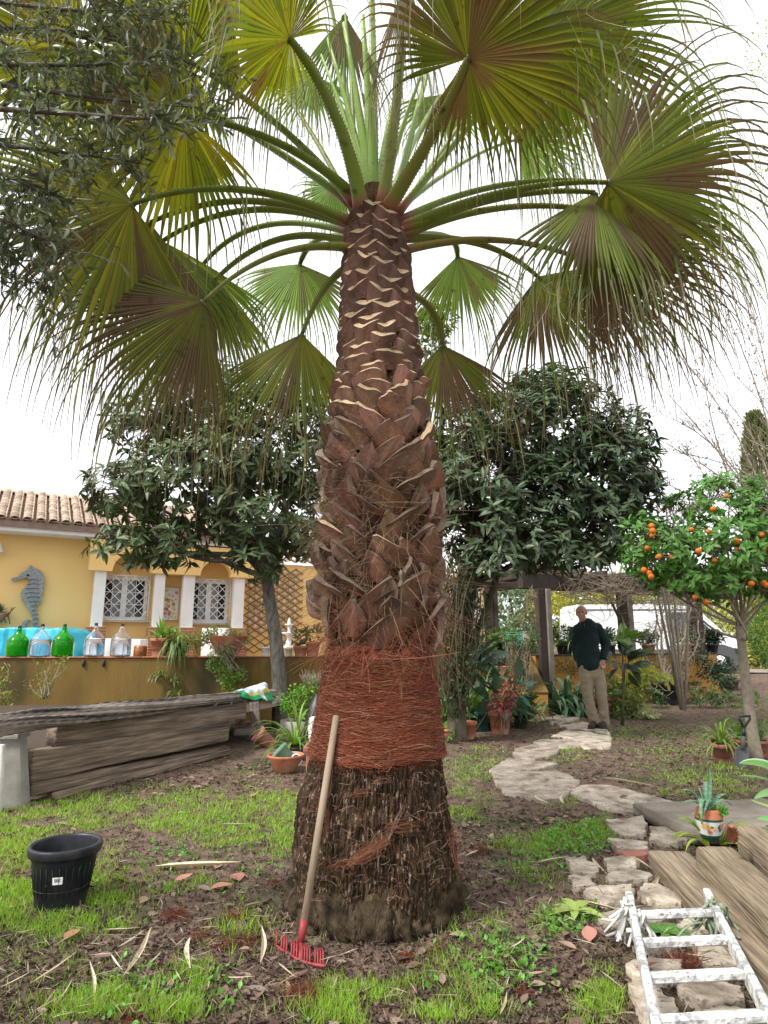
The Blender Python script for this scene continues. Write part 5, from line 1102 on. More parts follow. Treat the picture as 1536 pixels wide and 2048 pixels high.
gpot(962, 1462, 17, 38, m_dgreen, 'dark green plastic pot between two terracotta pots', lambda mb, q: strap_leaves(mb, q, 30, .45, .03, 1, .9, (.1, .18, .04)))
gpot(1001, 1470, 23, 44, m_terra, 'larger terracotta pot with a red leaved coleus behind it', lambda mb, q: bush(mb, q, (.12, .1, .05), 24, .08, (.15, .28, .04)))
gpot(1042, 1458, 15, 30, m_plastic, 'black pot with leafy green plant at the right end of the row', lambda mb, q: (bush(mb, q+[0, 0, .08], (.2, .15, .18), 110, .1, (.08, .17, .04)), bush(mb, q+[.0, 0, .3], (.22, .15, .2), 40, .22, (.05, .12, .07))), lm=m_gloss)
plant('coleus', 'dark red and pink leaved plant behind the terracotta pots', 'plant', lambda mb: (bush(mb, at(1003, 1405, 8.6), (.2, .15, .13), 190, .065, (.14, .025, .035)), bush(mb, at(1018, 1378, 8.7), (.15, .12, .11), 90, .065, (.25, .09, .06)), sprouts(mb, at(1003, 1450, 8.6)*[1, 1, 0]+[0, 0, .1], [at(1003, 1400, 8.6), at(1018, 1380, 8.6)])), at(1003, 1450, 8.6)*[1, 1, 0])
gpot(1215, 1436, 22, 40, m_terrap, 'old pink pot among trailing variegated leaves right of the man', lambda mb, q: bush(mb, q+[0, 0, .2], (.3, .2, .25), 200, .1, (.08, .16, .05)))
t = thing('variegated_bush', 'yellow green variegated shrub tumbling over the path edge right of the man', 'shrub', gp(1270, 1440)); mb = MB()
for (px, py, rx, rz, n, c_) in ((1290, 1345, 26, 22, 150, (.35, .42, .06)), (1265, 1370, 24, 26, 150, (.3, .36, .06)), (1330, 1360, 22, 9, 60, (.4, .45, .07)), (1250, 1400, 34, 34, 260, (.13, .2, .05)), (1280, 1425, 30, 20, 220, (.4, .42, .22)), (1240, 1440, 24, 18, 120, (.12, .19, .05))): b = blob(px, py, gp(1270, 1440)[1]+.2, rx, rz, .3); bush(mb, b[0], b[1], n, .12, c_, seed=px)
sprouts(mb, gp(1270, 1440)+[0, .2, 0], [at(px, py, gp(1270, 1440)[1]+.2) for px, py in ((1290, 1345), (1265, 1370), (1330, 1360), (1240, 1390))]); ob('leaves', mb, m_veg, t, kind='stuff')
plant('rubber_plant', 'upright plant with large glossy leaves right of the mans shoulder', 'plant', lambda mb: (bush(mb, at(1242, 1280, 10.6), (.2, .15, .12), 18, .3, (.12, .22, .04), leafT(4, .35, .1, .1)), bush(mb, at(1250, 1325, 10.6), (.3, .2, .2), 34, .32, (.05, .09, .045), leafT(4, .35, .1, .3)), sprouts(mb, at(1245, 1430, 10.6)*[1, 1, 0], [at(1245, 1285, 10.6), at(1250, 1330, 10.6)], .02, .01)), at(1245, 1430, 10.6)*[1, 1, 0], m_gloss)
# big black tub with bare twisting shrub
p = gp(1339, 1412); r = px2m(p, 34); h = px2m(p, 48); p[1] += r; p[0] *= p[1]/(p[1]-r); t = thing('bare_shrub_in_tub', 'large black plastic tub with a tangled leafless shrub growing in it', 'potted shrub', p); pot_mesh(t, p, r, h, m_plastic, taper=.88)
mb = MB(); Yb = p[1]
for k, (px, py) in enumerate(((1300, 1190), (1330, 1195), (1360, 1205), (1385, 1210), (1345, 1240), (1315, 1230), (1370, 1250), (1395, 1240))):
    a_ = p+[rng.normal()*.06, rng.normal()*.06, h*.85]; e = at(px, py, Yb+rng.normal()*.2); pts = bez(a_, (a_+e)/2+rng.normal(size=3)*[.16, .1, .05], e, 14)+rng.normal(size=(14, 3))*.012; tube(mb, pts, np.linspace(.03, .014, 14), 8)
tw = []
for k in range(240):
    a_ = at(rng.normal(1345, 34), rng.uniform(1170, 1385), Yb+rng.normal()*.2); tw.append(bez(a_, a_+rng.normal(size=3)*.16, a_+rng.normal(size=3)*[.3, .2, .25], 7))
ribbons(mb, np.array(tw), np.linspace(.006, .003, 7)[None], [1, 1, 1]); ob('tangled_branches', mb, m_twig, t, kind='stuff')
# brown vine tangle under the beam
t = thing('bare_vine', 'tangled leafless climbing vine hanging along the pergola beam', 'vine', PP(1250, 1170, .25)); tw = []
for k in range(230):
    a_ = PP(rng.uniform(1130, 1400), rng.normal(1178, 14), .3+rng.uniform(-.1, .25)); tw.append(bez(a_, a_+rng.normal(size=3)*.25, a_+rng.normal(size=3)*[.55, .15, .2], 8))
mb = MB(); ribbons(mb, np.array(tw), np.linspace(.009, .004, 8)[None], [1, 1, 1]); ob('vine_stems', mb, mat('pale_vine', (.15, .12, .085), (.24, .19, .14), scale=9, rough=.9), t, kind='stuff')
def box_planter(px, py, w, d, h, m, label, fn, az=0.0):
    p = gp(px, py); t = thing('window_box', label, 'planter', p); mb = MB(); c_, s_ = math.cos(az), math.sin(az); rot = np.array([[c_, -s_, 0], [s_, c_, 0], [0, 0, 1]])
    p = p+[0, d/2, 0]
    for (dx, dy, sx, sy) in ((0, -d/2, w, .025), (0, d/2, w, .025), (-w/2, 0, .025, d), (w/2, 0, .025, d)): boxm(mb, p+rot@np.array([dx, dy, h/2]), (sx, sy, h), rot, .005); boxm(mb, p+rot@np.array([dx*1.03, dy*1.05, h-.015]), (sx+.03, sy+.02, .035), rot, .008)
    boxm(mb, p+[0, 0, h*.4], (w, d, h*.75), rot); boxm(mb, p+[0, 0, .012], (w+.06, d+.05, .022), rot, .004); ob('trough', mb, m, t, smooth=False); mb = MB(); fn(mb, p+[0, 0, h]); ob('leaves', mb, m_veg, t, kind='stuff')
box_planter(1392, 1400, .5, .28, .27, m_terra, 'rectangular terracotta trough planted with small leafy shrubs', lambda mb, q: bush(mb, q+[0, 0, .06], (.24, .12, .16), 150, .12, (.09, .18, .06)), .12)
box_planter(1425, 1390, .4, .25, .22, m_terrap, 'second pinkish trough behind the first trough', lambda mb, q: bush(mb, q+[0, 0, .08], (.2, .12, .12), 120, .09, (.08, .15, .05)))
gpot(1459, 1368, 24, 28, m_terra, 'wide rimmed terracotta bowl raised beside the van bumper', lambda mb, q: bush(mb, q+[0, 0, -.02], (.1, .1, .03), 10, .05, (.1, .18, .05)), taper=.6)
gpot(1460, 1392, 20, 20, m_barkd, 'low dark bowl filled with bushy green leaves near the trough', lambda mb, q: bush(mb, q+[0, 0, .06], (.25, .2, .12), 150, .08, (.1, .2, .04)))
t = thing('dark_shrub', 'loose dark shrub standing in front of the van bumper', 'shrub', gp(1430, 1375)); mb = MB(); Yd = 14.4
for (px, py, rx, rz, n) in ((1425, 1340, 30, 20, 380), (1455, 1332, 26, 12, 220), (1398, 1310, 16, 18, 180), (1440, 1355, 24, 14, 180)): b = blob(px, py, Yd, rx, rz, .35); bush(mb, b[0], b[1], n, .13, (.035, .07, .04), leafT(3, .22, .05, .1), seed=px)
sprouts(mb, gp(1430, 1378)+[0, .5, 0], [at(px, py, Yd) for px, py in ((1425, 1320), (1455, 1320), (1400, 1300))]); ob('leaves', mb, m_gloss, t, kind='stuff')
mb = MB(); q = gp(1505, 1342); boxm(mb, q+[.6, 0, .2], (1.6, .2, .4), None, .02); tag(ob('timber_edging', mb, m_beamw, loc=q), 'low pale timber edging beyond the orange tree', 'timber edging')
# pots round the orange tree
gpot(1447, 1532, 21, 40, m_terrap, 'leaning pink pot with strappy leaves, left of the spade', lambda mb, q: strap_leaves(mb, q, 60, .42, .022, 1.0, 1.3, (.2, .32, .06)), tilt=(-.1, -.2, .97))
gpot(1488, 1518, 22, 34, m_terrap, 'pink pot behind the spade and the orange tree trunk', lambda mb, q: strap_leaves(mb, q, 30, .4, .025, .8, .8, (.14, .26, .05)))
gpot(1518, 1516, 20, 32, m_terrap, 'pink pot to the right of the orange tree trunk', lambda mb, q: (strap_leaves(mb, q, 26, .4, .03, .8, 1, (.15, .27, .06)), bush(mb, q+[0, 0, .35], (.15, .12, .25), 90, .08, (.14, .26, .06))))

plant('fern_group', 'dense dark ferny undergrowth filling the corner left of the steps', 'plant', lambda mb: ([strap_leaves(mb, [at(px, 1430, 10.8)[0], 10.8+rng.uniform(-.3, .3), .05], 26, .75, .05, 1.0, 1.1, (.07, .13, .04)) for px in (900, 945, 985, 1030, 1060)], bush(mb, at(960, 1345, 11.4), (.5, .2, .45), 500, .1, (.05, .1, .04))), (at(960, 1430, 10.8)[0], 10.8, 0), m_gloss)
plant('ground_creeper', 'low leafy creeper at the foot of the pergola wall right of the man', 'plant', lambda mb: [bush(mb, [at(px, 1400, 13.3)[0], 13.3, .15], (.45, .25, .28), 260, .09, (.07, .13, .04)) for px in (1240, 1290, 1400, 1450)], (at(1290, 1400, 13.3)[0], 13.3, 0))
# ================================================================ the big palm
YC = 3.51
def zr(py, cx=755, hw=0): p = at(cx, py, YC); return p[2], hw*depth(p)/F_PX, p[0]
prof = [(1815, 748, 161), (1780, 750, 166), (1700, 751, 167), (1600, 749, 154), (1505, 754, 133), (1400, 758, 117), (1320, 758, 103), (1250, 757, 97), (1150, 758, 93), (1000, 758, 88), (900, 762, 87), (800, 762, 82), (700, 758, 76), (600, 755, 69), (500, 752, 58), (430, 750, 47), (400, 750, 38)]
pz = np.array([zr(a, b, c) for a, b, c in prof])[:, :]; pz[0, 0] = 0
def prad(z): return np.interp(z, pz[:, 0], pz[:, 1])
def pcx(z): return np.interp(z, pz[:, 0], pz[:, 2])
zRed0, zRed1 = zr(1505)[0], zr(1330)[0]; zTop = pz[-1, 0]
palm = thing('palm_tree', 'huge fan palm with swollen fibrous base, pruned leaf stubs and drooping fronds', 'palm tree', (pcx(0), YC, 0))
def lathe_disp(z0, z1, nz, na, fn, colf):
    z = np.linspace(z0, z1, nz); a = np.linspace(0, 2*np.pi, na, endpoint=False); Z, A = np.meshgrid(z, a, indexing='ij'); r = fn(Z, A)
    V = np.stack([pcx(Z)+r*np.cos(A), YC+r*np.sin(A), Z], -1).reshape(-1, 3); i = np.arange(nz-1)[:, None]; j = np.arange(na)[None]; F = np.stack([i*na+j, i*na+(j+1) % na, (i+1)*na+(j+1) % na, (i+1)*na+j], -1).reshape(-1, 4)
    return V, F, colf(Z, A, r).reshape(-1, 3)
def cyl(Z, A, ks, kz, s=0, o=3): return fbm(np.stack([np.cos(A)*ks, np.sin(A)*ks, Z*kz], -1), o, s)
def r_base(Z, A):
    R0 = prad(Z); q = cyl(A=A, Z=Z, ks=38, kz=14, s=1); fis = np.abs(q-.5)*2; b = cyl(Z, A, 46, 22, 4, 2); lump = np.clip((.16-Z)/.16, 0, 1)
    bl = cyl(Z, A, 3.2, 5, 7, 2); return R0*(1-.03)+.009*(b-.5)*2-.022*np.clip(.3-fis, 0, 1)*2+lump*(bl-.42)*.17+(cyl(Z, A, 1.2, 2, 3, 2)-.5)*.05-np.clip((.035-Z)/.035, 0, 1)*.07+.012*(vn(np.stack([A*46, Z*0, Z*7], -1), 3)-.5)
def c_base(Z, A, r):
    g = cyl(Z, A, 24, 16, 5)[..., None]; f = cyl(Z, A, 85, 40, 9, 2)[..., None]; dark = np.array([.026, .018, .012]); mid = np.array([.105, .068, .042]); c = dark+(mid-dark)*np.clip(g*1.8-.5+(f-.5)*1.2, 0, 1)
    low = np.clip((.34-Z)/.2, 0, 1)[..., None]*np.clip(cyl(Z, A, 5, 6, 12)[..., None]*2.4-.9, 0, 1); c = c*(1-low*.6)+np.array([.085, .07, .04])*low*.6
    pale = (f > .66)*(cyl(Z, A, 30, 60, 21, 2)[..., None] > .55); c = np.where(pale, c*0+np.array([.3, .22, .16]), c)
    top = np.clip((Z-zRed0+.05)/.05, 0, 1)[..., None]; return c*(1-top)+np.array([.12, .045, .025])*top
mb = MB(); mb.add(*(lambda t: (t[0], t[1], t[2]))(lathe_disp(0, zRed0+.01, 300, 900, r_base, c_base))); ob('fibrous_base', mb, m_pbase, palm)
mb = MB(); z_, a_ = .09, 0
for k in range(34):      # root bulges round the foot
    a_ = k*math.pi/17+rng.uniform(-.12, .12); r_ = prad(.06)-.055; zc_ = rng.uniform(.0, .1); c = np.array([pcx(0)+r_*math.cos(a_), YC+r_*math.sin(a_), zc_]); rr = rng.uniform(.06, .1)
    x, y, F = ngrid(0, 2*np.pi, 0.02, np.pi-.02, 40, 26); V = np.stack([np.sin(y)*np.cos(x), np.sin(y)*np.sin(x), np.cos(y)], -1); V = V*rr*(.45+.8*fbm(V*1.7+k*7, 2)[:, None]+.45*fbm(V*[5, 5, 1.5]+k*3, 3)[:, None])*[1, 1, rng.uniform(.9, 1.5)]+c; g_ = fbm(V*30, 2)[:, None]; mb.add(V, F, np.array((.028, .021, .013))+np.array((.085, .062, .036))*np.clip(g_*2-.6, 0, 1))
ob('root_bulges', mb, m_pbase, palm)
def r_red(Z, A): q = vn(np.stack([np.cos(A)*3, np.sin(A)*3, Z*62+cyl(Z, A, 2, 3, 2, 2)*3], -1), 11); return prad(Z)*.985+.014*(q-.5)*2+.02*(cyl(Z, A, 9, 12, 3)-.5)
def c_red(Z, A, r): g = cyl(Z, A, 10, 40, 15)[..., None]; return np.array([.08, .02, .012])+np.array([.22, .066, .038])*np.clip(g*1.9-.5, 0, 1)
mb = MB(); t_ = lathe_disp(zRed0, zRed1+.1, 130, 380, r_red, c_red); mb.add(*t_)
N = 11000; m_ = 9; z0 = rng.uniform(zRed0, zRed1+.04, N); a0 = rng.uniform(0, 2*np.pi, N); ln = rng.uniform(.15, .9, N); tt = np.linspace(0, 1, m_)
A = a0[:, None]+ln[:, None]*tt; Z = z0[:, None]+(rng.normal(size=(N, 1))*.012)*tt+.006*np.sin(tt*9+rng.uniform(0, 6, (N, 1)))+.03*(vn(np.stack([np.cos(A)*2, np.sin(A)*2, z0[:, None]*3+0*A], -1), 5)-.5); Rr = prad(Z)+rng.uniform(-.004, .009, (N, 1))+.012*np.sin(np.pi*tt)*rng.random((N, 1))
ribbons(mb, np.stack([pcx(Z)+Rr*np.cos(A), YC+Rr*np.sin(A), Z], -1), rng.uniform(.0005, .0015, (N, 1)), np.where(rng.random((N, 1)) < .16, cvar((.36, .2, .12), N, .25), cvar((.24, .07, .038), N, .4)))
ob('red_fibre_band', mb, m_fibre, palm)
# core under the leaf bases
def r_core(Z, A): return prad(Z)*(.97-.12*np.clip((Z-zRed1)/.1, 0, 1))+.02*(cyl(Z, A, 8, 9, 4)-.5)
def c_core(Z, A, r): g = cyl(Z, A, 16, 14, 6)[..., None]; return np.array([.05, .03, .02])+np.array([.14, .085, .05])*np.clip(g*1.6-.4, 0, 1)
mb = MB(); mb.add(*lathe_disp(zRed1, zTop+.05, 150, 160, r_core, c_core)); ob('trunk_core', mb, m_pbase, palm)
# leaf bases
zb0, zb1 = zr(1284)[0], zr(455)[0]; NB = 285
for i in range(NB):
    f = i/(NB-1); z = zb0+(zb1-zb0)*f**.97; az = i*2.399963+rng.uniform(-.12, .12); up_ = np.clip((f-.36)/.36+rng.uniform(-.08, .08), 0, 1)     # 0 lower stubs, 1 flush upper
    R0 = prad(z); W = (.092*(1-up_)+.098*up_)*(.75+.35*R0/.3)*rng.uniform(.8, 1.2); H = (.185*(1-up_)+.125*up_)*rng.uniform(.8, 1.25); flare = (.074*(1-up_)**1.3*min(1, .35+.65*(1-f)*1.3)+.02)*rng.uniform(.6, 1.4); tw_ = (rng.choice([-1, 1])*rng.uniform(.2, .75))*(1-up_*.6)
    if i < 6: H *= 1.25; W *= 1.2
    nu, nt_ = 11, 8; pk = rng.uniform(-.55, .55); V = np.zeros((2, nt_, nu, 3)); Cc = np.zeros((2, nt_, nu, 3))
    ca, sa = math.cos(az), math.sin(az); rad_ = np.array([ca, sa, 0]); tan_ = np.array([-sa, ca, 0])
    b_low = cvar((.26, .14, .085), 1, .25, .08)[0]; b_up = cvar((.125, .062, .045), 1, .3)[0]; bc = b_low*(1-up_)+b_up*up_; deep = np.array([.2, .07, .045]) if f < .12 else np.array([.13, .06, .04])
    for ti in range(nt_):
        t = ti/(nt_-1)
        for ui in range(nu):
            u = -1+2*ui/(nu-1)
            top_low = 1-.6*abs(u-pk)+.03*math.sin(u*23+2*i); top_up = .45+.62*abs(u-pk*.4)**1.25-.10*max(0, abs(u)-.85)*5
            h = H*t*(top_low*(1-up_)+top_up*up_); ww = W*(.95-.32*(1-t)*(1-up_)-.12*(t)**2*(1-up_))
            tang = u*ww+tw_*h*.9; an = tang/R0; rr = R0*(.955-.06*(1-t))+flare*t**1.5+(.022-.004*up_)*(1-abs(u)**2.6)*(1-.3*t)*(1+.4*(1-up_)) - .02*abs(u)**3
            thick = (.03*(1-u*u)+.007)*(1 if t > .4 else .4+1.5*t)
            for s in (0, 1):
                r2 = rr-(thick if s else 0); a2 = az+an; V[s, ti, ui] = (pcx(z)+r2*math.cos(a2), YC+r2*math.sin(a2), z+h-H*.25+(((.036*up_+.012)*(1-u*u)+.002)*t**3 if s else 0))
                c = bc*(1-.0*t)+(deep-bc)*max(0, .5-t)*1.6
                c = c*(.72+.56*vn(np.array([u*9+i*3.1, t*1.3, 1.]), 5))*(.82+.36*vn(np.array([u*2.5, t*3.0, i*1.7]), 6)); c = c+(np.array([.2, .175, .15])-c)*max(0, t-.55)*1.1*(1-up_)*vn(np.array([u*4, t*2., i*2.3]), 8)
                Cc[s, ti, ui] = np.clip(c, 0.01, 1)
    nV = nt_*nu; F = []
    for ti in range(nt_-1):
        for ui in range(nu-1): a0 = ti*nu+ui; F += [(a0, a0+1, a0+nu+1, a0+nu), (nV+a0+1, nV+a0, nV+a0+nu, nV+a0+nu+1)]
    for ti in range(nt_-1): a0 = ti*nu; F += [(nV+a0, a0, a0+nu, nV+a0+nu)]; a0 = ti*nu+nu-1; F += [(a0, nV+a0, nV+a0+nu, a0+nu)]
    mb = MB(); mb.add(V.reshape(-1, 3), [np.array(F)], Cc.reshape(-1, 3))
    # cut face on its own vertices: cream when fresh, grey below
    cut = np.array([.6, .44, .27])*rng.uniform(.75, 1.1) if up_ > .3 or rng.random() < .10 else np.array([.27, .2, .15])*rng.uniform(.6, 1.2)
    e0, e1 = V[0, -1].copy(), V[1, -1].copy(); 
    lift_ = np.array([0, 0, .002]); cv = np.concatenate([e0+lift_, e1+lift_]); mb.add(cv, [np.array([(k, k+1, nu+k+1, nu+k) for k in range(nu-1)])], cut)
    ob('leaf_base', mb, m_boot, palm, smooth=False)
# loose hair between the bases
mb = MB(); N = 9500; z = rng.uniform(zRed1+.04, zb1, N); az = rng.uniform(0, 2*np.pi, N); Rb_ = prad(z)*.93+.01; rad_ = np.stack([np.cos(az), np.sin(az), 0*az], -1); tan_ = np.stack([-np.sin(az), np.cos(az), 0*az], -1)
P0 = np.stack([pcx(z), 0*z+YC, z], -1)+rad_*Rb_[:, None]; low = np.clip((zr(900)[0]-z)/.5+.35, .16, 1)[:, None]; l = rng.uniform(.03, .17, (N, 1))*low*1.1; D1 = rad_*rng.uniform(.2, 1.0, (N, 1))+tan_*rng.normal(size=(N, 1))*.9+[0, 0, 1]*rng.normal(size=(N, 1))*.6
tt = np.linspace(0, 1, 6)[None, :, None]; P = P0[:, None]+(D1*l)[:, None]*tt+rng.normal(size=(N, 1, 3))*l[:, None]*.5*tt**2-np.array([0, 0, 1.])*(l[:, None]*.5*tt**2)
cc = np.where((z < zr(1200)[0])[:, None], cvar((.3, .13, .075), N, .3), cvar((.3, .2, .12), N, .3)); ribbons(mb, P, np.linspace(.0013, .0005, 6)[None]*rng.uniform(.6, 1.7, (N, 1)), cc)
ob('fibre_hairs', mb, m_fibre, palm, kind='stuff')
# red strands caught on the base, one hanging bundle
def strands(mb, c0, c1, n, spread, r, col, sag=.0, seg=8):
    c0, c1 = np.asarray(c0), np.asarray(c1); a = c0+rng.normal(size=(n, 3))*spread; b_ = c1+rng.normal(size=(n, 3))*spread*1.4; m_ = (a+b_)/2+rng.normal(size=(n, 3))*spread*1.3-[0, 0, sag]; t = np.linspace(0, 1, seg)[None, :, None]
    c = 2*m_-(a+b_)/2; P = (1-t)**2*a[:, None]+2*t*(1-t)*c[:, None]+t*t*b_[:, None]+rng.normal(size=(n, seg, 3))*spread*.12; ribbons(mb, P, np.linspace(r, r*.4, seg)[None], cvar(col, n, .35))
def onbase(px, py, off=.015):
    d = ray(px, py); o_ = np.array([0, 0, CAMZ]); t = 2.5
    for k in range(200):
        p = o_+d*t; q = p[:2]-[pcx(p[2]), YC]
        if np.linalg.norm(q) < prad(p[2])+off: break
        t += .008
    return o_+d*t
mb = MB()
for (a, b_, n, sp_, c_) in (((700, 1728), (775, 1680), 130, .012, (.34, .15, .08)), ((655, 1620), (650, 1665), 24, .006, (.38, .13, .08)), ((700, 1590), (745, 1580), 24, .008, (.3, .12, .07)), 
                            ((770, 1655), (830, 1650), 50, .014, (.3, .12, .07)), ((745, 1565), (785, 1558), 10, .006, (.4, .2, .12)), ((775, 1680), (810, 1610), 12, .006, (.4, .28, .18)), ((650, 1735), (700, 1725), 26, .01, (.25, .09, .05)), 
                            ((780, 1500), (777, 1535), 40, .004, (.42, .13, .1)), ((800, 1355), (803, 1400), 30, .003, (.5, .27, .15))):
    strands(mb, onbase(*a), onbase(*b_), max(6, int(n*.6)), sp_*.85, .0008, np.array(c_)*.68)
for k in range(420): a = (rng.uniform(600, 905), rng.uniform(1510, 1800)); an = rng.uniform(0, 6.28); l = rng.uniform(8, 40); strands(mb, onbase(*a), onbase(min(905, max(598, a[0]+math.cos(an)*l)), a[1]+math.sin(an)*l*.7), 1, .007, .0008, (.24, .1, .055) if rng.random() < .75 else (.4, .3, .2))
strands(mb, onbase(905, 1660, .03), onbase(912, 1735, .05), 22, .014, .0009, (.22, .075, .045))
ob('caught_fibres', mb, m_fibre, palm, kind='stuff')

# ---------------------------------------------------------------- fronds
def frond(hub, mid, base, tip, Rl, spread=250, nh=(0, -.6, -.8), droop=.8, g=(.085, .15, .02), yel=.5, dead=.0, nseg=52, base_y=None, pw=.026, united=.38, hs=.55, label=None, pale=0):
    H = at(*hub); zb = at(base[0], base[1], YC)[2]; az = math.atan2(H[1]-YC, H[0]-pcx(zb)); rb = .13
    B = np.array([pcx(zb)+rb*math.cos(az), YC+rb*math.sin(az), zb-.05])
    mY = (B[1]+H[1])/2+.1*(H[1]-B[1]); M_ = at(mid[0], mid[1], mY); pts = bez(B, M_, H, 22); a = unit(at(*tip)-H); n0 = np.asarray(nh, float); s = unit(np.cross(a, n0)); nn = unit(np.cross(s, a))
    # blade
    mb = MB(); m_ = 16; Rl = Rl*1.04; dphi = R(spread)/nseg; V = []; Fc = []; Cc = []; hang = []; hs_ = []
    for k in range(nseg):
        ph = -R(spread)/2+(k+.5)*dphi; L_ = Rl*(.78+.22*math.cos(ph*.8))*rng.uniform(.9, 1.08); d = math.cos(ph)*a+math.sin(ph)*s+nn*(-.06-.22*math.sin(ph)**2); d = unit(d); sy_ = rng.random(); sb_ = rng.uniform(.6, 1.15)
        e = -math.sin(ph)*a+math.cos(ph)*s; p = H+d*.01; st = L_/(m_-1); rows = []; wig = rng.normal(size=3)*.015; broken = rng.random() < .12+dead*.3; dr = droop*rng.uniform(.6, 1.5)
        kn = rng.uniform(.6, .85)
        for i in range(m_):
            t = i/(m_-1); hwid = (min(t, united)*L_+.012)*math.tan(dphi/2)*1.1 if t < united else united*L_*math.tan(dphi/2)*1.02*max(.03, (1-(t-united)/(1-united))**1.0)*(.5+.5*max(0, 1-(t-united)*5))
            pl = hwid*.45*(1 if k % 2 == 0 else 1)
            ee = unit(e-d*np.dot(e, d)); n2 = np.cross(ee, d); fold_ = .35 if t < united else .35+.7*(t-united)
            rows.append(np.stack([p-ee*hwid, p+n2*pl*(1+fold_), p+ee*hwid]))
            shade = .75+.35*rng.random()
            yl = np.clip(yel*(1.15-t*.95)*(.15+.7*vn(np.array([k*.12, t*2, Rl*50]), 3)+.8*(sy_ > .62)*vn(np.array([k*9.1, t*4, 2.]), 4)), 0, 1)
            c = (np.array(g)*(1-yl)+np.array([.32, .29, .02])*yl)*sb_
            tipb = np.clip((t-.6-.2*sy_)/.25, 0, 1)*(.6+.4*dead); c = c*(1-tipb)+np.array([.25, .22, .15])*tipb
            dd_ = np.clip(dead*.3+.85*np.clip((vn(np.array([k*.22, t*3.2, 7+Rl*31]), 3)-.66+dead*.62)*5, 0, 1), 0, 1); c = c*(1-dd_)+np.array([.12, .075, .045])*dd_
            c = c*(1-pale)+np.array([.2, .33, .1])*pale
            rib = np.array([.8, .85, .7]) if False else 1.0
            Cc.append(np.stack([c*.55, c*1.05+[.01, .01, 0], c*1.35]))  # pleat shading put into the colour: one half darkened, the other lightened
            gg = np.array([0, 0, -1.])*dr*(.015+1.7*max(0, t-united*.85)**1.25)*(2.5 if (broken and t > kn) else 1)
            d = unit(d+gg+wig*t); p = p+d*st
            if i == 9: hang.append(p.copy())
            if i == 6+k % 3: hs_.append(p.copy())
        base_i = len(V)*1
        V.append(np.concatenate(rows))
    V = np.concatenate(V); nf = []
    for k in range(nseg):
        o_ = k*m_*3; i = np.arange(m_-1)[:, None]; j = np.arange(2)[None]; nf.append((o_+np.stack([i*3+j, i*3+j+1, (i+1)*3+j+1, (i+1)*3+j], -1)).reshape(-1, 4))
    mb.add(V, [np.concatenate(nf)], np.concatenate(Cc))
    hs_ = np.array(hs_); nh_ = int(nseg*hs)      # split strips that hang straight down from the fan
    for q in rng.choice(len(hs_), nh_, replace=False):
        ln = rng.uniform(.22, .62); o_ = unit((hs_[q]-H)*[1, 1, 0]+1e-6); tq = np.linspace(0, 1, 8)[:, None]; pq = hs_[q]+o_*(.10*np.sin(tq*1.6)*ln)-np.array([0, 0, 1.])*(tq**1.35*ln)+rng.normal(size=3)*.03*tq**2
        th_ = rng.uniform(0, 3.14); xx = np.array([math.cos(th_), math.sin(th_)*.6, 0])*.5; wq = (.0075*(1-tq)**.8+.0008); cq = cvar((.30, .33, .17) if rng.random() < .6 else (.12, .17, .04), 1, .25)[0]; Vq = np.stack([pq-xx*wq*2, pq+[0, .003, 0], pq+xx*wq*2], 1).reshape(-1, 3)
        mb.add(Vq, [np.concatenate([[(3*z_, 3*z_+1, 3*z_+4, 3*z_+3), (3*z_+1, 3*z_+2, 3*z_+5, 3*z_+4)] for z_ in range(7)])], np.repeat(cq[None]*(1-tq*.0)+(np.array([.33, .27, .18])-cq)*np.clip(tq*1.6-.6, 0, 1), 3, 0))
    bl = ob('frond', mb, m_frond, palm, label=label)
    # petiole, flattened, with hooked thorns
    mb = MB(); tt = np.linspace(0, 1, 22); w_ = pw*(1.5-1.15*tt**.55)+.009; cc = np.array([.17, .27, .035])[None]*(1-tt[:, None]*.25)
    cc = np.where(tt[:, None] < .09, np.array([.26, .09, .07]), cc); cc = cc*(1-dead*.7)+np.array([.28, .2, .08])*dead*.7; upv = unit(np.cross(np.cross(H-B, [0, 0, 1.]), H-B))
    tube(mb, pts, w_, 12, col=cc, flat=.5, up=upv); T = unit(np.gradient(pts, axis=0)); sd_ = unit(np.cross(T, upv))
    nth = 46; ti = np.linspace(.04, .93, nth); Pth = np.stack([np.interp(ti*21, np.arange(22), pts[:, k]) for k in range(3)], 1); Tth = np.stack([np.interp(ti*21, np.arange(22), T[:, k]) for k in range(3)], 1); Sth = np.stack([np.interp(ti*21, np.arange(22), sd_[:, k]) for k in range(3)], 1); wt = np.interp(ti*21, np.arange(22), w_)
    for sg in (-1, 1):
        c0 = Pth+Sth*sg*(wt*.93)[:, None]; tipp = c0+Sth*sg*.011+Tth*.006; q = np.stack([c0-Tth*.006, c0+Tth*.006, c0+np.cross(Sth, Tth)*.004, tipp], 1).reshape(-1, 3); b = np.arange(nth)[:, None]*4
        mb.add(q, [np.concatenate([b+[0, 1, 3], b+[1, 2, 3], b+[2, 0, 3]])], (.2, .07, .03))
    # ligule
    lathe(mb, [(.001, 0), (.02, .0), (.025, .01), (.001, .02)], 8, H-nn*.012, tuple(a), col=(.12, .14, .05)); ob('petiole', mb, m_petiole, bl)
    # thin curling threads between segments
    mb = MB(); hang = np.array(hang); N = 22; P0 = hang[rng.integers(0, len(hang), N)]; tt = np.linspace(0, 1, 8)[None, :, None]; l = rng.uniform(.1, .4, (N, 1, 1)); P = P0[:, None]-np.array([0, 0, 1.])*l*tt+rng.normal(size=(N, 1, 3))*.06*np.sin(tt*4)
    ribbons(mb, P, .0011, cvar((.4, .36, .26), N)); ob('threads', mb, m_fibre, bl, kind='stuff')
    return bl
UG = (.07, .135, .018)
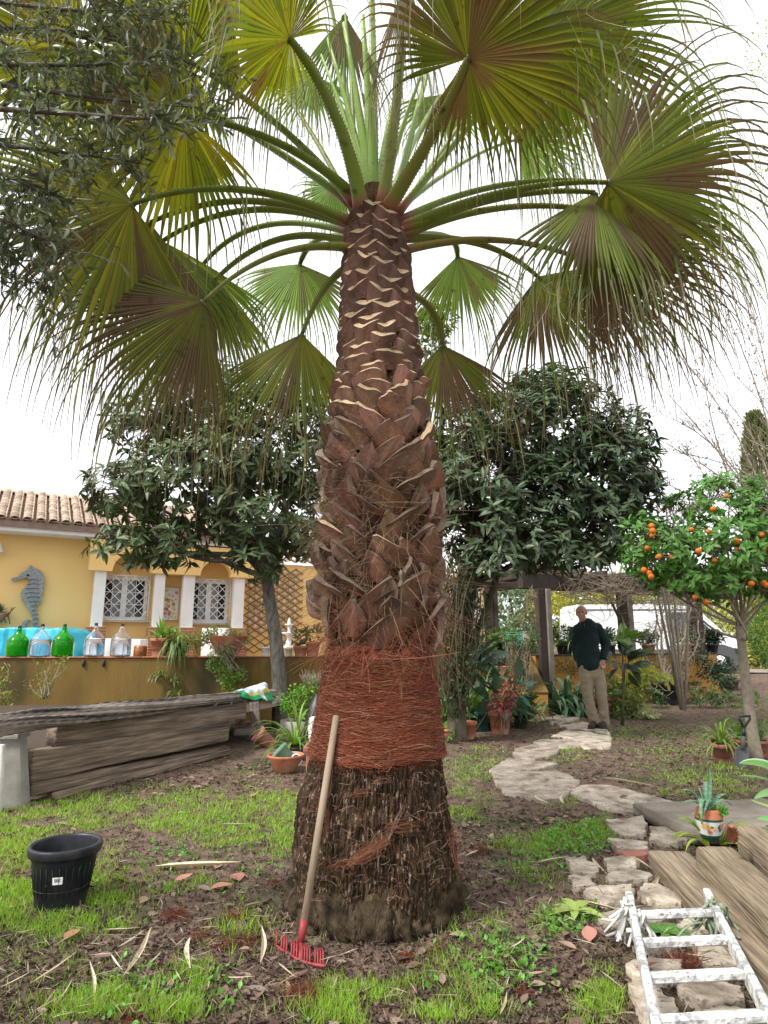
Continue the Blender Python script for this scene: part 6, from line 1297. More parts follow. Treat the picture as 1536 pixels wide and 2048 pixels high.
frond((580, 78, 2.9), (672, 235), (738, 430), (380, 30, 2.45), .86, 330, (0.15, -.55, -.8), .95, UG, .75, .12, 60, label='yellowing frond seen from below at the upper left of the crown', pw=.036)
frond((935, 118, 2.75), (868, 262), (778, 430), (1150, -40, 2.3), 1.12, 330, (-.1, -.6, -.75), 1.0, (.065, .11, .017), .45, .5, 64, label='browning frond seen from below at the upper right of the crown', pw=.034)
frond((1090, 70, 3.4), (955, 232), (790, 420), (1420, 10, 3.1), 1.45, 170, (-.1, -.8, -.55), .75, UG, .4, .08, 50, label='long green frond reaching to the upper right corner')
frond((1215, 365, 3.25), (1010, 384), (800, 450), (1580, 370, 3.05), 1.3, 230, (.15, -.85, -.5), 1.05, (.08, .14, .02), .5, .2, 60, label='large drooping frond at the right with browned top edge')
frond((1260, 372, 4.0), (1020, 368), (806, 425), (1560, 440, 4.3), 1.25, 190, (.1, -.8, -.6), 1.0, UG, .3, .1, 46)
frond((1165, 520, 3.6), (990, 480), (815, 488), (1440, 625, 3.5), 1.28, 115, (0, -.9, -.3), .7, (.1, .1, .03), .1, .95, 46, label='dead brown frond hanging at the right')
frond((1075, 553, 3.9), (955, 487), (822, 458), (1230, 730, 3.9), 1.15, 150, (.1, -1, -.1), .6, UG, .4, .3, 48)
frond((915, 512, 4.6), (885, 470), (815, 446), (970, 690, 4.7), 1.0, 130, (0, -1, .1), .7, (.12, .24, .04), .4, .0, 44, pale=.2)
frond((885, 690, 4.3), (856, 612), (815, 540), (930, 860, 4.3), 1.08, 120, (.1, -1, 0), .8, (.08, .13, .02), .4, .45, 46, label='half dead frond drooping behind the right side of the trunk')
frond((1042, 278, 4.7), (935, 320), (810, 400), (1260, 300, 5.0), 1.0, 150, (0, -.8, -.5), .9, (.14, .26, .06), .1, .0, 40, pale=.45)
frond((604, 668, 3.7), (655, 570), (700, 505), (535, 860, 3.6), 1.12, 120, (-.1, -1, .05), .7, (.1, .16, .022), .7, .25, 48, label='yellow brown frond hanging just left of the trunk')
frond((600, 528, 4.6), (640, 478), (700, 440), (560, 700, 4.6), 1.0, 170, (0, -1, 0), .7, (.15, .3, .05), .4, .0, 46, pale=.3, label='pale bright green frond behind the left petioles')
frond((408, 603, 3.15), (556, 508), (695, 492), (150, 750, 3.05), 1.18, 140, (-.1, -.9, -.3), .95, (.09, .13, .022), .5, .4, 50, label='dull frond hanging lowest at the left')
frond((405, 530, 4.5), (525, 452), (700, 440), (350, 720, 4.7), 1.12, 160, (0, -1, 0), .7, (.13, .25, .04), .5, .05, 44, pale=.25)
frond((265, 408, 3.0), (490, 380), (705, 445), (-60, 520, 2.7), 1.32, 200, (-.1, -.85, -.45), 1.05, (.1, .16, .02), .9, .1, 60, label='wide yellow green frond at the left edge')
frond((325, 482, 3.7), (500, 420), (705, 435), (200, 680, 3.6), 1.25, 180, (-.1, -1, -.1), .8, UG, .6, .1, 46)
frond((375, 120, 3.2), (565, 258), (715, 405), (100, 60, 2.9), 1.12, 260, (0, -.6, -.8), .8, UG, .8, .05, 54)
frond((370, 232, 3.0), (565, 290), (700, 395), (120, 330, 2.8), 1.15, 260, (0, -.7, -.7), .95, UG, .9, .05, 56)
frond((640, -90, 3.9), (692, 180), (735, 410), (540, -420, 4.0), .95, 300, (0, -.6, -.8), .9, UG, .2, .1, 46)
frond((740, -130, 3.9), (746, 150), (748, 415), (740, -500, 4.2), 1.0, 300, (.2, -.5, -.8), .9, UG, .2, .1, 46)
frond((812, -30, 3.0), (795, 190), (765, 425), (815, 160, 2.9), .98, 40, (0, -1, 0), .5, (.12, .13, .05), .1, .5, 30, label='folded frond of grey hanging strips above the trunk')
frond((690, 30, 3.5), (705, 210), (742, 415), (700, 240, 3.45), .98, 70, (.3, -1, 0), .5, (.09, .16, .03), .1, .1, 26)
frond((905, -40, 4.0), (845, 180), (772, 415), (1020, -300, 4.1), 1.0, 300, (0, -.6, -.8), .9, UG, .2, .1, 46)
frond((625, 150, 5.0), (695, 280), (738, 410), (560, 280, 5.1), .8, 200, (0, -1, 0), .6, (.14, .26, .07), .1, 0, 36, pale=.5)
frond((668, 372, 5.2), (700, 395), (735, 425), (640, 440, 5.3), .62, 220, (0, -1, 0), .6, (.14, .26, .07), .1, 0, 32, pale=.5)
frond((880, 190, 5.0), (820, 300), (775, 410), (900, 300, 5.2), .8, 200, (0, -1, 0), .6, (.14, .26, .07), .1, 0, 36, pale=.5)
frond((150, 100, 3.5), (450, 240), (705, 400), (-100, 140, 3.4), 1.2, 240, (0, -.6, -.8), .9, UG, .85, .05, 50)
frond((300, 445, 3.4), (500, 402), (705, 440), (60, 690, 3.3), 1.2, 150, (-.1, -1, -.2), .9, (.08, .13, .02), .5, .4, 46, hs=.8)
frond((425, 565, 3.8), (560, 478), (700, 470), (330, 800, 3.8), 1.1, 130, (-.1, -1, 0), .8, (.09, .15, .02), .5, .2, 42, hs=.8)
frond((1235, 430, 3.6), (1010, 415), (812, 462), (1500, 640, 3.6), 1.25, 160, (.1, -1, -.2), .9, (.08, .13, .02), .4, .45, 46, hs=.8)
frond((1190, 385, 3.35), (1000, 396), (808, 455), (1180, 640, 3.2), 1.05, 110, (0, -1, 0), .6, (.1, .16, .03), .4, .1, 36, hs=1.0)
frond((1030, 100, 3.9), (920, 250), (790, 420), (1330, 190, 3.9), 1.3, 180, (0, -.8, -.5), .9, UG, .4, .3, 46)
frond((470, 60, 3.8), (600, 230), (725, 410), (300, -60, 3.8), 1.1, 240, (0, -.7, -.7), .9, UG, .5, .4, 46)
# young sword leaves at the heart
mb = MB()
for k in range(10): a_ = rng.uniform(0, 6.28); b_ = np.array([pcx(zTop)+.06*math.cos(a_), YC+.06*math.sin(a_), zTop-.1]); tube(mb, bez(b_, b_+[.08*math.cos(a_), .08*math.sin(a_), .45], b_+[.3*math.cos(a_), .3*math.sin(a_), 1.1], 8), np.linspace(.045, .012, 8), 8, col=(.2, .32, .05), flat=.5)
ob('heart_leaves', mb, m_petiole, palm)

# ================================================================ olive branches, near, top left
ol = thing('olive_tree', 'olive tree reaching in with grey green twigs at the upper left corner', 'olive tree', (-3.1, 2.5, 0))
mb = MB(); tube(mb, [(-3.1, 2.5, -.05), (-3.05, 2.5, .8), (-3.0, 2.4, 1.7), (-2.8, 2.4, 2.6)], [.17, .13, .11, .09], 12, jit=.08); ob('trunk', mb, m_bark, ol)
mb = MB(); tw = []; segs = []
mains = [((-120, -20), (150, 20), (380, 10), 2.6), ((-120, 120), (120, 130), (330, 120), 2.3), ((-120, 150), (150, 190), (400, 215), 2.35), ((-120, 210), (180, 230), (425, 245), 2.2), ((-120, 280), (90, 300), (300, 330), 2.5), ((-120, 60), (180, 70), (430, 150), 2.7), ((-120, -80), (120, -40), (300, 60), 2.4),
         ((-120, 330), (10, 350), (120, 420), 2.3), ((-100, 420), (0, 440), (130, 500), 2.2), ((-100, 470), (0, 500), (70, 560), 2.4), ((-120, 0), (90, 150), (250, 320), 2.8)]
for (a_, m_, e, Y) in mains:
    pts = bez(at(*a_, Y), at(*m_, Y), at(*e, Y+.1), 18); tube(mb, pts, np.linspace(.013, .003, 18), 6); tube(mb, bez((-2.8, 2.4, 2.6) if a_[1] < 300 else (-3.0, 2.4, 1.8), (pts[0]+[-2.8, 2.4, 2.5])/2, pts[0], 8), np.linspace(.04, .013, 8), 6)
    for k in range(40):
        i = rng.integers(2, 18); q = pts[i]; ax = unit(pts[min(i+1, 17)]-pts[max(i-1, 0)]); d = unit(ax*.6+rng.normal(size=3)*.9)*rng.uniform(.08, .26); tw.append(bez(q, q+d*.5+rng.normal(size=3)*.01, q+d-[0, 0, .03], 7))
    segs.append(pts[2:])
tw = np.array(tw); ribbons(mb, tw, np.linspace(.0028, .0012, 7)[None], [1, 1, 1]); ob('branches', mb, m_bark, ol)
N = 5600; i = rng.integers(0, len(tw), N); j = rng.integers(1, 7, N); P = tw[i, j]; ax = unit(tw[i, np.minimum(j+1, 6)]-tw[i, j-1]); d = unit(ax*.7+rng.normal(size=(N, 3))*.55); up = unit(rng.normal(size=(N, 3))*.5+[0, 0, 1.]); sc_ = rng.uniform(.04, .075, N); OT = leafT(3, .2, .05, .08)
c = np.where(rng.random((N, 1)) < .3, cvar((.26, .3, .22), N, .2), cvar((.10, .13, .075), N, .3)); rot = basis(d, up); order = np.argsort(P[:, 1]); bi, re_ = order[:150], order[150:]
mb = MB(); scatter(mb, OT, P[re_], rot[re_], sc_[re_], c[re_]); ob('foliage', mb, m_gloss, ol, kind='stuff')
pr_ = []
for k in range(5): mm = MB(); mm.add(OT[0], OT[1], ((.06, .085, .05), (.2, .23, .17))[k % 2]); me = mm.mesh('leaf', np.zeros(3)); me.materials.append(m_gloss); pr_.append(me)
for q, i in enumerate(bi): Mx = Matrix(rot[i].tolist()).to_4x4() @ Matrix.Scale(sc_[i], 4); Mx.translation = Vector(P[i]); inst('leaf', pr_[q % 5], ol, Mx)
# ================================================================ stepping stones
def z6(l): return [(900+x/2.415, 1500+y/2.415) for x, y in l]
def z4(l): return [(860+x/4.267, 1100+y/4.267) for x, y in l]
STN = [z6(l) for l in ([(190, 130), (240, 105), (400, 100), (540, 95), (640, 150), (560, 230), (480, 245), (350, 225), (250, 205)], [(565, 200), (640, 160), (780, 165), (960, 210), (1115, 255), (1050, 290), (950, 308), (750, 282)],
       [(185, 92), (280, 38), (420, 52), (540, 62), (440, 90), (200, 118)], [(755, 330), (940, 315), (952, 390), (880, 420), (770, 385)], [(958, 362), (1150, 378), (1155, 430), (1050, 448), (962, 432)], [(760, 422), (880, 428), (950, 440), (950, 478), (800, 478)],
       [(560, 600), (680, 600), (705, 650), (600, 658)], [(755, 592), (860, 570), (970, 590), (960, 622), (760, 635)], [(660, 662), (890, 642), (885, 720), (760, 740), (640, 700)], [(930, 650), (1010, 645), (1130, 700), (1120, 742), (960, 728), (905, 700)],
       [(690, 780), (850, 762), (1060, 755), (1100, 792), (1040, 825), (850, 862), (720, 850)], [(1120, 805), (1280, 835), (1295, 885), (1200, 922), (1110, 890)], [(845, 1030), (960, 990), (1130, 1010), (1150, 1095), (1000, 1112), (870, 1090)],
       [(865, 1125), (960, 1130), (1110, 1230), (1090, 1270), (1000, 1323), (960, 1315)], [(1150, 935), (1290, 905), (1400, 945), (1420, 1040), (1300, 1080), (1200, 1020)], [(1100, 1130), (1300, 1112), (1430, 1130), (1440, 1200), (1200, 1222)],
       [(1140, 1262), (1300, 1242), (1500, 1260), (1500, 1340), (1150, 1345)], [(1480, 1092), (1560, 1100), (1570, 1210), (1500, 1190)], [(560, 520), (650, 510), (720, 560), (700, 595), (575, 590)], [(740, 520), (860, 500), (930, 530), (900, 560), (760, 565)], [(870, 900), (1100, 880), (1120, 925), (1000, 965), (880, 955)])]
STN += [z4(l) for l in ([(690, 1735), (720, 1692), (900, 1650), (1120, 1690), (1090, 1745), (900, 1785), (720, 1765)], [(850, 1638), (960, 1608), (1200, 1612), (1300, 1630), (1290, 1690), (1120, 1682), (900, 1648)],
        [(1010, 1590), (1150, 1530), (1360, 1545), (1560, 1590), (1560, 1680), (1320, 1700), (1200, 1605)], [(1100, 1500), (1300, 1462), (1480, 1500), (1560, 1580), (1360, 1538), (1180, 1520)], [(880, 1380), (1050, 1350), (1250, 1400), (1290, 1450), (1100, 1490), (960, 1440)])]
path = bpy.data.objects.new('stone_path', None); C.objects.link(path); path['kind'] = 'structure'
def slab(poly, h, nm, m, parent, zt=0.0, rough_=.02, off=None):
    P = np.array([G(*q, zt+h)[:2] for q in poly]); c = P.mean(0); P = c+(P-c)*.95; n = len(P); K = 110
    Lp = np.concatenate([P, P[:1]]); seg = np.linalg.norm(np.diff(Lp, axis=0), axis=1); s = np.concatenate([[0], np.cumsum(seg)]); u = np.linspace(0, s[-1], K, endpoint=False); E = np.stack([np.interp(u, s, Lp[:, k]) for k in (0, 1)], 1)
    for _ in range(2): E = .5*E+.25*np.roll(E, 1, 0)+.25*np.roll(E, -1, 0)
    E = E+(unit(E-c))*(fbm(np.concatenate([E*14, np.zeros((K, 1))], 1), 3)[:, None]-.5)*.075
    V = []; rings = (0, .2, .4, .6, .75, .87, .95, .99, 1.0, 1.01)
    for r in rings[1:]:
        p = c+(E-c)*min(r, 1.01); z = gz(p[:, 0], p[:, 1])*0+zt+h+(fbm(np.concatenate([p*5, np.zeros((K, 1))], 1), 3)-.5)*rough_*1.2+(fbm(np.concatenate([p*30, np.zeros((K, 1))], 1), 2)-.5)*rough_*.5-(.004 if r >= 1.0 else 0)
        if r > 1: z = np.full(K, zt-.05)
        V.append(np.stack([p[:, 0], p[:, 1], z], 1))
    cz = zt+h+(fbm(np.array([c[0]*5, c[1]*5, 0.]), 3)-.5)*rough_*1.6
    V = np.concatenate(V+[np.array([[c[0], c[1], cz]])]); nr = len(rings)-1; i = np.arange(nr-1)[:, None]; j = np.arange(K)[None]
    F = np.stack([i*K+j, (i+1)*K+j, (i+1)*K+(j+1) % K, i*K+(j+1) % K], -1).reshape(-1, 4); j = np.arange(K); T3 = np.stack([np.full(K, nr*K), j, (j+1) % K], -1)
    mb = MB(); mb.add(V, [F, T3]); return ob(nm, mb, m, parent)
stone_polys = []
for q in STN: slab(q, .032, 'flagstone', m_stone, path, rough_=.016); stone_polys.append(np.array([G(*a, .026)[:2] for a in q]))
def inpoly(P, poly):
    x, y = P[:, 0], P[:, 1]; ins = np.zeros(len(P), bool); n = len(poly); j = n-1
    for i in range(n):
        xi, yi = poly[i]; xj, yj = poly[j]; ins ^= ((yi > y) != (yj > y)) & (x < (xj-xi)*(y-yi)/(yj-yi+1e-12)+xi); j = i
    return ins
# red tile fragments
for q, lab in ((z6([(800, 490), (960, 475), (945, 510), (850, 512)]), 'flat red tile fragment between the stones and the first sleeper'),):
    o = slab(q, .04, 'tile_fragment', m_terrap, None, rough_=.004); o.location = o.location; tag(o, lab, 'tile fragment')
# ================================================================ big sleepers, right
def sleeper(pA, pB, zt, wd, ht, label, ext=1.0):
    A = G(*pA, zt); B = G(*pB, zt); d = unit(B-A); B = B+d*ext; x = unit(np.cross(d, [0, 0, 1])); A = A-x*0; 
    mb = MB(); s = -x if np.dot(-x, [1, .3, 0]) > 0 else x; A2_ = A+s*wd/2-[0, 0, ht/2]; B2_ = B+s*wd/2-[0, 0, ht/2]; o = beam_ob('garden_sleeper', A2_, B2_, wd, ht, m_beamw, nseg=120, wob=.009)
    tag(o, label, 'timber sleeper', 'weathered sleepers stepped up the slope'); return A2_, B2_
sleeper((1293, 1700), (1536, 1956), .10, .235, .14, 'lowest weathered sleeper with a mossy grey end beside the ladder')
sleeper((1388, 1690), (1545, 1842), .21, .2, .2, 'middle weathered sleeper with a diagonal split at its near end')
sleeper((1469, 1649), (1580, 1740), .31, .24, .26, 'highest pale sleeper with a sawn end at the right edge')
A = G(1322, 1630, .1); B = G(1600, 1618, .1); wb = abs(G(1420, 1657, .1)[1]-G(1420, 1600, .1)[1]); o = beam_ob('step_board', A-[0, 0, .05], B-[0, 0, .05], wb, .1, m_gwood, nseg=60, wob=.01); tag(o, 'broad grey weathered board laid as a step behind the aloe pot', 'timber step')
mb = MB(); x, y, F = ngrid(1.6, 7, 1.3, 3.9, 60, 50); z = .09*np.clip((x-1.95-(y-3.2)*-.55)/.6, 0, 1)-.03+.03*(fbm(np.stack([x*4, y*4, x*0], -1), 3)-.5); V = np.stack([x, y, z], -1); mb.add(V, F); ob('sloping_bank', mb, m_soil, kind='structure')
# ================================================================ ladder
lad = thing('ladder', 'white paint splashed aluminium ladder lying on the stones at the lower right', 'ladder', G(1400, 1850))
zl = .155; A0, A1 = G(1260, 1803, zl), G(1318, 2050, zl); B0, B1 = G(1417, 1797, zl), G(1535, 2040, zl)
dl = unit(((A1-A0)+(B1-B0))/2); A1 = A0+dl*2.3; B1 = B0+dl*2.3
for a, b_ in ((A0, A1), (B0, B1)): mb = MB(); beam(mb, a-dl*.02, b_, .028, .062, b=.005); beam(mb, a-dl*.03, a+dl*.05, .034, .068, b=.006); ob('rail', mb, m_ladder, lad, smooth=False)
y0 = G(1340, 1848, zl)
for k in range(8):
    t = (.165+k*.27); a = A0+dl*t; b_ = B0+dl*t; a2, b2 = a+(b_-a)*.02, b_-(b_-a)*.02; mb = MB(); beam(mb, a2+[0, 0, .003], b2+[0, 0, .003], .036, .03, b=.006); ob('rung', mb, m_ladder, lad, smooth=False)
for e, c_ in ((A0+dl*.13, (.62, .62, .58)), (B0+dl*.15, (.24, .3, .2))):
    mb = MB(); N = 34
    for k in range(N): 
        a_ = rng.uniform(0, 6.28); r = rng.uniform(.035, .05); q = e+np.array([0, 0, math.sin(a_)*r])+np.cross(dl, [0, 0, 1])*math.cos(a_)*r+dl*rng.uniform(-.05, .05); q2 = q+rng.normal(size=3)*[.05, .05, .02]+([-.06, 0, -.04] if e[0] > 1.5 else [0, 0, -.06])
        tube(mb, bez(q, (q+q2)/2+rng.normal(size=3)*.02, q2, 5), rng.uniform(.005, .013), 5, col=cvar(c_, 1, .2)[0], flat=.4)
    tag(ob('rope_binding', mb, m_leafd, loc=e), 'pale knotted rag bound round the top of the left ladder rail' if e[0] < 1.2 else 'frayed green rag tied on the top rung beside the right ladder rail', 'rag')
# ================================================================ bucket
p = G(121, 1806); r = .163; h = .285; bk = thing('bucket', 'big black plastic plant tub with a white barcode sticker standing on the grass', 'bucket', p)
mb = MB(); rb = .118; lathe(mb, [(rb, .0), (rb*1.03, .01), (rb*1.05, .05), (rb*1.07, .052), (r*.93, h-.07), (r*.945, h-.068), (r*.95, h-.045), (r*1.05, h-.045), (r*1.075, h-.035), (r*1.08, h-.008), (r*1.06, h), (r*.97, h), (r*.95, h-.01), (r*.93, h-.06), (rb*1.0, .02), (.001, .018)], 64, p); ob('tub', mb, m_plastic, bk)
mb = MB(); 
for k in range(30): a = 2*math.pi*k/30; q0 = p+[math.cos(a)*rb*1.09, math.sin(a)*rb*1.09, .06]; q1 = p+[math.cos(a)*r*.935, math.sin(a)*r*.935, h-.08]; tube(mb, [q0, q1], .0016, 5)
ob('rib', mb, m_plastic, bk, kind='stuff')
mb = MB(); lathe(mb, [(r*.85, .09), (r*.5, .1), (.001, .1)], 20, p, capb=False); ob('soil_residue', mb, m_soilpot, bk)
dcam = unit(np.array([0.02-p[0], -p[1], 0])); az0 = math.atan2(dcam[1], dcam[0])-.12; az0 = math.atan2(-1, .28)
def on_tub(a, z): rr = rb*1.06+(r*.935-rb*1.06)*(z-.055)/(h-.125); return p+[math.cos(a)*(rr+.003), math.sin(a)*(rr+.003), z]
mb = MB(); n = 6; V = [on_tub(az0-.16+.32*k/n, z) for z in (.13, .165) for k in range(n+1)]; mb.add(np.array(V), [np.array([(k, k+1, n+2+k, n+1+k) for k in range(n)])]); stk = ob('sticker', mb, m_paint, bk)
mb = MB()
for k in range(16):
    a = az0-.10+.2*k/16; w_ = rng.uniform(.003, .008); mb.add(np.array([on_tub(a, .142)+dcam*.001, on_tub(a+w_, .142)+dcam*.001, on_tub(a+w_, .159)+dcam*.001, on_tub(a, .159)+dcam*.001]), [np.arange(4)], (.02, .02, .02))
ob('barcode', mb, m_paint, stk, kind='stuff')
# ================================================================ rake
hd = G(601, 1912); top = onbase(673, 1431, .02); hd[2] = .05
rk = thing('rake', 'red steel garden rake leaning on the palm by its long wooden handle', 'rake', (hd[0], hd[1], 0)); dr = unit(top-hd)
mb = MB(); tube(mb, [hd+dr*.06, hd+dr*.5, top-dr*.006, top], [.0165, .0165, .0165, .012], 14); ob('handle', mb, m_wood, rk)
mb = MB(); tube(mb, [hd, hd+dr*.04, hd+dr*.085], [.013, .017, .018], 14); ob('socket', mb, m_redm, rk)
l_, r_ = G(553, 1892, .03), G(652, 1932, .03); mid = G(601, 1921, .025); hb = bez(l_, mid, r_, 20); mb = MB(); tube(mb, hb, .0065, 8); tube(mb, [hd, (hd+mid)/2, mid], [.011, .01, .008], 8); bar = ob('head_bar', mb, m_redm, rk)
for k in range(15): q = hb[int(round(.5+k*18/14))]; mb = MB(); tube(mb, [q, q+[-.004, .04, .03], q+[-.012, .075, .035]], [.0045, .004, .0025], 6); ob('tine', mb, m_redm, rk)
# spade by the orange tree
sb = gp(1484, 1542); st_ = at(1489, 1432, sb[1]+.08); sp = thing('spade', 'small black handled spade stuck in the soil against the orange tree trunk', 'spade', sb); ds = unit(st_-sb); L_ = np.linalg.norm(st_-sb)
mb = MB(); x, y, F = ngrid(-.075, .075, 0, .22, 9, 9); V = sb[None]+np.outer(x*(1-.35*(y < .03)), [1, 0, 0])+np.outer(y, ds)+np.outer(.02-(x*3.5)**2*.3, [0, 1, 0]); mb.add(V, F); bl_ = ob('blade', mb, m_vang, sp); bl_.modifiers.new('t', 'SOLIDIFY').thickness = .006
mb = MB(); tube(mb, [sb+ds*.2, sb+ds*.36], [.022, .017], 10); ob('socket', mb, m_vang, sp); mb = MB(); tube(mb, [sb+ds*.35, sb+ds*(L_-.2)], .016, 10); ob('shaft', mb, mat('pale_ash_wood', (.55, .4, .24), (.45, .32, .18), scale=8, rough=.6), sp)
mb = MB(); e = sb+ds*L_; tube(mb, [sb+ds*(L_-.21), sb+ds*(L_-.12)], [.018, .02], 10); tube(mb, [sb+ds*(L_-.13), e-[.055, 0, .03], e-[.055, 0, 0]], .012, 8); tube(mb, [sb+ds*(L_-.13), e+[.055, 0, -.03], e+[.055, 0, 0]], .012, 8); tube(mb, [e-[.06, 0, 0], e+[.06, 0, 0]], .014, 10); ob('grip', mb, m_plastic, sp)
# ================================================================ aloe in painted pot
p = G(1431, 1682, .12); p[1] += .06; al = thing('aloe_pot', 'spiky blue green aloe in a white pot hand painted with flowers', 'potted plant', p)
r = px2m(p, 26); h = px2m(p, 56)
mb = MB(); lathe(mb, [(r*.62, 0), (r*.7, .01), (r*.78, h*.16)], 32, p); ob('green_foot', mb, mat('dark_green_glaze', (.02, .08, .04), rough=.3), al)
mb = MB(); lathe(mb, [(r*.781, h*.16), (r*.93, h*.42), (r*1.0, h*.62)], 32, p, capb=False); bd_ = ob('painted_body', mb, mat('cream_glaze', (.66, .66, .64), rough=.3), al)
mb = MB(); lathe(mb, [(r*1.0, h*.62), (r*.99, h*.70)], 32, p, capb=False); ob('green_band', mb, MATS['dark_green_glaze'], al)
mb = MB(); lathe(mb, [(r*.99, h*.70), (r*.9, h*.86), (r*.84, h*.98), (r*.8, h), (r*.74, h*.97), (r*.7, h*.8)], 32, p, capb=False); ob('terracotta_neck', mb, m_terra, al)
mb = MB(); lathe(mb, [(r*.75, h*.85), (.001, h*.9)], 16, p, capb=False); ob('soil', mb, m_soilpot, al)
mb = MB()
for (a, z, rad, c_) in ((-2.15, .45, .016, (.6, .3, .05)), (-2.05, .3, .014, (.45, .1, .06)), (-1.85, .46, .007, (.03, .05, .04)), (-1.7, .42, .012, (.6, .3, .06)), (-1.3, .44, .008, (.03, .06, .04)), (-1.15, .36, .01, (.03, .08, .05)), (-.95, .5, .02, (.5, .17, .16)), (-.8, .42, .014, (.45, .15, .14)), (-2.4, .5, .018, (.6, .35, .1)), (-1.25, .5, .006, (.03, .06, .04))):
    rr = r*(.78+(z-.16)*.48)+.002; c = p+[math.cos(a)*rr, math.sin(a)*rr, h*z]; tx = np.array([-math.sin(a), math.cos(a), 0]); t = np.linspace(0, 2*np.pi, 9)[:-1]; nrm = np.array([math.cos(a), math.sin(a), 0])
    mb.add(np.array([c+tx*math.cos(u)*rad*(1+.3*math.cos(3*u))+np.array([0, 0, math.sin(u)*rad*.9])+nrm*(.0015-.5*(math.cos(u)*rad)**2/rr) for u in t]), [np.arange(8)], c_)
ob('painted_flower', mb, m_paint, bd_, smooth=False, kind='stuff')
def fleshy(base, pts, w0, th_, col, nm='leaf', parent=None):
    P = bez(base, pts[0], pts[1], 14); t = np.linspace(0, 1, 14); w_ = w0*(1-t)**.75+.002; mb = MB(); tube(mb, P, w_, 10, col=np.array(col)[None]*(1+.18*np.sign(np.sin(t*40)))[:, None], flat=th_, up=unit(np.cross(np.cross(P[-1]-P[0], [0, 0, 1.]), P[-1]-P[0])+[0, 0, .2])); T = unit(np.gradient(P, axis=0))
    sd_ = unit(np.cross(T, [0, 0, 1.])+[1e-3, 0, 0])
    for k in range(1, 12):
        for sg in (-1, 1): c = P[k]+sd_[k]*sg*w_[k]*.95; mb.add(np.array([c-T[k]*.005, c+T[k]*.005, c+[0, 0, .003], c+sd_[k]*sg*.008+T[k]*.004]), [np.array([(0, 1, 3), (1, 2, 3), (2, 0, 3)])], (.4, .45, .35))
    return ob(nm, mb, m_gloss, parent)
b0_ = p+[0, 0, h*.95]; Ya = p[1]
for (m_, e, dy, w_) in (((1420, 1575), (1419, 1537), .0, .03), ((1404, 1590), (1398, 1575), .02, .018), ((1385, 1585), (1363, 1582), -.02, .02), ((1390, 1602), (1362, 1608), -.06, .024), ((1403, 1600), (1403, 1648), -.12, .024), ((1414, 1602), (1406, 1632), -.1, .026), ((1440, 1600), (1463, 1612), .03, .022), ((1440, 1590), (1455, 1598), .08, .02), ((1412, 1580), (1411, 1562), .05, .018)):
    fleshy(b0_+[-.01, 0, -.01], (at(*m_, Ya+dy*.5), at(*e, Ya+dy)), w_, .35, (.12, .25, .15), parent=al)
mb = MB(); bush(mb, b0_+[.06, -.02, 0], (.05, .04, .025), 160, .025, (.1, .3, .03)); ob('small_sprigs', mb, m_veg, al, kind='stuff')
t = thing('lily_clump', 'clump of yellow green strap leaves growing round the foot of the aloe pot', 'plant', p-[0, .12, .1])
for (px, lo, hi, n) in ((1418, 2.2, 4.2, 13), (1440, -1.4, .8, 12)): 
    for k in range(n): mb = MB(); strap_leaves(mb, G(px, 1690, .08), 1, .3, .026, 1.0, 1.1, (.26, .36, .05), azr=(lo, hi)); ob('leaf', mb, m_veg, t)
# leaves poking in at right edge
t = thing('agave_plant', 'agave with broad pale edged leaves entering at the right edge', 'agave', G(1620, 1660, .3))
def broad(base, mid_, tip, w0, col, edge=None):
    P = bez(base, mid_, tip, 16); T = unit(np.gradient(P, axis=0)); sd_ = unit(np.cross(T, [.1, -.5, .85])); nn = np.cross(sd_, T); tt = np.linspace(0, 1, 16); w_ = w0*np.sin(np.pi*np.clip(tt*.9+.1, 0, 1))**.7*(1-tt*.3)+.001; V = []; Cc = []
    for u in (-1, -.7, 0, .7, 1): V.append(P+sd_*(w_*u)[:, None]+nn*(w_*.3*u*u)[:, None]); Cc.append(np.repeat(np.array([edge if (edge and abs(u) > .9) else col]), 16, 0))
    V = np.stack(V, 1).reshape(-1, 3); Cc = np.stack(Cc, 1).reshape(-1, 3); i = np.arange(15)[:, None]; j = np.arange(4)[None]; mb = MB(); mb.add(V, np.stack([i*5+j, i*5+j+1, (i+1)*5+j+1, (i+1)*5+j], -1).reshape(-1, 4), Cc); ob('leaf', mb, m_gloss, t)
Ye = 3.7; bb = at(1640, 1640, Ye)
for m_, e, w_, c_, ed in (((1560, 1548), (1478, 1527), .06, (.1, .22, .04), (.45, .62, .45)), ((1560, 1570), (1475, 1552), .012, (.14, .26, .08), None), ((1570, 1590), (1508, 1598), .045, (.14, .28, .1), None), ((1560, 1620), (1502, 1600), .02, (.3, .42, .1), None), ((1580, 1640), (1512, 1638), .045, (.14, .32, .1), None), ((1560, 1655), (1530, 1655), .03, (.1, .25, .08), None), ((1580, 1560), (1545, 1510), .05, (.1, .22, .05), None)):
    broad(bb, at(*m_, Ye), at(*e, Ye), w_, c_, ed)
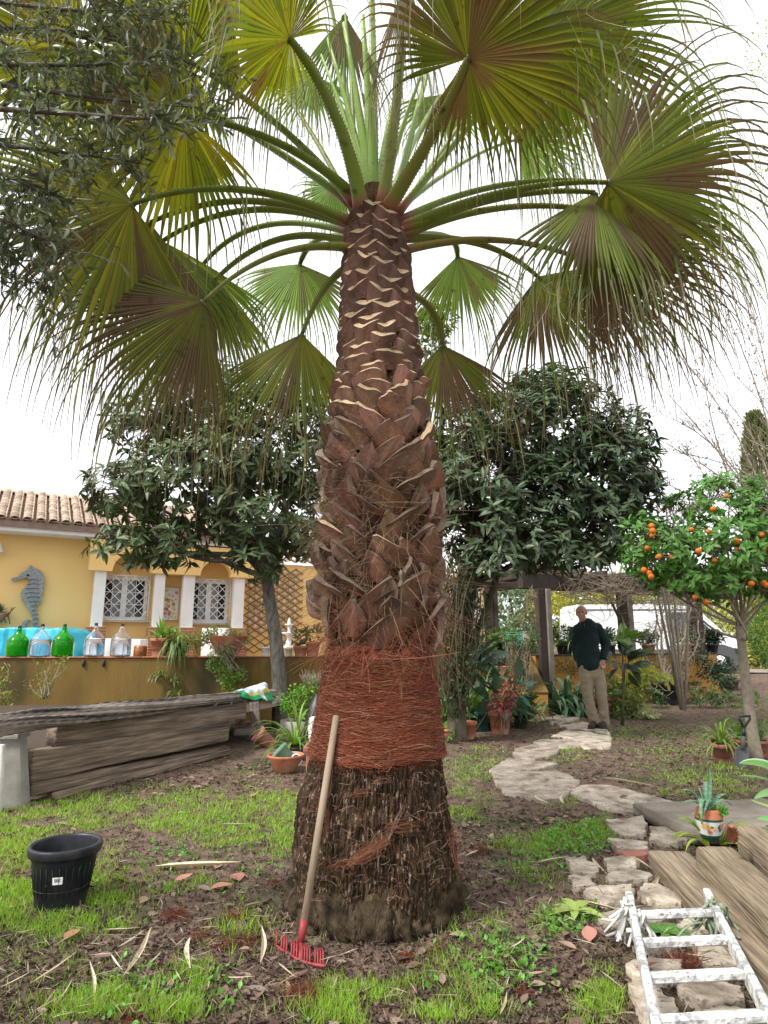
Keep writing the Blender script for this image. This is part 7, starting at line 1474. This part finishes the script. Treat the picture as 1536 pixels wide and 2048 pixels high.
# ================================================================ the man
def remesh(o, vs, sm=2):
    md = o.modifiers.new('r', 'REMESH'); md.mode = 'VOXEL'; md.voxel_size = vs; md.use_smooth_shade = True
    if sm: s = o.modifiers.new('s', 'SMOOTH'); s.iterations = sm; s.factor = .5
    dg = bpy.context.evaluated_depsgraph_get(); me = bpy.data.meshes.new_from_object(o.evaluated_get(dg)); o.modifiers.clear(); old = o.data; mt_ = old.materials[0]; o.data = me
    if not me.materials: me.materials.append(mt_)
    for pl_ in me.polygons: pl_.use_smooth = True
mp = G(1203, 1455, .03); mp[2] = .03; KM = F_PX/depth(mp+[0, 0, .9])
def M(px, py, dy=0.0): return np.array([mp[0]+(px-1203)/KM, mp[1]+dy, mp[2]+(1455-py)/KM*1.0])
man = thing('person', 'bald man in a dark green fleece and beige trousers standing on the stone path', 'person', mp)
def ell(mb, c, r, n=20, rot=None):
    x, y, F = ngrid(0, 2*np.pi, 0.001, np.pi-.001, n, n//2+2); V = np.stack([np.sin(y)*np.cos(x), np.sin(y)*np.sin(x), np.cos(y)], -1)*r
    if rot is not None: V = V@np.array(rot).T
    mb.add(V+np.asarray(c), F)
def limb(mb, pts, rad, n=14, flat=1.0, up=(0, 1, 0)):
    P = np.asarray(pts); tt = np.linspace(0, len(P)-1, 14); Q = np.stack([np.interp(tt, np.arange(len(P)), P[:, k]) for k in range(3)], 1); rr = np.interp(tt, np.arange(len(P)), rad); tube(mb, Q, rr, n, flat=flat, up=up); ell(mb, Q[0], rr[0]*.98); ell(mb, Q[-1], rr[-1]*.98)
hr = np.array(Matrix.Rotation(R(-24), 3, 'Z') @ Matrix.Rotation(R(8), 3, 'X') @ Matrix.Rotation(R(-4), 3, 'Y'))     # turned towards the left
hc = M(1175.5, 1232.5, -.05)
def Hd(x, y, z): return hc+hr@np.array([x, y, z])
mb = MB(); ell(mb, hc+hr@np.array([0, .015, .03]), (.078, .097, .085), 24, hr); ell(mb, Hd(0, -.03, -.035), (.062, .062, .078), 20, hr); ell(mb, Hd(0, -.055, -.085), (.034, .03, .026), 14, hr)      # skull, face, chin
limb(mb, [Hd(0, -.088, .02), Hd(0, -.108, -.025)], [.009, .015], 10); ell(mb, Hd(0, -.102, -.03), (.018, .016, .011), 12, hr)     # nose
ell(mb, Hd(-.03, -.078, .032), (.024, .012, .008), 12, hr); ell(mb, Hd(.03, -.078, .032), (.024, .012, .008), 12, hr)      # brows
ell(mb, Hd(0, -.086, -.062), (.024, .012, .007), 12, hr); ell(mb, Hd(0, -.083, -.073), (.02, .012, .007), 12, hr)     # lips
for s in (-1, 1): ell(mb, Hd(s*.078, .01, -.01), (.011, .02, .034), 12, hr); ell(mb, Hd(s*.045, -.06, -.025), (.022, .02, .022), 12, hr)
neck = M(1181, 1255, .01); limb(mb, [Hd(0, .02, -.06), neck], [.056, .062])
sR, eR, wR = M(1208, 1263, .03), M(1226, 1296, .08), M(1214, 1324, -.06); sL_, eL, wL = M(1168, 1264, -.02), M(1163, 1298, .1), M(1168, 1328, .1)
limb(mb, [neck, M(1185, 1285, .03), M(1186, 1320, .02)], [.06, .10, .10]); limb(mb, [neck, sR], [.05, .045]); limb(mb, [neck, sL_], [.05, .045]); limb(mb, [sR, eR, wR], [.045, .037, .026]); limb(mb, [sL_, eL, wL], [.045, .037, .026])
def hand(mb, w, d, side):
    d = unit(d); s = unit(np.cross(d, [0, 1, 0])); nn = np.cross(s, d); c = w+d*.055; limb(mb, [w, c-s*.012, c+d*.02], [.026, .03, .03], 12, .6)
    for k, (ln, o_) in enumerate(((.068, -.028), (.078, -.01), (.073, .009), (.058, .027))):
        a = w+d*.088+s*o_; b_ = a+unit(d+nn*.35*side)*ln*.5; e = b_+unit(d*.7+nn*.8*side)*ln*.5; limb(mb, [a-d*.02, b_, e], [.0095, .009, .0075], 8)
    a = w+d*.03-s*.03; limb(mb, [a, a-s*.02+d*.03, a-s*.018+d*.062], [.012, .0105, .009], 8)
hand(mb, wR, np.array([-.25, -.15, -1.]), -1); hand(mb, wL, np.array([.3, -.1, -1.]), 1)
body = ob('body', mb, m_skin, man); remesh(body, .006, 1)
mb = MB()      # eyes
for s in (-1, 1): ell(mb, Hd(s*.03, -.082, .012), (.013, .008, .006), 10, hr)
ob('eye', mb, m_cork, man)
mb = MB()      # short grey hair at the sides and back
N = 900; a = rng.uniform(-.5, math.pi+.5, N); z = rng.uniform(-.05, .07, N)*.9; P = np.stack([np.cos(a)*.082, np.sin(a)*.099+.015, z+.01], 1)*[[1, 1, 1]]; sc_ = np.sqrt(np.clip(1-(z/.11)**2, .3, 1)); P[:, 0] *= sc_; P[:, 1] *= sc_; P = P[(P[:, 1] > -.012)]; N = len(P); Pw = hc+P@hr.T; dn = unit((P*[1, 1, .6])@hr.T)*.35+[0, 0, -.6]; tt = np.linspace(0, 1, 4)[None, :, None]
ribbons(mb, Pw[:, None]+dn[:, None]*.018*tt, .0016, cvar((.9, .9, .9), N)); ob('hair', mb, m_hair, man)
mb = MB()      # fleece
limb(mb, [M(1188, 1262, .02), M(1187, 1285, .03), M(1185, 1310, .02), M(1186, 1335, .02)], [.155, .185, .19, .182], 22, .78)
limb(mb, [neck+[.01, .02, -.03], sR+[0, 0, -.01]], [.085, .088]); limb(mb, [neck+[0, .02, -.03], sL_+[0.01, 0, -.01]], [.085, .082]); limb(mb, [sR, M(1219, 1280, .06), eR, (eR+wR)/2, wR+[0, 0, .025]], [.09, .078, .072, .062, .046], 16); limb(mb, [sL_, M(1166, 1282, .04), eL, (eL+wL)/2, wL+[0, 0, .02]], [.075, .07, .065, .056, .046], 16)
lathe(mb, [(.066, -.05), (.07, .0), (.072, .04), (.066, .042), (.055, .0), (.055, -.045)], 22, neck+[.005, .015, .0], (-.1, -.25, 1), capt=True)
fl = ob('fleece', mb, m_sweat, man); remesh(fl, .012, 3)
me = fl.data; n_ = len(me.vertices); co = np.zeros(n_*3); me.vertices.foreach_get('co', co); co = co.reshape(-1, 3); q = fbm(np.stack([co[:, 0]*7, co[:, 1]*7, co[:, 2]*14], 1), 3, 8)-.5; c0 = np.array([co[:, 0].mean(), co[:, 1].mean(), 0]); co += unit((co-c0)*[1, 1, 0])*(q*.035)[:, None]; me.vertices.foreach_set('co', co.ravel()); me.update()
mb = MB(); tube(mb, [M(1177, 1254, -.12), M(1177, 1262, -.135)], .004, 5); ob('zip', mb, m_vang, fl)
mb = MB()      # trousers
hpR, hpL = M(1200, 1342, .01), M(1178, 1342, -.01)
limb(mb, [M(1188, 1338, .01), M(1189, 1350, .01)], [.15, .155], 22, .7)
limb(mb, [hpL, M(1178, 1368, -.03), M(1178, 1392, -.05), M(1184, 1420, -.02), M(1192, 1444, .02)], [.115, .098, .08, .076, .075], 18); limb(mb, [hpR, M(1204, 1368, -.02), M(1205, 1392, -.04), M(1209, 1420, .0), M(1211, 1448, .04)], [.115, .1, .083, .078, .077], 18)
tr_ = ob('trousers', mb, m_chino, man); remesh(tr_, .012, 3)
me = tr_.data; n_ = len(me.vertices); co = np.zeros(n_*3); me.vertices.foreach_get('co', co); co = co.reshape(-1, 3); q = fbm(np.stack([co[:, 0]*6, co[:, 1]*6, co[:, 2]*16], 1), 3, 18)-.5; co[:, 0] += q*.03; co[:, 1] += q*.03; me.vertices.foreach_set('co', co.ravel()); me.update()
for (a, b_) in ((M(1193, 1447, .03), M(1176, 1450, -.16)), (M(1212, 1452, .05), M(1197, 1453, -.14))):
    a = a.copy(); b_ = b_.copy(); a[2] = mp[2]+.045; b_[2] = mp[2]+.035; mb = MB(); limb(mb, [a, (a+b_)/2, b_], [.056, .06, .048], 14, .8); bx = (a+b_)/2; sh_ = ob('shoe', mb, m_shoe, man); remesh(sh_, .008, 1)
    mb = MB(); d = unit((b_-a)*[1, 1, 0]); beam(mb, a*[1, 1, 0]-d*.05+[0, 0, mp[2]+.006], b_*[1, 1, 0]+d*.035+[0, 0, mp[2]+.006], .095, .014, b=.005); ob('sole', mb, m_plastic, sh_)

# ================================================================ grass
def stones_mask(P):
    m_ = np.zeros(len(P), bool)
    for q in stone_polys: m_ |= inpoly(P, q)
    return m_
BL = [(90, 1640, 130, 50, 1.0), (330, 1625, 170, 38, 1.0), (560, 1600, 90, 40, .95), (470, 1665, 150, 36, .9), (200, 1690, 110, 30, .6), (20, 1800, 60, 90, .8), (30, 1700, 80, 50, .8), (210, 1780, 50, 40, .55), (120, 1850, 110, 28, .8), (560, 1650, 60, 50, .9), (420, 1740, 70, 26, .5), (330, 1760, 60, 24, .35), (60, 1930, 90, 40, .3), (380, 1970, 40, 26, .5), (200, 2015, 110, 30, .28), (350, 2035, 60, 20, .4),
      (740, 2020, 90, 40, 1.1), (850, 2035, 80, 22, .8), (980, 2010, 50, 30, .4), (1010, 1960, 40, 30, .4), (1190, 1990, 50, 50, .5), (1130, 1690, 80, 26, .9), (1190, 1670, 50, 22, .9), (1020, 1690, 30, 14, .6), (950, 1570, 50, 40, .7), (930, 1620, 40, 30, .6), (960, 1520, 60, 30, .6), (1040, 1760, 60, 24, .4), (1130, 1850, 50, 26, .4), (1000, 1540, 30, 40, .4), (1100, 1600, 50, 14, .4), (1380, 1570, 70, 30, .4), (1450, 1560, 60, 40, .4), (1350, 1500, 120, 40, .22), (1290, 1460, 90, 25, .3), (1140, 1510, 50, 12, .6), (1480, 1380, 60, 10, .5), (940, 1860, 60, 30, .12), (470, 1850, 60, 40, .15), (900, 1960, 60, 40, .15)]
def gdens(px, py):
    d = np.zeros_like(px)
    for a, b, c, e, k in BL: d = np.maximum(d, k*np.exp(-(((px-a)/c)**2+((py-b)/e)**2)**1.3*.9))
    return d
def ground_samples(N, ymin=1455, ymax=2075, x0=-60, x1=1600):
    px = rng.uniform(x0, x1, N); py = ymin+(ymax-ymin)*rng.random(N)**1.0; d = np.stack([(px-768)/F_PX, CP+(py-1024)/F_PX*SP, SP-(py-1024)/F_PX*CP], 1); t = -CAMZ/d[:, 2]; P = d*t[:, None]; return px, py, P[:, 0], P[:, 1]
def free(x, y):
    m_ = np.hypot(x-pcx(0), y-YC) > prad(.05)+.02; m_ &= ~stones_mask(np.stack([x, y], 1)); q = np.stack([x, y], 1)-Lb[:2]; m_ &= ~((q@bn[:2] < .02) & (q@bd[:2] < 5.0) & (q@bd[:2] > -.2)); m_ &= np.hypot(x-G(121, 1803)[0], y-G(121, 1803)[1]) > .13
    return m_
N = 420000; px, py, x, y = ground_samples(N); P3 = np.stack([x*3.2, y*3.2, x*0], 1); clump = fbm(P3, 3, 31); fine = fbm(P3*4, 2, 33); dn = gdens(px, py)
keep = (rng.random(N) < np.clip(dn*2.7*np.clip((clump-.30)*4, 0, 1)*np.clip((fine-.28)*4, .15, 1)+.012*(clump > .5), 0, 1)*.75) & free(x, y); x, y, px, py, dn, clump = [q[keep] for q in (x, y, px, py, dn, clump)]; N = len(x)
lenb = (.016+.026*clump)*rng.uniform(.4, 1.7, N)*(1+.35*(py > 1980)); D = np.hypot(x, y); wdt = .0016+.00055*D
az = rng.uniform(0, 2*np.pi, N); d = unit(np.stack([np.cos(az)*.7, np.sin(az)*.7, np.ones(N)], 1)*[1, 1, 1]+rng.normal(size=(N, 3))*[.5, .5, 0]); up = np.stack([np.cos(az), np.sin(az), 0*az], 1)
mb = MB(); yy = rng.random((N, 1)); col = np.where(yy < .12, cvar((.34, .28, .14), N, .2), cvar((.25, .43, .045), N, .3)*(1+.25*(dn[:, None]-.5)))
scatter(mb, bladeT(.35), np.stack([x, y, gz(x, y)-.004], 1), basis(d, up), np.stack([wdt, lenb, lenb], 1), col); ob('grass', mb, m_veg, kind='stuff')
# small broad leafed weeds
N = 26000; px, py, x, y = ground_samples(N, 1440, 2060); cl = fbm(np.stack([x*2.2, y*2.2, x*0+5], 1), 3, 41); WB = [(1140, 1685, 70, 24, 1.5), (1195, 1665, 40, 20, 1.5), (1000, 1690, 30, 10, .8), (1170, 1830, 30, 22, .6), (1120, 1860, 40, 20, .6), (1240, 1470, 30, 12, 1.2), (1140, 1505, 36, 8, 1.2), (1340, 1480, 160, 40, .4), (900, 1500, 40, 16, .6), (960, 1550, 50, 50, .5), (1480, 1470, 40, 20, 1), (1010, 1930, 90, 60, .25), (420, 1700, 200, 60, .15), (1060, 1720, 60, 30, .5), (300, 2010, 200, 50, .2)]
dn = np.zeros(N)
for a, b, c, e, k in WB: dn = np.maximum(dn, k*np.exp(-(((px-a)/c)**2+((py-b)/e)**2)))
keep = (rng.random(N) < dn*np.clip((cl-.32)*4, 0, 1)) & free(x, y); x, y, dn = x[keep], y[keep], dn[keep]; n0 = len(x); per = 5; x = np.repeat(x, per)+rng.normal(size=n0*per)*.02; y = np.repeat(y, per)+rng.normal(size=n0*per)*.02; N = len(x); hh = rng.uniform(.004, .05, N)*np.repeat(np.clip(dn, .4, 1.3), per)
mb = MB(); scatter(mb, leafT(2, .7, .05, .1, 'round'), np.stack([x, y, gz(x, y)+hh], 1), basis(unit(rng.normal(size=(N, 3))+[0, 0, .3]), unit(rng.normal(size=(N, 3))*.4+[0, 0, 1])), rng.uniform(.014, .034, N), cvar((.12, .30, .04), N, .25)); ob('weeds', mb, m_veg, kind='stuff')
# ================================================================ litter
def litter(name, N, T, sizes, cols, dens, zr_=(.002, .012), m=m_leafd, ymin=1400, lab=None, tilt=.35, flat=1.0, nofree=False, ymax=2075):
    px, py, x, y = ground_samples(N, ymin, ymax); k = rng.random(N) < dens(px, py, x, y)
    if not nofree: k &= free(x, y)
    x, y = x[k], y[k]; n = len(x); az = rng.uniform(0, 6.28, n); d = np.stack([np.cos(az), np.sin(az), rng.normal(size=n)*.12], 1); up = unit(rng.normal(size=(n, 3))*tilt+[0, 0, 1]); cs = np.array(cols)[rng.integers(0, len(cols), n)]*rng.uniform(.7, 1.25, (n, 1))
    mb = MB(); scatter(mb, T, np.stack([x, y, gz(x, y)+rng.uniform(*zr_, n)], 1), basis(d, up), rng.uniform(*sizes, n), cs); return ob(name, mb, m, kind='stuff')
def E(px, py, lst):
    d = 0*px
    for a, b, c, e, k in lst: d = np.maximum(d, k*np.exp(-(((px-a)/c)**2+((py-b)/e)**2)))
    return d
CURL = leafT(3, .5, .14, -.12)
litter('leaf_litter', 80000, CURL, (.022, .065), [(.11, .065, .05), (.17, .11, .09), (.07, .045, .035), (.22, .16, .12)], lambda px, py, x, y: np.clip(E(px, py, [(1300, 1480, 260, 60, .75), (1500, 1410, 120, 40, .9), (950, 1490, 120, 24, .6), (1030, 1450, 60, 26, .7), (1400, 1600, 120, 40, .5), (1080, 1640, 90, 20, .5), (520, 1540, 70, 22, .9), (350, 1570, 200, 16, .7), (150, 1600, 60, 10, .5), (1060, 1560, 60, 40, .3), (930, 1650, 60, 60, .25)]), 0, 1)*.8+.018, ymin=1360)
litter('wood_chips', 150000, leafT(1, .6, .1, .0), (.007, .021), [(.46, .33, .23), (.34, .19, .13), (.2, .08, .05), (.52, .42, .32), (.26, .11, .07), (.12, .07, .05)], lambda px, py, x, y: np.clip(E(px, py, [(660, 1930, 280, 90, 1.0), (1000, 1830, 130, 90, .9), (480, 1870, 150, 90, .6), (800, 1960, 220, 60, .9), (960, 1750, 60, 90, .6), (560, 1800, 60, 120, .6)]), 0, 1)*np.clip(fbm(np.stack([x*5, y*5, x*0], 1), 3, 3)*2.6-.5, .15, 1)+.02, tilt=.6)
litter('soil_crumbs', 60000, leafT(2, .9, .25, .3, 'round'), (.006, .022), [(.09, .06, .045), (.13, .09, .07), (.05, .035, .028)], lambda px, py, x, y: .6+0*px, m=m_leafd, tilt=.8)
litter('twig_debris', 9000, leafT(2, .05, .1, .05), (.03, .1), [(.24, .19, .13), (.14, .1, .07), (.36, .3, .22)], lambda px, py, x, y: .15+E(px, py, [(150, 1960, 260, 90, .7), (1000, 1800, 300, 160, .5), (1350, 1850, 150, 150, .5)]), tilt=.5, nofree=True, zr_=(.01, .06))
# individually lying dry leaves, bark flakes and pale leaf strips
MARKS = [('black tub', 121, 1806), ('rake head', 601, 1915), ('palm base', 750, 1850), ('ladder top', 1340, 1800), ('aloe pot', 1431, 1682), ('concrete post', 35, 1612), ('end of the sleepers', 460, 1510), ('wide brown bowl', 565, 1550), ('green weed patch', 1140, 1690), ('bend in the stone path', 1050, 1590), ('man on the path', 1203, 1455), ('leaning pink pot', 1447, 1532), ('lush grass tuft in front', 740, 2020), ('middle of the left lawn', 330, 1640)]
ORD = 'closest second third fourth fifth sixth seventh eighth ninth tenth eleventh twelfth thirteenth fourteenth fifteenth sixteenth'.split()
def where(items):      # items (px, py, adjective) -> a label tail that singles each one out
    G_ = {}
    for i, (px, py, adj) in enumerate(items):
        n, mx, my = min(MARKS, key=lambda q: math.hypot(px-q[1], (py-q[2])*1.6)); dx, dy = px-mx, (py-my)*1.6
        rel = ('right of' if dx > 0 else 'left of') if abs(dx) > abs(dy) else ('in front of' if dy > 0 else 'behind'); G_.setdefault((adj, rel, n), []).append((math.hypot(dx, dy), i))
    out = {}
    for (adj, rel, n), l in G_.items():
        for k, (_, i) in enumerate(sorted(l)): out[i] = (adj, f"{rel} the {n}" if len(l) == 1 else f"{rel} the {n}, {ORD[min(k, 15)]}{'' if k == 0 else ' closest'}")
    return out
def lying(name, lab, cat, grp, spots, L_, wr, col, bend, names, ground_z=.012, fold=.1):
    Ts = [leafT(6, wr*k, fold, b) for k, b in ((1, bend), (.8, bend*1.5), (1.2, bend*.4))]; mes = []
    for T in Ts:
        for c in (col if isinstance(col, list) else [col]): mm = MB(); mm.add(T[0]+np.stack([T[0][:, 1]*0+.03*np.sin(T[0][:, 1]*4), T[0][:, 0]*0, T[0][:, 0]*0], 1), T[1], c); me = mm.mesh(name, np.zeros(3)); me.materials.append(m_leafd); mes.append(me)
    ncol = len(col) if isinstance(col, list) else 1; mi = [int(rng.integers(len(mes))) for _ in spots]; tails = where([(q[0], q[1], names[mi[k] % ncol]) for k, q in enumerate(spots)])
    for k, q in enumerate(spots):
        px, py = q[:2]; p = G(px, py, .012); p[2] = float(gz(p[0], p[1]))+ground_z+(.03 if stones_mask(p[None, :2])[0] else 0); an = q[2] if len(q) > 2 else rng.uniform(0, 6.28); l = q[3] if len(q) > 3 else rng.uniform(*L_)
        d = np.array([math.cos(an), math.sin(an), rng.uniform(-.03, .05)]); rot = basis(d, unit(rng.normal(size=3)*.25+[0, 0, 1])); Mx = Matrix(rot.tolist()).to_4x4() @ Matrix.Scale(l, 4); Mx.translation = Vector(p); o = inst(name, mes[mi[k]], None, Mx); tag(o, f'{tails[k][0]} {lab} {tails[k][1]}', cat, grp)
sp_l = [(rng.uniform(930, 1500), rng.uniform(1500, 1640)) for k in range(34)]+[(rng.uniform(250, 640), rng.uniform(1520, 1600)) for k in range(30)]+[(rng.uniform(0, 600), rng.uniform(1600, 2030)) for k in range(24)]+[(rng.uniform(900, 1240), rng.uniform(1640, 2030)) for k in range(26)]+[(75, 1690), (430, 1735), (300, 1710), (500, 1590), (1190, 1920), (1110, 1960), (1150, 2010), (990, 1690)]
lying('fallen_leaf', 'curled dry leaf', 'fallen leaf', 'dry fallen leaves', sp_l, (.035, .095), .42, [(.2, .13, .1), (.13, .08, .065), (.32, .22, .16), (.24, .18, .17)], -.18, ['brown', 'dark', 'tan', 'greyish'])
def pxang(a, b): p, q = G(*a), G(*b); return math.atan2(q[1]-p[1], q[0]-p[0]), float(np.linalg.norm(q-p))
strips = [((0, 1985), (60, 1960)), ((60, 1975), (150, 1920)), ((185, 2010), (182, 1945)), ((245, 1965), (300, 1885)), ((235, 1900), (285, 1870)), ((222, 1915), (240, 1950)), ((205, 1860), (275, 1866)), ((380, 1880), (378, 1955)), ((290, 1945), (320, 1920)), ((520, 1940), (525, 1875)), ((555, 1940), (585, 1975)), ((110, 2010), (145, 1970)), ((450, 1965), (505, 1970)), ((150, 2035), (190, 2030)), ((100, 2048), (140, 2035)), ((350, 1895), (370, 1880)), ((1070, 1600), (1095, 1630)), ((1125, 1600), (1128, 1625)), ((1185, 1715), (1210, 1750)), ((1075, 1730), (1135, 1720)), ((1130, 1860), (1110, 1845)), ((1275, 1800), (1320, 1755)), ((1265, 1725), (1300, 1750)), ((1345, 1780), (1375, 1800)), ((1150, 1805), (1240, 1830)), ((1200, 1950), (1240, 1990)), ((1200, 1560), (1300, 1580)), ((1020, 1915), (1050, 1900)), ((930, 1715), (960, 1702)), ((440, 1650), (495, 1658)), ((340, 1740), (345, 1725)), ((310, 1735), (470, 1727)), ((560, 1880), (590, 1880)), ((415, 1990), (420, 1965)), ((1000, 2040), (1015, 2000)), ((1240, 1860), (1270, 1850))]
sp_s = []
for a, b in strips: an, l = pxang(a, b); sp_s.append((*a, an, l*1.05))
lying('palm_strip', 'dry palm strip', 'palm strip', 'pale dry palm strips', sp_s, (.1, .3), .06, [(.55, .47, .34), (.45, .37, .26), (.62, .55, .42)], -.05, ['pale', 'straw coloured', 'whitish'], .02, fold=.3)
bark = [(128, 1880, 1.2, .09), (420, 1775, .3, .12), (480, 1755, 2.2, .1), (905, 1830, .8, .14), (1180, 1895, 1.3, .12), (300, 1590, 0, .07), (350, 1760, .6, .1), (1272, 1952, .1, .1)]
lying('bark_flake', 'flake of palm bark', 'bark flake', 'red palm bark flakes', bark, (.08, .14), .7, [(.42, .2, .15), (.35, .16, .12)], -.1, ['pinkish', 'reddish'])
# red fibre tufts
for (px, py, s_, n, lab) in ((350, 1828, .09, 150, 'flat dark red fibre tuft on the grass right of the black tub'), (475, 1832, .07, 170, 'reddish fibre tuft left of the rake in the chips'), (550, 1762, .05, 90, 'small red fibre tuft by the left edge of the palm foot'), (445, 1890, .08, 120, 'loose upright red fibre tuft midway between tub and rake'), (605, 1990, .10, 260, 'dense red fibre tuft below the rake head'), (812, 1915, .045, 320, 'matted red fibre bundle lying at the front foot of the palm'),
                           (870, 1900, .09, 120, 'scattered red fibres right of the matted bundle'), (1370, 1925, .12, 240, 'dark red fibre heap seen between the ladder rungs'), (1045, 1985, .05, 60, 'thin red fibre tuft in the grass left of the ladder'), (490, 1885, .1, 120, 'brown red fibre tuft left of the rake tines'), (255, 2040, .1, 90, 'dark fibre tuft at the lower left edge'), (965, 1700, .1, 90, 'orange fibres trailing from the right foot of the palm'), (1000, 1690, .06, 50, 'fine fibres on soil right of the palm foot'), (395, 1870, .06, 60, 'sparse red fibres on the soil in front of the tub')):
    p = G(px, py, .02); mb = MB(); n2 = int(n*.7); s_ = s_*.62; D_ = unit(rng.normal(size=(n2, 3))*[1, 1, .35]+[0, 0, .12]); l = rng.uniform(.3, 1.5, (n2, 1))*s_; a_ = p+rng.normal(size=(n2, 3))*s_*[.35, .35, .08]; tt = np.linspace(0, 1, 7)[None, :, None]
    P = a_[:, None]+(D_*l)[:, None]*tt+rng.normal(size=(n2, 1, 3))*s_*.5*np.sin(tt*3); P[..., 2] = np.abs(P[..., 2])*.6+.006; ribbons(mb, P, .0008, cvar((.16, .05, .03), n2, .4)); tag(ob('fibre_tuft', mb, m_fibre, loc=p, kind='thing'), lab, 'fibre tuft')
# broad weeds on the stones by the ladder
for (px, py, lab, c_) in ((1150, 1835, 'pale green broad leaf weed left of the ladder top', (.3, .42, .1)), (1330, 1880, 'green dandelion like weed growing between the top ladder rungs', (.12, .3, .05))):
    t = thing('weed', lab, 'weed', G(px, py))
    for k in range(7): a = k*.9+rng.uniform(-.2, .2); mb = MB(); d = np.array([math.cos(a), math.sin(a), .25]); TT = leafT(5, .38, .08, .25); l = rng.uniform(.1, .17); mb.add(((TT[0]*l)@basis(d, [0, 0, 1.]).T)+G(px, py)+[0, 0, .03], TT[1], cvar(c_, 1, .15)[0]); ob('leaf', mb, m_veg, t)
p = at(1445, 1676, G(1445, 1690, .2)[1]); t = None
mb = MB(); c = G(1466, 1688, .3); 
for k in range(60): a = k*2.4; z = k/60*.07; r = .03*math.sin(math.pi*(.15+.8*k/60)); scatter(mb, leafT(2, .8, .1, -.3), [c+[math.cos(a)*r*.4, math.sin(a)*r*.4, z]], basis(np.array([[math.cos(a), math.sin(a), .5]]), np.array([[0, 0, 1.]])), [.03], cvar((.28, .12, .07), 1))
tag(ob('pine_cone', mb, m_leafd, loc=c), 'small reddish cone wedged between the sleepers beside the aloe', 'cone')
